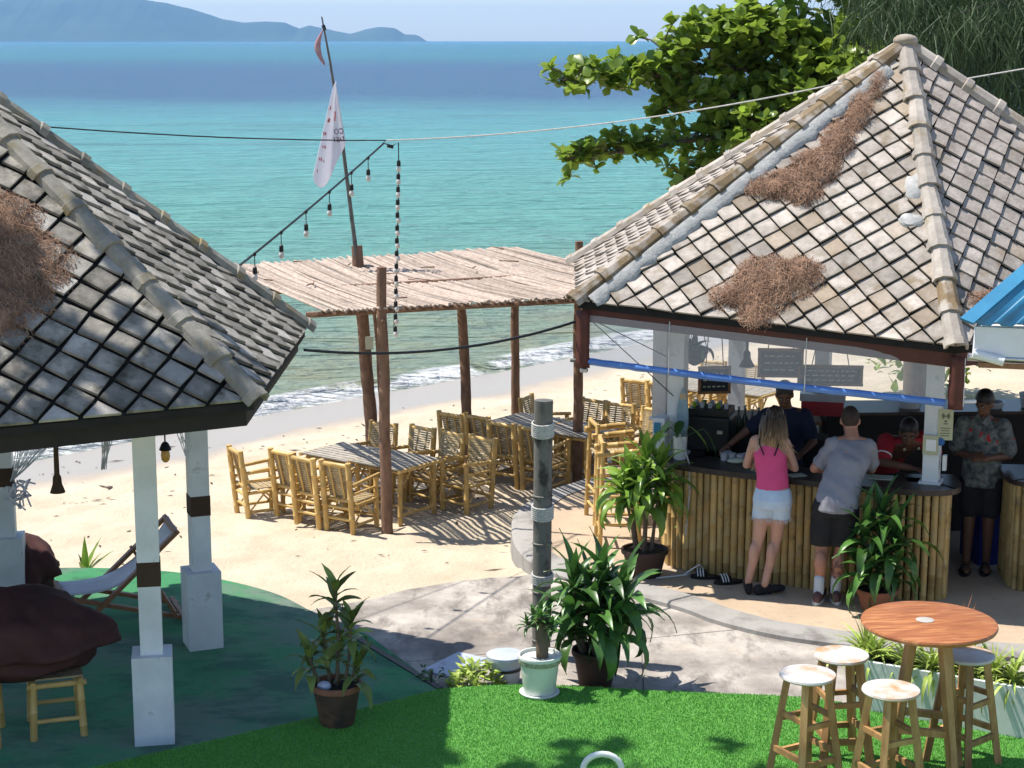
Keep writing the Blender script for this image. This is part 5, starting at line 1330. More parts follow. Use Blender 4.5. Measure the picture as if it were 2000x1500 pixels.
MB().tube([(1.53, 15.93, 1.2), (1.50, 15.88, 1.36), (1.45, 15.84, 1.42), (1.52, 15.80, 1.30), (1.60, 15.74, 1.05), (1.60, 15.67, .8), (1.57, 15.68, .4)], .008, 6).build('vine', M['rope_white'], vs1, 60, world=True)
for (x, y, z), a, L, mt, e in (((1.44, 15.84, 1.42), 200, .22, 'leaf_light', -.8), ((1.60, 15.80, 1.38), 10, .30, 'leaf_light', -.7), ((1.72, 15.8, 1.36), 0, .30, 'leaf_dark', -.9), ((1.53, 15.85, 1.42), 250, .2, 'leaf_dark', -.5), ((1.45, 15.9, 1.35), 160, .16, 'leaf_dark', -.6)):
    inst('leaf', leaf_mesh('leaf', L, .045, e, .5, M[mt], 6, .3), vs1, Matrix.Translation((x, y, z)) @ Matrix.Rotation(R(a), 4, 'Z'))
    MB().tube([(1.53, 15.92, 1.24), (x, y, z)], .004, 5).build('stalk', M['leaf_dark'], vs1, world=True)
# painted board on the left post
pb_ = MB(); k = 20; c_ = V(1.56, 16.0, 1.47); ax = V(.93, -.37, 0)
ring = [c_ + ax * (.052 * math.sin(6.283 * j / k) * (1 - .35 * math.cos(6.283 * j / k))) + V(0, 0, .23 * math.cos(6.283 * j / k)) for j in range(k)]
nb_ = V(-.37, -.93, 0) * .02
pb_.add([p - nb_ * .3 for p in ring] + [p + nb_ for p in ring], [tuple(range(k)), tuple(range(2 * k - 1, k - 1, -1))] + [(j, k + j, k + (j + 1) % k, (j + 1) % k) for j in range(k)])
tag(pb_.build('painted_board', M['surf']), 'small painted surfboard shaped plaque on the left bar post', 'plaque')
# hanging chalkboards, lamp, baskets
def hang_board(label, c, w_, h_, rz):
    t_ = thing('chalkboard', label, 'chalkboard', c, rz)
    MB().box((0, 0, 0), (w_, .02, h_)).build('board', M['chalk'], t_); fr_ = MB()
    for s_ in (-1, 1): fr_.box((0, -.004, s_ * h_ / 2), (w_ + .03, .03, .025)); fr_.box((s_ * w_ / 2, -.004, 0), (.025, .028, h_ - .03))
    fr_.build('frame', M['wood_deck'], t_)
    tx = MB()
    for r_ in range(3):
        x = -w_ * .38
        while x < w_ * .34:
            L = rnd.uniform(.02, .06); tx.box((x + L / 2, -.0125, h_ * (.26 - .26 * r_)), (L, .004, .012)); x += L + .018
    tx.build('chalk_lines', M['paper_white'], t_)
    for s_ in (-1, 1): MB().tube([(s_ * w_ * .3, 0, h_ / 2), (s_ * .03, 0, 2.55 - c[2])], .005, 5).build('cord', M['cable'], t_)
hang_board('small slanted chalkboard hanging beside the bar lamp', (1.93, 16.8, 1.62), .29, .24, R(8))
hang_board('larger chalkboard hanging above the navy shirted barman', (2.52, 16.55, 1.83), .40, .25, R(-4))
hang_board('long low chalkboard hanging between two white posts', (2.98, 16.5, 1.72), .58, .17, R(-6))
lp = thing('pendant_lamp', 'dark bell shaped pendant lamp hanging in the bar', 'lamp', (2.17, 16.3, 1.84))
MB().tube([(2.17, 16.3, 2.75), (2.17, 16.3, 1.97)], .014, 7).build('cord', M['rope_brown'], lp, world=True)
MB().lathe([(.02, .15), (.032, .13), (.036, .075), (.075, .0), (.068, 0), (.03, .07)], (2.17, 16.3, 1.84), 18).build('shade', M['black'], lp, 40, world=True)
def basket(label, c, mt, seed):
    c = V(*c); t_ = thing('hanging_basket', label, 'hanging plant', c)
    MB().lathe([(.02, -.12), (.09, -.08), (.125, .0), (.12, .05), (.0, .05)], c, 18).build('basket', M['soil'], t_, 50, world=True)
    for a in (0, 120, 240): MB().tube([c + V(.11 * math.cos(R(a)), .11 * math.sin(R(a)), .05), c + V(0, 0, .5)], .004, 4).build('wire', M['cable'], t_, world=True)
    ms = leafset(mt, .16, .028, 5, .5, 2.0, (1.0, .0), .4, 5)
    for i in range(34):
        a = rnd.uniform(0, 6.28); q = c + V(.10 * math.cos(a) * rnd.random(), .10 * math.sin(a) * rnd.random(), .05)
        inst('leaf', rnd.choice(ms), t_, Matrix.Translation(q) @ Matrix.Rotation(a, 4, 'Z') @ Matrix.Scale(rnd.uniform(.7, 1.2), 4))
basket('dark hanging plant basket in front of the left bar post', (1.68, 16.25, 1.98), M['leaf_dark'], 1)
basket('dark hanging plant basket by the right bar post under the eave', (3.80, 15.3, 2.14), M['leaf_dark'], 2)
cr = thing('storage_box', 'red plastic storage box with clear lid on the back counter', 'box', (3.0, 16.95, 1.268), R(-12))
MB().box((0, 0, .07), (.40, .30, .14)).build('box', M['red_box'], cr); MB().box((0, 0, .175), (.43, .33, .07)).build('lid', M['grey_box'], cr)
bw = MB().lathe([(.04, 0), (.10, .03), (.125, .075), (.118, .075), (.09, .03), (0, .015)], (2.74, 16.42, 1.151), 22); tag(bw.build('teal_bowl', M['blue_roof'], None, 50), 'teal bowl on the bar shelf between the two barmen', 'bowl')
ck = thing('cool_box', 'dark blue cool box standing at the back of the bar gap', 'cool box', (4.46, 16.15, .046), R(10))
MB().box((0, 0, .26), (.40, .42, .52)).build('body', M['blue_box'], ck); MB().box((0, 0, .545), (.42, .44, .05)).build('lid', M['blue_box'], ck)
jg = thing('water_drum', 'rounded pale drum on the blue cool box', 'drum', (4.48, 16.12, .617))
MB().lathe([(.10, 0), (.115, .02), (.115, .17), (.10, .21), (.06, .235), (0, .24)], (4.48, 16.12, .617), 22).build('body', M['grey_box'], jg, 50, world=True)
MB().lathe([(.03, .235), (.03, .27), (0, .27)], (4.48, 16.12, .617), 14).build('cap', M['pvc_white'], jg, 40, world=True)
mn = MB(); mn.box((3.22, 15.22, 1.0535), (.22, .16, .006), R(-15)); tag(mn.build('menu_sheet', M['paper_white']), 'flat white menu sheet on the counter by the right post', 'menu')
mn = MB(); mn.box((2.50, 15.30, 1.0535), (.15, .10, .006), R(20)); tag(mn.build('menu_sheet', M['paper_white']), 'white sheet on the counter between the two customers', 'paper')
# things on the back counter
for x, h_, mt, lb_ in ((3.9, .10, 'pvc_white', 'pale tray on the back counter near the red shirted barman'), (4.7, .06, 'grey_box', 'flat clear container on the dark back counter'), (5.1, .14, 'white_paint', 'white tub on the dark back counter by the gap')):
    o = MB().lathe([(.10, 0), (.13, h_), (.12, h_), (.09, .01), (0, .01)], (x, 17.22, 1.266), 20).build('container', M[mt], None, 40); tag(o, lb_, 'container')

# ================================================================ CLEAR ROLL-UP BLIND
m, n, l, b = nmat('clear_plastic_sheet')
tr = n.new('ShaderNodeBsdfTransparent'); mx = n.new('ShaderNodeMixShader'); b.inputs['Base Color'].default_value = (.75, .76, .80, 1)
b.inputs['Roughness'].default_value = .12; b.inputs['Specular IOR Level'].default_value = .6
tr.inputs[0].default_value = (.92, .93, .95, 1); mx.inputs[0].default_value = .27
l.new(tr.outputs[0], mx.inputs[1]); l.new(b.outputs[0], mx.inputs[2]); l.new(mx.outputs[0], n['Material Output'].inputs[0])
M['plastic'] = m
bl = thing('roller_blind', 'half rolled clear plastic blind with blue tarpaulin roll under the bar eave', 'blind', (2.1, 14.85, 1.9))
TL, TR_ = V(.64, 15.33, 2.065), V(3.55, 14.39, 1.885)
UL, UR = V(.64, 15.345, 2.47), V(3.57, 14.40, 2.255)
k = 60; vs_ = []
for i in range(k + 1):
    for j in range(9):
        t_, q = i / k, j / 8; p = (UL.lerp(UR, t_)).lerp(TL.lerp(TR_, t_), q)
        vs_.append(p + V(-.3, -.95, 0) * (.012 * mnoise.noise(V(t_ * 9, q * 2, 0)) + .006 * mnoise.noise(V(t_ * 26, q * 4, 3))) * math.sin(math.pi * q))
MB().add(vs_, [(i * 9 + j, i * 9 + j + 1, (i + 1) * 9 + j + 1, (i + 1) * 9 + j) for i in range(k) for j in range(8)]).build('clear_sheet', M['plastic'], bl, 180, world=True)
pts = [TL.lerp(TR_, i / 40) + V(0, 0, -.012 * math.sin(math.pi * i / 40) + .004 * mnoise.noise(V(i * .7, 0, 0))) for i in range(41)]
MB().tube(pts, [.031 + .005 * mnoise.noise(V(i * .9, 4, 0)) for i in range(41)], 14).build('blue_roll', M['blue_tube'], bl, 60, world=True)
for t_ in (.24, .62): MB().tube([UL.lerp(UR, t_) + V(0, -.02, .03), TL.lerp(TR_, t_) + V(0, -.05, 0), TL.lerp(TR_, t_) + V(0, -.02, -.045)], .005, 5).build('pull_cord', M['rope_white'], bl, world=True)
MB().tube([TL + V(-.13, .04, 0), TL + V(.05, -.015, 0)], .017, 8).build('pole_end', M['bamboo_old'], bl, 50, world=True)
for q, h_ in ((V(.615, 15.33, 2.26), .50), (V(3.62, 14.35, 2.06), .44)):
    mb = MB(); rows_ = []
    for i in range(9):
        z = h_ * (.5 - i / 8); rows_.append([(q.x - .045 + .010 * mnoise.noise(V(i * .6, 1, q.x)), q.y + .015, q.z + z), (q.x, q.y - .022 + .008 * mnoise.noise(V(i * .8, 5, q.x)), q.z + z), (q.x + .05 + .008 * mnoise.noise(V(i * .7, 9, 0)), q.y - .01, q.z + z)])
    mb.add([p for r_ in rows_ for p in r_], [(i * 3 + j, i * 3 + j + 1, (i + 1) * 3 + j + 1, (i + 1) * 3 + j) for i in range(8) for j in range(2)])
    o = mb.build('end_strap', M['brown_paint'], bl, 180, world=True); o.modifiers.new('s', 'SOLIDIFY').thickness = .025
MB().lathe([(.028, -.03), (.036, -.025), (.036, .0), (.02, .005)], (.625, 15.31, 2.0), 12).build('pulley', M['steel'], bl, 40, world=True)
MB().tube([(3.685, 14.37, 2.26), (3.685, 14.37, 1.86)], .012, 8).build('end_rod', M['pvc_white'], bl, 50, world=True)
MB().tube([(3.68, 14.37, 1.90), (3.80, 14.40, 1.895)], .016, 8).build('roller_end', M['pvc_white'], bl, 50, world=True)
for b2 in ((1.47, 16.02, 1.62), (1.40, 16.05, 1.98)):
    wr = MB(); wr.tube([(.66, 15.36, 2.44), b2], .005, 5); tag(wr.build('guy_cord', M['cable']), 'thin dark cord from the bar eave corner, %s on the left post' % ('tied low' if b2[2] < 1.8 else 'tied high'), 'cord')

# notices on the right post
sg = thing('notice', 'yellowish paper notice with a signal symbol on the right bar post', 'sign', (3.70, 14.955, 1.58), R(-8))
MB().box((0, 0, 0), (.125, .006, .27)).build('sheet', M['paper'], sg)
ic = MB()
for r_ in (.012, .022, .032):
    for s_ in (-1, 1): ic.tube([(s_ * r_ * math.cos(R(a)), -.005, .075 + r_ * math.sin(R(a))) for a in range(-50, 51, 20)], .0028, 4)
ic.ell((0, -.005, .075), (.005, .003, .005), 6, 5); ic.box((0, -.0045, .03), (.02, .003, .012)); ic.box((0, -.0045, .008), (.035, .003, .006))
for r_ in range(4): ic.box((0, -.0045, -.03 - .022 * r_), (.08 - .012 * (r_ % 2), .003, .005))
ic.build('symbol', M['ink'], sg)
sg = thing('notice', 'square pale notice with white centre on the right bar post', 'sign', (3.575, 14.935, 1.405), R(-22))
MB().box((0, 0, 0), (.13, .006, .17)).build('sheet', M['paper'], sg); MB().box((.005, -.0055, .0), (.085, .004, .10)).build('white_panel', M['pvc_white'], sg)
sk = MB().tube([(3.665, 14.955, 1.43), (3.665, 14.945, 1.43)], .033, 20); tag(sk.build('sticker', M['sticker_blue'], None, 40), 'round blue sticker on the right bar post', 'sticker')
sw_ = MB().box((3.715, 14.985, 1.24), (.03, .06, .13), R(-22)); tag(sw_.build('switch_box', M['pvc_white']), 'small white switch box low on the right bar post', 'switch')

# slides and white cable on the ground
def slide(label, x, y, rz, k):
    t_ = thing('slide_sandal', label, 'sandal', (x, y, .046), rz)
    k_ = 18; ring = [(.135 * math.cos(6.283 * j / k_), (.050 + .008 * math.cos(6.283 * j / k_)) * math.sin(6.283 * j / k_)) for j in range(k_)]
    MB().prism(ring, 0, .028).build('sole', M['black'], t_)
    st_ = MB(); P = [(.03, .056 * math.cos(R(a)), .02 + .062 * math.sin(R(a))) for a in range(0, 181, 20)]
    st_.add([(x_ + d, y_, z_) for d in (-.045, .055) for x_, y_, z_ in P], [(i, i + 1, len(P) + i + 1, len(P) + i) for i in range(len(P) - 1)])
    o = st_.build('strap', M['black'], t_, 180); o.modifiers.new('s', 'SOLIDIFY').thickness = .008
    for d in (-.025, 0, .025):
        s2 = MB().tube([(.035 + d + .012 * math.sin(R(a)), .0615 * math.cos(R(a)), .02 + .0675 * math.sin(R(a))) for a in range(10, 171, 16)], .005, 5); s2.build('stripe', M['pvc_white'], o, 60)
slide('black slide sandal with white stripes by the bar front, against the cable', 1.74, 15.52, R(172), 0)
slide('black slide sandal with white stripes next to the barefoot of the bar, by the woman', 1.93, 15.36, R(190), 1)
cb = MB(); cb.tube([(1.60, 15.66, .06), (1.56, 15.60, .055), (1.62, 15.55, .12), (1.69, 15.56, .16), (1.74, 15.60, .10), (1.72, 15.66, .055), (1.64, 15.62, .052), (1.30, 15.50, .052)], .007, 6)
tag(cb.build('cable', M['pvc_white'], None, 60), 'loose white cable curling at the foot of the bar front', 'cable')

# ================================================================ PEOPLE
skin_l = mat('skin_fair', (.54, .31, .225), (.47, .26, .185), 9, .55, sss=.0)
skin_m = mat('skin_ruddy', (.46, .225, .155), (.39, .18, .12), 9, .55)
skin_d = mat('skin_brown', (.16, .075, .044), (.125, .058, .033), 9, .5)  # tone deepened, bar shade put into the skin colour
pink = mat('pink_vest', (.78, .095, .225), (.66, .07, .18), 5, .9, .2, 30)
denim = mat('pale_denim', (.56, .64, .72), (.46, .55, .65), 12, .9, .3, 80)
greyc = mat('grey_tshirt', (.27, .26, .285), (.215, .205, .23), 5, .95, .25, 20)
blackc = mat('black_cloth', (.020, .019, .021), (.014, .013, .015), 8, .9, .3, 30)
navy = mat('navy_shirt', (.014, .018, .045), (.010, .013, .033), 8, .9)
redc = mat('red_shirt', (.38, .018, .025), (.28, .014, .02), 8, .85)
floral = mat('floral_shirt', (.20, .21, .195), (.035, .045, .05), 17, .9, c3=(.36, .03, .035), s3=7, t3=(.60, .63), detail=2)  # shirt colours darkened to stand in for deep shade in the bar
sockc = mat('pale_sock', (.50, .55, .62), (.42, .47, .54), 30, .95)
shoec = mat('maroon_shoe', (.11, .06, .06), (.08, .045, .045), 20, .7)
solec = mat('white_sole', (.62, .62, .61), (.5, .5, .5), 20, .6)
tattoo = mat('tattoo_ink', (.10, .075, .075), (.22, .13, .10), 30, .6)
hair_d = mat('dark_hair', (.018, .012, .010), (.010, .007, .006), 40, .45, .5, 60, spec=.4)
hair_s = mat('short_brown_hair', (.055, .036, .026), (.03, .02, .015), 60, .7, .6, 90)
m, n, l, b = nmat('balayage_hair')
tc = n.new('ShaderNodeTexCoord'); sp2 = n.new('ShaderNodeSeparateXYZ'); l.new(tc.outputs['Generated'], sp2.inputs[0])
zz = nmath(n, l, 'ADD', sp2.outputs[2], nmath(n, l, 'MULTIPLY', nmath(n, l, 'SUBTRACT', noise_n(n, l, mapping(n, l, tc.outputs['Object'], (60, 60, 4)), 1, 3), .5), .7))
l.new(ramp(n, l, zz, [(.18, (.52, .35, .19)), (.52, (.36, .23, .115)), (.74, (.12, .075, .045)), (.95, (.03, .02, .015))]), b.inputs['Base Color']); b.inputs['Roughness'].default_value = .42
hair_b = m

def loft(mb, secs, n_=22):
    vs_ = []; k = len(secs)
    for cx, cy, cz, rx, ry in secs:
        for j in range(n_):
            a = 6.283185 * j / n_; vs_.append((cx + rx * math.cos(a), cy + ry * math.sin(a), cz))
    fs_ = [(i * n_ + j, i * n_ + (j + 1) % n_, (i + 1) * n_ + (j + 1) % n_, (i + 1) * n_ + j) for i in range(k - 1) for j in range(n_)]
    fs_ += [tuple(range(n_ - 1, -1, -1)), tuple((k - 1) * n_ + j for j in range(n_))]
    return mb.add(vs_, fs_)
def limb(mb, P, rad, n_=12):
    """tapered limb through joints with rounded ends"""
    pts = [V(*p) for p in P]; out = []; rr = []
    for i in range(len(pts) - 1):
        for j in range(5):
            t_ = j / 5; out.append(pts[i].lerp(pts[i + 1], t_)); rr.append(rad[i] + (rad[i + 1] - rad[i]) * t_)
    out.append(pts[-1]); rr.append(rad[-1])
    mb.tube(out, rr, n_)
    for p, r in zip(pts, rad): mb.ell(p, (r, r, r), 12, 8)
LC = bpy.context.view_layer.layer_collection.children['place']
LC.exclude = True      # quick modifier evaluation while the figures are built
def fuse(mb, name, mt, parent, vox=.011, it=6, fac=.5, push=None):
    me = mb.mesh(name); o = bpy.data.objects.new('tmp_fuse', me); sc.collection.objects.link(o)
    rm = o.modifiers.new('r', 'REMESH'); rm.mode = 'VOXEL'; rm.voxel_size = vox; rm.use_smooth_shade = True
    sm = o.modifiers.new('s', 'SMOOTH'); sm.factor = fac; sm.iterations = it
    dg = bpy.context.evaluated_depsgraph_get(); dg.update()
    m2 = bpy.data.meshes.new_from_object(o.evaluated_get(dg)); m2.name = name
    bpy.data.objects.remove(o); bpy.data.meshes.remove(me)
    if push:
        cn = [(v_.co.copy(), v_.normal.copy()) for v_ in m2.vertices]
        m2.vertices.foreach_set('co', [x for c_, n_ in cn for x in push(c_, n_)])
    m2.polygons.foreach_set('use_smooth', [True] * len(m2.polygons)); m2.materials.clear(); m2.materials.append(mt)
    o = link(bpy.data.objects.new(name, m2), parent); WM[o.name] = WM[parent.name]; return o
def hand(mb, wr, d, up, s_=1.0, curl=.5, side=1):
    """palm and five fingers from wrist wr along d; up = back of the hand; thumb on the +side"""
    wr = V(*wr); d = V(*d).normalized(); up = V(*up); up = (up - d * up.dot(d)).normalized(); x = d.cross(up) * side
    m3 = Matrix((x, d, up)).transposed()
    mb.ell(wr + d * .045 * s_, (.038 * s_, .052 * s_, .016 * s_), 12, 8, m3)
    for i, (ox, L) in enumerate(((-.027, .062), (-.009, .078), (.009, .082), (.026, .072))):
        a = wr + d * .082 * s_ + x * ox * s_; p1 = a + (d * math.cos(curl * .5) - up * math.sin(curl * .5)) * L * .5 * s_
        p2_ = p1 + (d * math.cos(curl * 1.5) - up * math.sin(curl * 1.5)) * L * .5 * s_
        limb(mb, [a - d * .02 * s_, p1, p2_], [.0095 * s_, .0088 * s_, .0075 * s_], 8)
    a = wr + d * .03 * s_ + x * .033 * s_; p1 = a + (d * .6 + x * .8).normalized() * .035 * s_; p2_ = p1 + (d * .9 + x * .3 - up * .3).normalized() * .03 * s_
    limb(mb, [a, p1, p2_], [.012 * s_, .0105 * s_, .0085 * s_], 8)
def head_shape(mb, c, rot, s_=1.0):
    c = V(*c)
    def T(p): return c + rot @ (V(*p) * s_)
    mb.ell(T((0, -.012, .02)), (.074 * s_, .094 * s_, .098 * s_), 18, 12, rot)
    mb.ell(T((0, .028, -.055)), (.054 * s_, .056 * s_, .062 * s_), 14, 10, rot)
    mb.ell(T((0, .092, -.014)), (.013 * s_, .018 * s_, .022 * s_), 10, 8, rot)
    mb.ell(T((0, .074, -.055)), (.022 * s_, .012 * s_, .010 * s_), 10, 6, rot)
    mb.ell(T((0, .072, .022)), (.050 * s_, .014 * s_, .012 * s_), 10, 6, rot)
    for s2 in (-1, 1): mb.ell(T((s2 * .078, -.005, -.01)), (.010 * s_, .022 * s_, .032 * s_), 8, 8, rot)
def face_parts(t_, c, rot, s_=1.0, lip=None):
    c = V(*c); eyew = M['bottle_cap']  # greyed eye whites, shade on the faces put into the colour
    for s2 in (-1, 1):
        MB().ell(c + rot @ (V(s2 * .029, .077, .004) * s_), (.010 * s_, .006 * s_, .006 * s_), 8, 6).build('eye', eyew, t_, 60)
        MB().ell(c + rot @ (V(s2 * .029, .0825, .004) * s_), (.005 * s_, .003 * s_, .005 * s_), 8, 6).build('iris', M['ink'], t_, 60)
        MB().tube([c + rot @ (V(s2 * .015, .086, .024) * s_), c + rot @ (V(s2 * .032, .083, .029) * s_), c + rot @ (V(s2 * .046, .074, .024) * s_)], .004 * s_, 5).build('eyebrow', hair_d, t_, 60)
    MB().ell(c + rot @ (V(0, .083, -.052) * s_), (.021 * s_, .008 * s_, .007 * s_), 10, 6).build('mouth', lip or M['terracotta'], t_, 60)
def foot(mb, a, yaw, L=.24, s_=1.0):
    a = V(*a); d = V(math.sin(-yaw) * -1 * 0 + math.sin(yaw) * -1, math.cos(yaw), 0)
    m3 = Matrix.Rotation(yaw, 3, 'Z')
    for t_, r in ((-.06, .036), (-.02, .040), (.04, .040), (.10, .042), (.145, .036)):
        mb.ell(a + m3 @ V(0, t_ * s_, 0), (r * s_, .05 * s_, (.052 - .12 * max(0, t_)) * s_), 12, 8, m3)

def rotm(pitch=0, yaw=0, roll=0): return (Matrix.Rotation(yaw, 3, 'Z') @ Matrix.Rotation(-pitch, 3, 'X') @ Matrix.Rotation(roll, 3, 'Y'))

# ---- woman in pink
W_ = thing('person', 'person in pink vest and frayed pale denim shorts leaning on the bar, seen from behind', 'person', (2.14, 15.10, .046), R(-16))
hR = rotm(.45, R(-18))
hd = (.10, .20, 1.505)
bd = MB()
loft(bd, [(.12, -.04, .80, .13, .10), (.13, -.05, .87, .160, .125), (.13, -.04, .94, .150, .112), (.12, -.01, 1.04, .112, .085), (.10, .03, 1.14, .120, .088), (.08, .07, 1.25, .138, .092), (.07, .10, 1.33, .130, .075), (.07, .125, 1.385, .06, .05)])
limb(bd, [(.06, -.03, .84), (.005, .02, .47), (-.065, -.04, .10)], [.085, .052, .034]); limb(bd, [(.20, -.03, .84), (.155, .035, .47), (.085, -.07, .10)], [.085, .052, .034])
bd.ell((-.026, -.030, .34), (.045, .047, .13), 12, 8); bd.ell((.124, -.022, .34), (.045, .047, .13), 12, 8)
limb(bd, [(.07, .12, 1.36), (-.045, .10, 1.345)], [.045, .047]); limb(bd, [(.07, .12, 1.36), (.195, .10, 1.345)], [.045, .047])
limb(bd, [(-.06, .10, 1.335), (-.135, .17, 1.10), (-.02, .36, 1.085)], [.046, .038, .024]); limb(bd, [(.21, .10, 1.335), (.29, .16, 1.10), (.17, .36, 1.085)], [.046, .038, .024])
hand(bd, (-.02, .36, 1.085), (.5, .85, 0), (0, 0, 1), .88, .4, 1); hand(bd, (.17, .36, 1.085), (-.5, .85, 0), (0, 0, 1), .88, .4, -1)
limb(bd, [(.07, .125, 1.37), (.095, .185, 1.45)], [.05, .048]); head_shape(bd, hd, hR, .95)
fuse(bd, 'body', skin_l, W_, .011, 9)
sh_ = MB()
loft(sh_, [(.125, -.03, .945, .150, .118), (.122, -.02, 1.0, .140, .108), (.118, -.005, 1.06, .138, .102), (.10, .03, 1.14, .139, .102), (.082, .065, 1.23, .146, .104), (.075, .085, 1.29, .118, .094), (.07, .095, 1.325, .09, .082)])
limb(sh_, [(.0, .075, 1.28), (.0, .105, 1.385)], [.03, .022]); limb(sh_, [(.145, .075, 1.28), (.145, .105, 1.385)], [.03, .022])
fuse(sh_, 'vest', pink, W_, .010, 4, .5, lambda co, no: co + no * (.006 * mnoise.noise(V(co.x * 14, co.y * 14, co.z * 5))))
bs = MB()
for x in (-.015, .165): bs.tube([(x, .16, 1.385), (x, .09, 1.405), (x * .9 + .01, .005, 1.33), (x * .5 + .05, -.028, 1.24)], .006, 6)
bs.build('bra_strap', blackc, W_, 60)
sr = MB()
loft(sr, [(.13, -.05, .80, .168, .135), (.13, -.05, .87, .172, .138), (.13, -.042, .925, .160, .124), (.127, -.03, .965, .146, .112)])
limb(sr, [(.055, -.035, .85), (.038, -.022, .70)], [.094, .088]); limb(sr, [(.205, -.035, .85), (.198, -.022, .70)], [.094, .088])
sho = fuse(sr, 'shorts', denim, W_, .010, 3, .5, lambda co, no: V(co.x, co.y, max(co.z, .695 + .012 * mnoise.noise(V(co.x * 60, co.y * 60, 0)))) + no * .004 * mnoise.noise(V(co.x * 25, co.y * 25, co.z * 10)))
fr_ = MB()
for i in range(130):
    lg = (.038, .198)[i % 2]; a = rnd.uniform(0, 6.28); x, y = lg + .086 * math.cos(a), -.022 + .086 * math.sin(a)
    fr_.tube([(x, y, .705), (x + rnd.gauss(0, .006), y + rnd.gauss(0, .006), .705 - rnd.uniform(.015, .05))], .0016, 3)
fr_.build('frayed_hem', sockc, sho)
for ax_, ay_, yw in ((-.065, -.03, R(12)), (.085, -.055, R(-62))):
    fb = MB(); foot(fb, (ax_, ay_ + .01, .048), yw, s_=.98); fuse(fb, 'shoe', blackc, W_, .010, 2)
hb = MB(); hc = V(*hd)
hb.ell(hc + hR @ V(0, -.022, .028), (.088, .104, .106), 16, 12, hR)
loft(hb, [(.105, .085, 1.20, .07, .03), (.10, .075, 1.27, .105, .042), (.095, .085, 1.36, .118, .06), (.095, .11, 1.44, .112, .08), (.098, .14, 1.52, .088, .085), (.10, .16, 1.58, .06, .07)])
fuse(hb, 'hair', hair_b, W_, .011, 4, .5, lambda co, no: co + no * (.012 * mnoise.noise(V(co.x * 55, co.y * 30, co.z * 5)) - .004))
hs_ = MB()
for i in range(420):
    a = rnd.uniform(2.4, 7.0); x0 = .098 + .096 * math.cos(a); y0 = .130 + .090 * math.sin(a); L = rnd.uniform(.22, .40)
    w_ = rnd.gauss(0, .035); z0 = rnd.uniform(1.42, 1.58)
    hs_.tube([(x0, y0, z0), (x0 + (x0 - .1) * .25, y0 - .012, z0 - L * .4), (x0 + w_ * .6, y0 - .02 - .02 * rnd.random(), z0 - L * .75), (x0 + w_ * 1.6, y0 - .01, z0 - L)], [.004, .006, .005, .0015], 4)
hs_.build('hair_strands', hair_b, W_, 60)['kind'] = 'stuff'

# ---- man in grey T-shirt
W_ = thing('person', 'person in grey T-shirt and black knee shorts leaning on the bar, seen from behind', 'person', (2.70, 14.80, .046), R(-14))
hd = (.135, .305, 1.545); hR = rotm(.5, R(8))
bd = MB()
loft(bd, [(.06, -.03, .84, .15, .115), (.07, -.03, .92, .165, .125), (.09, .01, 1.02, .155, .115), (.12, .07, 1.14, .165, .115), (.15, .13, 1.26, .168, .115), (.165, .18, 1.36, .155, .09), (.165, .215, 1.42, .07, .06)])
limb(bd, [(-.02, -.03, .88), (-.045, .04, .50), (-.06, -.02, .11)], [.10, .064, .040]); limb(bd, [(.14, -.03, .88), (.11, .06, .50), (.075, .03, .11)], [.10, .064, .040])
bd.ell((-.052, -.025, .36), (.058, .060, .11), 12, 8); bd.ell((.095, .02, .36), (.058, .060, .11), 12, 8)
limb(bd, [(.16, .2, 1.385), (.02, .19, 1.365)], [.06, .058]); limb(bd, [(.16, .2, 1.385), (.305, .20, 1.365)], [.06, .058])
limb(bd, [(.0, .19, 1.35), (-.145, .22, 1.13), (.03, .40, 1.09)], [.056, .046, .031]); limb(bd, [(.32, .21, 1.35), (.33, .36, 1.12), (.22, .50, 1.09)], [.056, .046, .031])
hand(bd, (.03, .40, 1.09), (.6, .8, 0), (0, 0, 1), 1.0, .4, 1); hand(bd, (.22, .50, 1.09), (-.5, .85, 0), (0, 0, 1), 1.0, .4, -1)
limb(bd, [(.165, .205, 1.40), (.145, .28, 1.49)], [.062, .058]); head_shape(bd, hd, hR, 1.04)
fuse(bd, 'body', skin_m, W_, .011, 8)
sh_ = MB()
loft(sh_, [(.065, -.035, .84, .192, .160), (.070, -.03, .93, .190, .156), (.09, .01, 1.03, .174, .138), (.12, .07, 1.14, .174, .130), (.15, .13, 1.26, .182, .130), (.165, .175, 1.345, .175, .108), (.165, .205, 1.405, .13, .085), (.163, .225, 1.435, .066, .062)])
limb(sh_, [(.02, .19, 1.355), (-.085, .215, 1.195)], [.074, .078]); limb(sh_, [(.30, .20, 1.355), (.325, .29, 1.19)], [.074, .076])
fuse(sh_, 't_shirt', greyc, W_, .011, 4, .5, lambda co, no: co + no * (.016 * mnoise.noise(V(co.x * 9 + co.z * 9, co.y * 9, co.z * 6)) + .006 * mnoise.noise(V(co.x * 28, co.y * 28, co.z * 14))))
sr = MB()
loft(sr, [(.06, -.035, .80, .178, .145), (.065, -.035, .90, .180, .145), (.07, -.03, .95, .170, .132)])
limb(sr, [(-.025, -.03, .86), (-.05, .02, .56)], [.118, .112]); limb(sr, [(.145, -.03, .86), (.12, .04, .56)], [.118, .112])
fuse(sr, 'shorts', blackc, W_, .011, 3, .5, lambda co, no: V(co.x, co.y, max(co.z, .515)) + no * .010 * mnoise.noise(V(co.x * 12, co.y * 12, co.z * 6)))
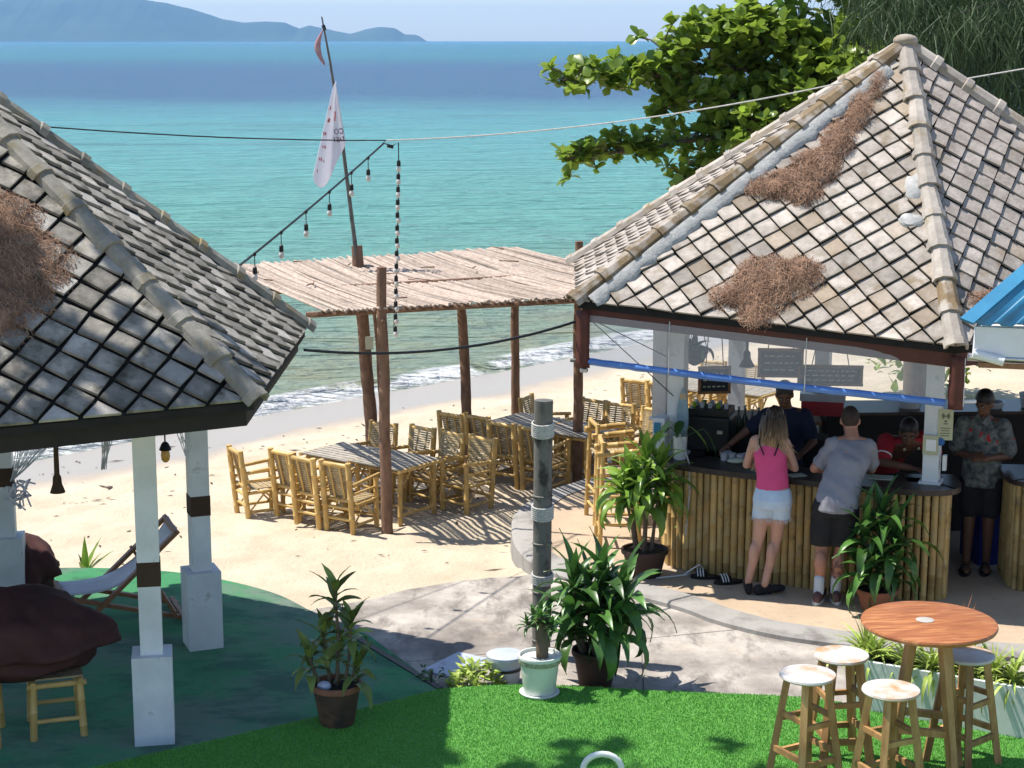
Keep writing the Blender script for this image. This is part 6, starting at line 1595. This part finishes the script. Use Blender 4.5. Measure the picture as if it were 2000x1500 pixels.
for ax_, ay_, yw in ((-.06, .0, R(-6)), (.078, .05, R(10))):
    fb = MB(); limb(fb, [(ax_, ay_ - .02, .10), (ax_ + .002, ay_ - .018, .215)], [.046, .047]); fuse(fb, 'sock', sockc, W_, .010, 2)
    fb = MB(); foot(fb, (ax_, ay_, .060), yw, s_=1.14); so_ = fuse(fb, 'shoe', shoec, W_, .010, 2)
    k_ = 18; m3 = Matrix.Rotation(yw, 3, 'Z'); MB().prism([tuple((V(ax_, ay_ + .04, 0) + m3 @ V((.048 - .006 * math.sin(6.283 * j / k_)) * math.cos(6.283 * j / k_), .158 * math.sin(6.283 * j / k_), 0)))[:2] for j in range(k_)], .002, .030).build('sole', solec, so_)
tb = MB()
for i in range(26):
    a = rnd.uniform(3.6, 6.2); z = rnd.uniform(.24, .44); r_ = .064
    c_ = V(.094 + (.078 - .094) * (.36 - z) / .25 * 0, .018, z); p = c_ + V(r_ * math.cos(a), r_ * math.sin(a), 0)
    tb.ell(p, (.010, .004, .014), 6, 5, Matrix.Rotation(a - 1.57, 3, 'Z'))
tb.build('tattoo', tattoo, W_)
hb = MB(); hb.ell(V(*hd) + hR @ V(0, -.030, .024), (.080, .094, .100), 18, 12, hR); fuse(hb, 'hair', hair_s, W_, .010, 2, .4, lambda co, no: co + no * .003 * mnoise.noise(co * 90))

# ---- navy shirted barman
W_ = thing('person', 'person in navy T-shirt reaching down behind the bar, head hidden by the blue roll', 'person', (2.52, 16.14, .046), R(172))
hd = (.02, .20, 1.60); hR = rotm(.5, 0)
bd = MB()
loft(bd, [(0, -.04, .84, .15, .11), (0, -.04, .92, .155, .115), (0, -.01, 1.04, .145, .105), (0, .04, 1.16, .155, .105), (0, .09, 1.28, .170, .105), (0, .12, 1.40, .165, .085), (0, .145, 1.47, .065, .055)])
limb(bd, [(-.09, -.04, .88), (-.10, .02, .48), (-.10, -.02, .10)], [.09, .06, .038]); limb(bd, [(.09, -.04, .88), (.10, .02, .48), (.10, -.02, .10)], [.09, .06, .038])
limb(bd, [(0, .12, 1.43), (-.165, .12, 1.40)], [.055, .056]); limb(bd, [(0, .12, 1.43), (.165, .12, 1.40)], [.055, .056])
limb(bd, [(-.18, .12, 1.39), (-.25, .17, 1.16), (-.16, .33, 1.10)], [.052, .041, .028]); limb(bd, [(.18, .12, 1.39), (.36, .16, 1.24), (.50, .22, 1.13)], [.052, .041, .028])
hand(bd, (-.16, .33, 1.10), (.4, .9, -.1), (0, 0, 1), 1, .4, 1); hand(bd, (.50, .22, 1.13), (.7, .5, -.4), (0, 0, 1), 1, .6, -1)
limb(bd, [(0, .14, 1.46), (.015, .18, 1.54)], [.055, .053]); head_shape(bd, hd, hR, 1.0)
for x in (-.10, .10): foot(bd, (x, .0, .05), 0)
fuse(bd, 'body', skin_d, W_, .012, 5); face_parts(W_, hd, hR)
sh_ = MB()
loft(sh_, [(0, -.03, .86, .175, .135), (0, -.02, .98, .165, .125), (0, .01, 1.08, .160, .120), (0, .05, 1.18, .168, .118), (0, .09, 1.29, .185, .118), (0, .12, 1.39, .180, .10), (0, .135, 1.44, .12, .08), (0, .145, 1.475, .066, .06)])
limb(sh_, [(-.165, .12, 1.39), (-.225, .15, 1.23)], [.075, .072]); limb(sh_, [(.165, .12, 1.39), (.30, .145, 1.285)], [.075, .070])
fuse(sh_, 't_shirt', navy, W_, .012, 4)
sr = MB(); loft(sr, [(0, -.04, .78, .165, .125), (0, -.04, .92, .168, .128)]); limb(sr, [(-.09, -.03, .86), (-.10, .01, .12)], [.105, .07]); limb(sr, [(.09, -.03, .86), (.10, .01, .12)], [.105, .07])
fuse(sr, 'trousers', blackc, W_, .013, 3)
hb = MB(); hb.ell(V(*hd) + hR @ V(0, -.024, .036), (.082, .100, .092), 16, 12, hR); fuse(hb, 'hair', hair_d, W_, .011, 2, .4)

# ---- red shirted barman leaning on the counter
W_ = thing('person', 'person in red football shirt bending low over the counter behind the bar', 'person', (3.42, 15.86, .046), R(196))
hd = (.08, .50, 1.375); hR = rotm(.45, R(-28))
bd = MB()
loft(bd, [(0, -.16, .84, .15, .12), (0, -.14, .92, .155, .14), (0, -.04, 1.02, .150, .15), (0, .08, 1.10, .160, .15), (0, .20, 1.17, .175, .14), (0, .30, 1.24, .170, .11), (0, .36, 1.28, .08, .07)])
limb(bd, [(-.09, -.15, .88), (-.10, -.02, .48), (-.10, -.10, .10)], [.09, .06, .038]); limb(bd, [(.09, -.15, .88), (.10, -.02, .48), (.10, -.10, .10)], [.09, .06, .038])
limb(bd, [(0, .28, 1.24), (-.18, .28, 1.26)], [.058, .056]); limb(bd, [(0, .28, 1.24), (.18, .28, 1.26)], [.058, .056])
limb(bd, [(-.20, .28, 1.25), (-.27, .42, 1.10), (-.08, .60, 1.09)], [.054, .044, .030]); limb(bd, [(.20, .28, 1.25), (.27, .42, 1.10), (.12, .62, 1.09)], [.054, .044, .030])
hand(bd, (-.08, .60, 1.09), (.7, .6, 0), (0, 0, 1), 1, .4, 1); hand(bd, (.12, .62, 1.09), (-.4, .8, 0), (0, 0, 1), 1, .4, -1)
limb(bd, [(.01, .34, 1.27), (.06, .44, 1.33)], [.056, .054]); head_shape(bd, hd, hR, 1.02)
for x in (-.10, .10): foot(bd, (x, -.08, .05), 0)
fuse(bd, 'body', skin_d, W_, .012, 5); face_parts(W_, hd, hR, 1.02)
sh_ = MB()
loft(sh_, [(0, -.14, .88, .175, .155), (0, -.10, .97, .168, .165), (0, -.0, 1.06, .168, .168), (0, .10, 1.13, .176, .165), (0, .21, 1.20, .192, .155), (0, .29, 1.265, .185, .125), (0, .35, 1.30, .085, .08)])
limb(sh_, [(-.18, .28, 1.255), (-.25, .37, 1.15)], [.080, .075]); limb(sh_, [(.18, .28, 1.255), (.25, .37, 1.15)], [.080, .075])
shr = fuse(sh_, 'shirt', redc, W_, .012, 4)
for s_ in (-1, 1): MB().tube([(s_ * .246, .366, 1.157), (s_ * .252, .373, 1.148)], .0765, 14).build('cuff_band', M['pvc_white'], shr, 40)
# chest crest and sleeve number 8
for x in (-.07, .07): MB().ell((x, .415, 1.205), (.013, .006, .014), 10, 6).build('crest', M['paper'], shr, 60)
nb2 = MB(); nb2.tube([(-.262 + .0, .40 + .022 * math.cos(R(a)), 1.245 + .018 * math.sin(R(a))) for a in range(0, 361, 30)], .005, 5); nb2.tube([(-.262, .40 + .026 * math.cos(R(a)), 1.205 + .022 * math.sin(R(a))) for a in range(0, 361, 30)], .005, 5)
nb2.build('sleeve_number', M['pvc_white'], shr)
sr = MB(); loft(sr, [(0, -.16, .78, .165, .135), (0, -.14, .93, .168, .15)]); limb(sr, [(-.09, -.14, .86), (-.10, -.06, .12)], [.105, .07]); limb(sr, [(.09, -.14, .86), (.10, -.06, .12)], [.105, .07])
fuse(sr, 'trousers', blackc, W_, .013, 3)
hb = MB(); hb.ell(V(*hd) + hR @ V(0, -.024, .038), (.084, .102, .095), 16, 12, hR); fuse(hb, 'hair', hair_d, W_, .011, 2, .4)

# ---- man in floral shirt
W_ = thing('person', 'person in floral short sleeved shirt and dark shorts standing in the bar gap', 'person', (4.24, 15.75, .046), R(160))
hd = (.0, .045, 1.565); hR = rotm(.35, R(-25))
bd = MB()
loft(bd, [(0, -.03, .82, .145, .105), (0, -.03, .90, .152, .110), (0, -.01, 1.02, .142, .10), (0, .0, 1.14, .152, .10), (0, .0, 1.27, .170, .10), (0, .0, 1.37, .160, .08), (0, .005, 1.44, .06, .05)])
limb(bd, [(-.085, -.02, .86), (-.085, .02, .48), (-.08, -.03, .09)], [.085, .057, .036]); limb(bd, [(.085, -.02, .86), (.085, .03, .48), (.09, .04, .09)], [.085, .057, .036])
bd.ell((-.083, -.03, .34), (.05, .055, .10), 12, 8); bd.ell((.088, .0, .34), (.05, .055, .10), 12, 8)
limb(bd, [(0, 0, 1.40), (-.165, -.005, 1.37)], [.052, .054]); limb(bd, [(0, 0, 1.40), (.165, -.005, 1.37)], [.052, .054])
limb(bd, [(-.18, -.005, 1.36), (-.235, -.02, 1.09), (-.06, .20, 1.10)], [.050, .040, .028]); limb(bd, [(.18, -.005, 1.36), (.235, -.02, 1.09), (.05, .20, 1.11)], [.050, .040, .028])
hand(bd, (-.06, .20, 1.10), (.8, .5, .1), (-.3, .5, .6), 1, .8, 1); hand(bd, (.05, .20, 1.11), (-.8, .5, .1), (.3, .5, .6), 1, .8, -1)
limb(bd, [(0, .005, 1.43), (0, .025, 1.50)], [.053, .052]); head_shape(bd, hd, hR, 1.0)
for x, y in ((-.08, -.01), (.09, .06)): foot(bd, (x, y, .05), R(8))
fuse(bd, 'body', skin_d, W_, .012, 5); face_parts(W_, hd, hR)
sh_ = MB()
loft(sh_, [(0, -.02, .80, .185, .14), (0, -.02, .90, .180, .135), (0, -.01, 1.03, .172, .125), (0, .0, 1.15, .176, .122), (0, .0, 1.27, .186, .118), (0, .0, 1.365, .178, .10), (0, .0, 1.415, .11, .075), (0, .005, 1.45, .068, .062)])
limb(sh_, [(-.165, -.005, 1.36), (-.22, -.015, 1.15)], [.078, .085]); limb(sh_, [(.165, -.005, 1.36), (.22, -.015, 1.15)], [.078, .085])
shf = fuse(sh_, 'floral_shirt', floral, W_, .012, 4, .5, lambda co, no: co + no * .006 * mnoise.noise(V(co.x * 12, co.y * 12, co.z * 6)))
cl_ = MB()
for s_ in (-1, 1): cl_.beam((s_ * .012, .115, 1.385), (s_ * .062, .04, 1.455), .05, .008, (s_ * .5, .8, .3))
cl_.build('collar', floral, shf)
sr = MB(); loft(sr, [(0, -.03, .76, .165, .125), (0, -.03, .90, .165, .122)]); limb(sr, [(-.088, -.02, .84), (-.09, .0, .58)], [.105, .098]); limb(sr, [(.088, -.02, .84), (.09, .01, .58)], [.105, .098])
fuse(sr, 'shorts', blackc, W_, .012, 3)
for x, y in ((-.08, .03), (.09, .10)):
    k_ = 16; o = MB().prism([(x + .052 * math.cos(6.283 * j / k_), y + .15 * math.sin(6.283 * j / k_)) for j in range(k_)], 0, .018).build('sandal', blackc, W_)
    MB().tube([(x - .05, y + .03, .02), (x - .02, y + .04, .085), (x + .02, y + .04, .085), (x + .05, y + .03, .02)], .012, 6).build('strap', blackc, o, 60)
hb = MB(); hb.ell(V(*hd) + hR @ V(0, -.022, .040), (.084, .100, .094), 16, 12, hR); fuse(hb, 'hair', hair_d, W_, .011, 2, .4)
LC.exclude = False
# ================================================================ BLUE SHEET ROOF AT THE EDGE
br = thing('blue_sheet_hut', 'blue corrugated sheet roof on a white wall beside the bar', 'hut', (4.2, 12.9, 0))
# roof slopes down toward the camera side and rises to the right
e0, e1 = V(3.28, 12.72, 2.80), V(5.6, 12.62, 2.72); g0, g1 = V(4.34, 13.6, 3.42), V(6.6, 13.5, 3.36)
k = 90; vs_ = []; prof_ = lambda t_: .022 * (1 if (t_ * 14) % 1 < .28 else (0 if (t_ * 14) % 1 > .42 else 1 - ((t_ * 14) % 1 - .28) / .14))
for i in range(k + 1):
    t_ = i / k; h_ = V(0, -.02, 1) * prof_(t_)
    vs_ += [e0.lerp(e1, t_) + h_, g0.lerp(g1, t_) + h_]
mb = MB(); mb.add(vs_, [(i * 2, i * 2 + 2, i * 2 + 3, i * 2 + 1) for i in range(k)]); o = mb.build('sheet_roof', M['blue_roof'], br, 40, world=True); o.modifiers.new('s', 'SOLIDIFY').thickness = .008
mb = MB(); mb.beam(e0 + V(-.015, 0, .02), g0 + V(-.015, 0, .02), .11, .02, (-.3, -.6, .75)); mb.build('barge_flashing', M['blue_roof'], o, world=True)
MB().beam(e0 + V(.06, .06, -.13), e1 + V(0, .06, -.13), .05, .21).build('white_wall', M['white_wall'], br, world=True)
MB().beam(e0 + V(.09, .02, -.30), e1 + V(.2, .02, -.32), .04, .035).build('batten', M['wood_deck'], br, world=True)
MB().tube([e0 + V(.05, .03, -.22), e0 + V(.26, -.02, -.27)], .035, 12).build('drain_pipe', M['pvc_white'], br, 40, world=True)
MB().tube([e0 + V(.02, .06, -.25), e1 + V(0, .05, -.27)], .03, 10).build('gutter', M['steel'], br, 40, world=True)
for x in (5.5,): MB().box((x, 12.95, 1.4), (.12, .12, 2.8)).build('post', M['white_paint'], br, world=True)
MB().beam((3.5, 13.2, 2.68), (5.55, 12.95, 2.68), .06, .08).build('beam', M['white_paint'], br, world=True)
MB().beam((4.62, 13.9, 1.3), (9.0, 13.7, 1.3), .10, 2.6).build('wall', M['white_wall'], br, world=True)  # unseen wall, added to cut the light reaching the bar gap
# ================================================================ TREES
def almond_leaf(L=.2, W=.055, bend=.5):
    seg = 4; vs_ = []; p = V(0, 0, 0); a = .2
    for i in range(seg + 1):
        t_ = i / seg; wv_ = W * (.18 + 1.0 * math.sin(math.pi * min(1, t_ * .78 + .06) ** 1.5)) if i < seg else W * .25
        vs_ += [p + V(0, wv_, .25 * wv_), p, p + V(0, -wv_, .25 * wv_)]
        p = p + V(math.cos(a), 0, math.sin(a)) * (L / seg); a -= bend / seg
    mb = MB(); mb.add(vs_, [(i * 3 + j, i * 3 + j + 1, i * 3 + j + 4, i * 3 + j + 3) for i in range(seg) for j in range(2)])
    return mb
AL = [almond_leaf(.17, .052, .4), almond_leaf(.15, .048, .9), almond_leaf(.19, .056, .2)]
def tree_almond(name, label, base, limbs, seed, budget, dens=1.0, group=None):
    """limbs: list of polylines (world) from the trunk outward; rosettes of leaves along twigs"""
    rr = random.Random(seed); t_ = thing(name, label, 'tree', base, 0, group)
    meshes = []
    for a in AL:
        me = a.mesh('leaf', 180); me.materials.append(M['leaf_almond']); meshes.append(me)
    trunk = limbs[0]; MB().tube(catmull(trunk[0], 6), [trunk[1] * (1 - .45 * i / (6 * (len(trunk[0]) - 1))) for i in range(6 * (len(trunk[0]) - 1) + 1)], 10).build('trunk', M['trunk'], t_, 60, world=True)
    crown = MB(); nleaf = [budget]
    LV = [np.array(a.v) for a in AL]
    ros = []
    for P, r0, spread, cnt in limbs[1:]:
        C = catmull(P, 8); k = len(C)
        MB().tube(C, [r0 * (1 - .8 * i / (k - 1)) for i in range(k)], 7).build('limb', M['trunk'], t_, 60, world=True)
        tw = MB()
        for i in range(int(cnt * dens)):
            q = rr.uniform(.18, 1.0); c_ = C[min(k - 1, int(q * (k - 1)))]
            d = V(rr.gauss(0, 1), rr.gauss(0, 1), rr.gauss(.12, .7)); d = d.normalized() * spread * rr.random() ** .6 * (1.1 - .35 * q)
            e = c_ + d; tw.tube([c_, c_.lerp(e, .5) + V(0, 0, .04), e], [.012, .009, .006], 4)
            ros.append(e)
        tw.build('twigs', M['trunk'], t_, world=True)['kind'] = 'stuff'
    rr.shuffle(ros)
    for e in ros:
        n_ = rr.randint(7, 12); ax = V(rr.gauss(0, .4), rr.gauss(0, .4), 1).normalized(); qd = V(0, 0, 1).rotation_difference(ax).to_matrix().to_4x4()
        for j in range(n_):
            mw = Matrix.Translation(e) @ qd @ Matrix.Rotation(j * 2.4 + rr.uniform(-.4, .4), 4, 'Z') @ Matrix.Rotation(rr.gauss(-.15, .45), 4, 'Y') @ Matrix.Rotation(rr.gauss(0, .4), 4, 'X') @ Matrix.Scale(rr.uniform(.65, 1.15), 4)
            i = rr.randrange(3)
            if nleaf[0] > 0 and rr.random() < .25:
                nleaf[0] -= 1; inst('leaf', meshes[i], t_, mw)
            else:
                m4 = np.array(mw); vv = LV[i] @ m4[:3, :3].T + m4[:3, 3]
                crown.add(vv.tolist(), AL[i].f)
    o = crown.build('crown', M['leaf_almond'], t_, 180, world=True); o['kind'] = 'stuff'; return t_
# sea almond reaching over the beach behind the bar
B0 = (5.4, 23.5, -.1)
limbs = [([(5.4, 23.5, -.2), (5.3, 23.4, 1.5), (5.1, 23.3, 3.2), (4.9, 23.2, 5.0)], .17),
         ([(5.1, 23.3, 3.4), (4.2, 23.0, 4.15), (3.0, 22.6, 4.45), (1.7, 22.2, 4.38), (.60, 22.0, 4.32)], .07, .46, 250),
         ([(5.1, 23.3, 3.0), (4.0, 22.8, 3.5), (2.8, 22.4, 3.65), (1.6, 22.0, 3.50), (.66, 21.9, 3.40)], .06, .34, 170),
         ([(5.1, 23.3, 2.8), (4.0, 22.7, 3.1), (2.6, 22.2, 3.20), (1.95, 22.0, 3.15)], .05, .42, 95),
         ([(5.0, 23.2, 4.0), (4.0, 22.9, 4.7), (3.0, 22.6, 4.95), (2.2, 22.4, 4.95)], .06, .48, 180),
         ([(5.0, 23.2, 4.2), (4.2, 22.6, 4.6), (3.4, 22.3, 4.2), (2.9, 22.0, 3.7)], .05, .60, 220),
         ([(4.9, 23.2, 4.6), (4.4, 23.0, 5.2), (3.7, 22.8, 5.5), (3.0, 22.7, 5.6)], .05, .55, 150),
         ([(4.9, 23.2, 4.8), (4.8, 22.9, 5.4), (4.7, 22.6, 5.9), (4.4, 22.3, 6.2)], .05, .65, 150),
         ([(5.0, 23.2, 3.8), (3.9, 22.6, 4.15), (2.9, 22.3, 4.15), (1.75, 22.1, 4.0)], .05, .45, 190),
         ([(5.0, 23.2, 4.3), (3.8, 22.5, 4.8), (2.7, 22.2, 4.75), (1.75, 22.1, 4.70)], .05, .42, 190),
         ([(5.0, 23.2, 4.0), (4.2, 22.3, 4.3), (3.3, 21.9, 4.0), (2.6, 21.8, 3.55)], .05, .50, 150),
         ([(4.9, 23.2, 4.4), (4.7, 22.6, 4.7), (4.2, 22.2, 4.6), (3.8, 22.0, 4.4)], .05, .60, 170)]
tree_almond('sea_almond_tree', 'sunlit broad leaved sea almond tree reaching over the beach behind the bar', B0, limbs, 3, 300, .72)
# feathery casuarina at the right
def casuarina(label, base, H, tips, seed, n_str):
    rr = random.Random(seed); t_ = thing('casuarina_tree', label, 'tree', base)
    b_ = V(*base); MB().tube([b_ - V(0, 0, .2), b_ + V(.1, 0, H * .4), b_ + V(.0, .1, H * .75), b_ + V(.1, 0, H)], [.22, .17, .11, .04], 10).build('trunk', M['trunk'], t_, 60, world=True)
    cr_ = MB()
    for (tx, ty, tz, sp) in tips:
        z0 = rr.uniform(.5, .8) * H; a = b_ + V(.05, 0, max(z0, tz - .3)); e = V(tx, ty, tz); C = catmull([tuple(a), tuple(a.lerp(e, .5) + V(0, 0, .35)), tuple(e), tuple(e + (e - a) * .12 - V(0, 0, .25))], 6)
        MB().tube(C, [.035 * (1 - .85 * i / (len(C) - 1)) for i in range(len(C))], 6).build('limb', M['trunk'], t_, world=True)
        for i in range(n_str):
            q = rr.random() ** .7; c_ = C[min(len(C) - 1, int(q * (len(C) - 1)))] + V(rr.gauss(0, sp), rr.gauss(0, sp), rr.gauss(0, sp * .5))
            L = rr.uniform(.25, .6); dx, dy = rr.gauss(0, .10), rr.gauss(0, .10); w_ = rr.uniform(.0025, .0045); s_ = V(w_, w_ * rr.uniform(-1, 1), 0)
            p1 = c_ + V(dx, dy, -L * .4); p2_ = c_ + V(dx * 1.6 + rr.gauss(0, .03), dy * 1.6, -L)
            cr_.add([c_ - s_, c_ + s_, p1 + s_, p1 - s_, p2_], [(0, 1, 2, 3), (3, 2, 4)])
    o = cr_.build('crown', M['leaf_needle'], t_, world=True); o['kind'] = 'stuff'; return t_
tips = [(4.3, 19.6, 5.3, .22), (4.8, 19.4, 5.1, .22), (5.2, 19.6, 5.0, .25), (5.6, 19.4, 4.7, .25), (5.1, 20.4, 4.6, .3), (5.7, 20.2, 4.3, .3), (6.1, 19.8, 4.9, .3), (4.6, 20.6, 5.5, .25), (5.5, 20.8, 5.5, .3), (6.2, 20.5, 5.4, .3), (5.9, 19.2, 4.2, .25), (6.4, 20.0, 4.2, .3), (5.9, 21.0, 5.0, .3), (4.2, 20.4, 5.7, .22), (5.0, 20.0, 5.7, .25)]
casuarina('dark feathery casuarina tree drooping over the bar roof peak', (6.9, 20.8, -.1), 8.0, tips, 5, 1500)
# shade tree standing left of the view; its crown throws the dappled shade
LT = (-7.6, 11.6, 0)
limbs = [([(-7.6, 11.6, -.1), (-7.5, 11.6, 3.0), (-7.2, 11.5, 6.0), (-6.8, 11.4, 8.6)], .28),
         ([(-7.2, 11.5, 6.4), (-6.2, 11.3, 7.6), (-5.0, 11.2, 8.2), (-3.8, 11.2, 8.4)], .09, 1.1, 120),
         ([(-7.1, 11.5, 6.8), (-6.0, 10.9, 7.8), (-4.6, 10.4, 8.3), (-3.2, 10.3, 8.4)], .09, 1.1, 110),
         ([(-7.1, 11.5, 7.2), (-5.8, 11.9, 8.3), (-4.2, 12.0, 8.8), (-2.6, 12.0, 8.8)], .09, 1.0, 110),
         ([(-7.2, 11.5, 6.0), (-6.6, 11.9, 6.7), (-5.8, 12.1, 7.0)], .08, .9, 90)]
tree_almond('sea_almond_tree', 'spreading sea almond tree beside the grey pavilion, its crown above it', LT, limbs, 9, 0, .8)
# bushes behind the bar
def far_bush(label, c, r, seed):
    rr = random.Random(seed); t_ = thing('shrub', label, 'shrub', c); cr_ = MB(); c = V(*c)
    MB().tube([c, c + V(.05, 0, r[2])], [.05, .02], 6).build('trunk', M['trunk'], t_, world=True)
    LV = np.array(AL[0].v)
    for i in range(700):
        d = V(rr.gauss(0, 1), rr.gauss(0, 1), rr.gauss(0, 1)).normalized() * rr.random() ** .4; p = c + V(d.x * r[0], d.y * r[1], r[2] + d.z * r[2])
        m4 = np.array(Matrix.Translation(p) @ Matrix.Rotation(rr.uniform(0, 6.28), 4, 'Z') @ Matrix.Rotation(rr.gauss(0, .7), 4, 'Y') @ Matrix.Scale(rr.uniform(.6, 1.1), 4))
        cr_.add((LV @ m4[:3, :3].T + m4[:3, 3]).tolist(), AL[0].f)
    o = cr_.build('foliage', M['leaf_almond'], t_, 180, world=True); o['kind'] = 'stuff'
far_bush('green shrub on the sand seen past the right bar post', (6.0, 25.5, -.2), (1.0, .8, .8), 1)
far_bush('green shrub behind the bar below the casuarina', (8.2, 23.0, -.1), (1.2, 1.0, 1.3), 2)
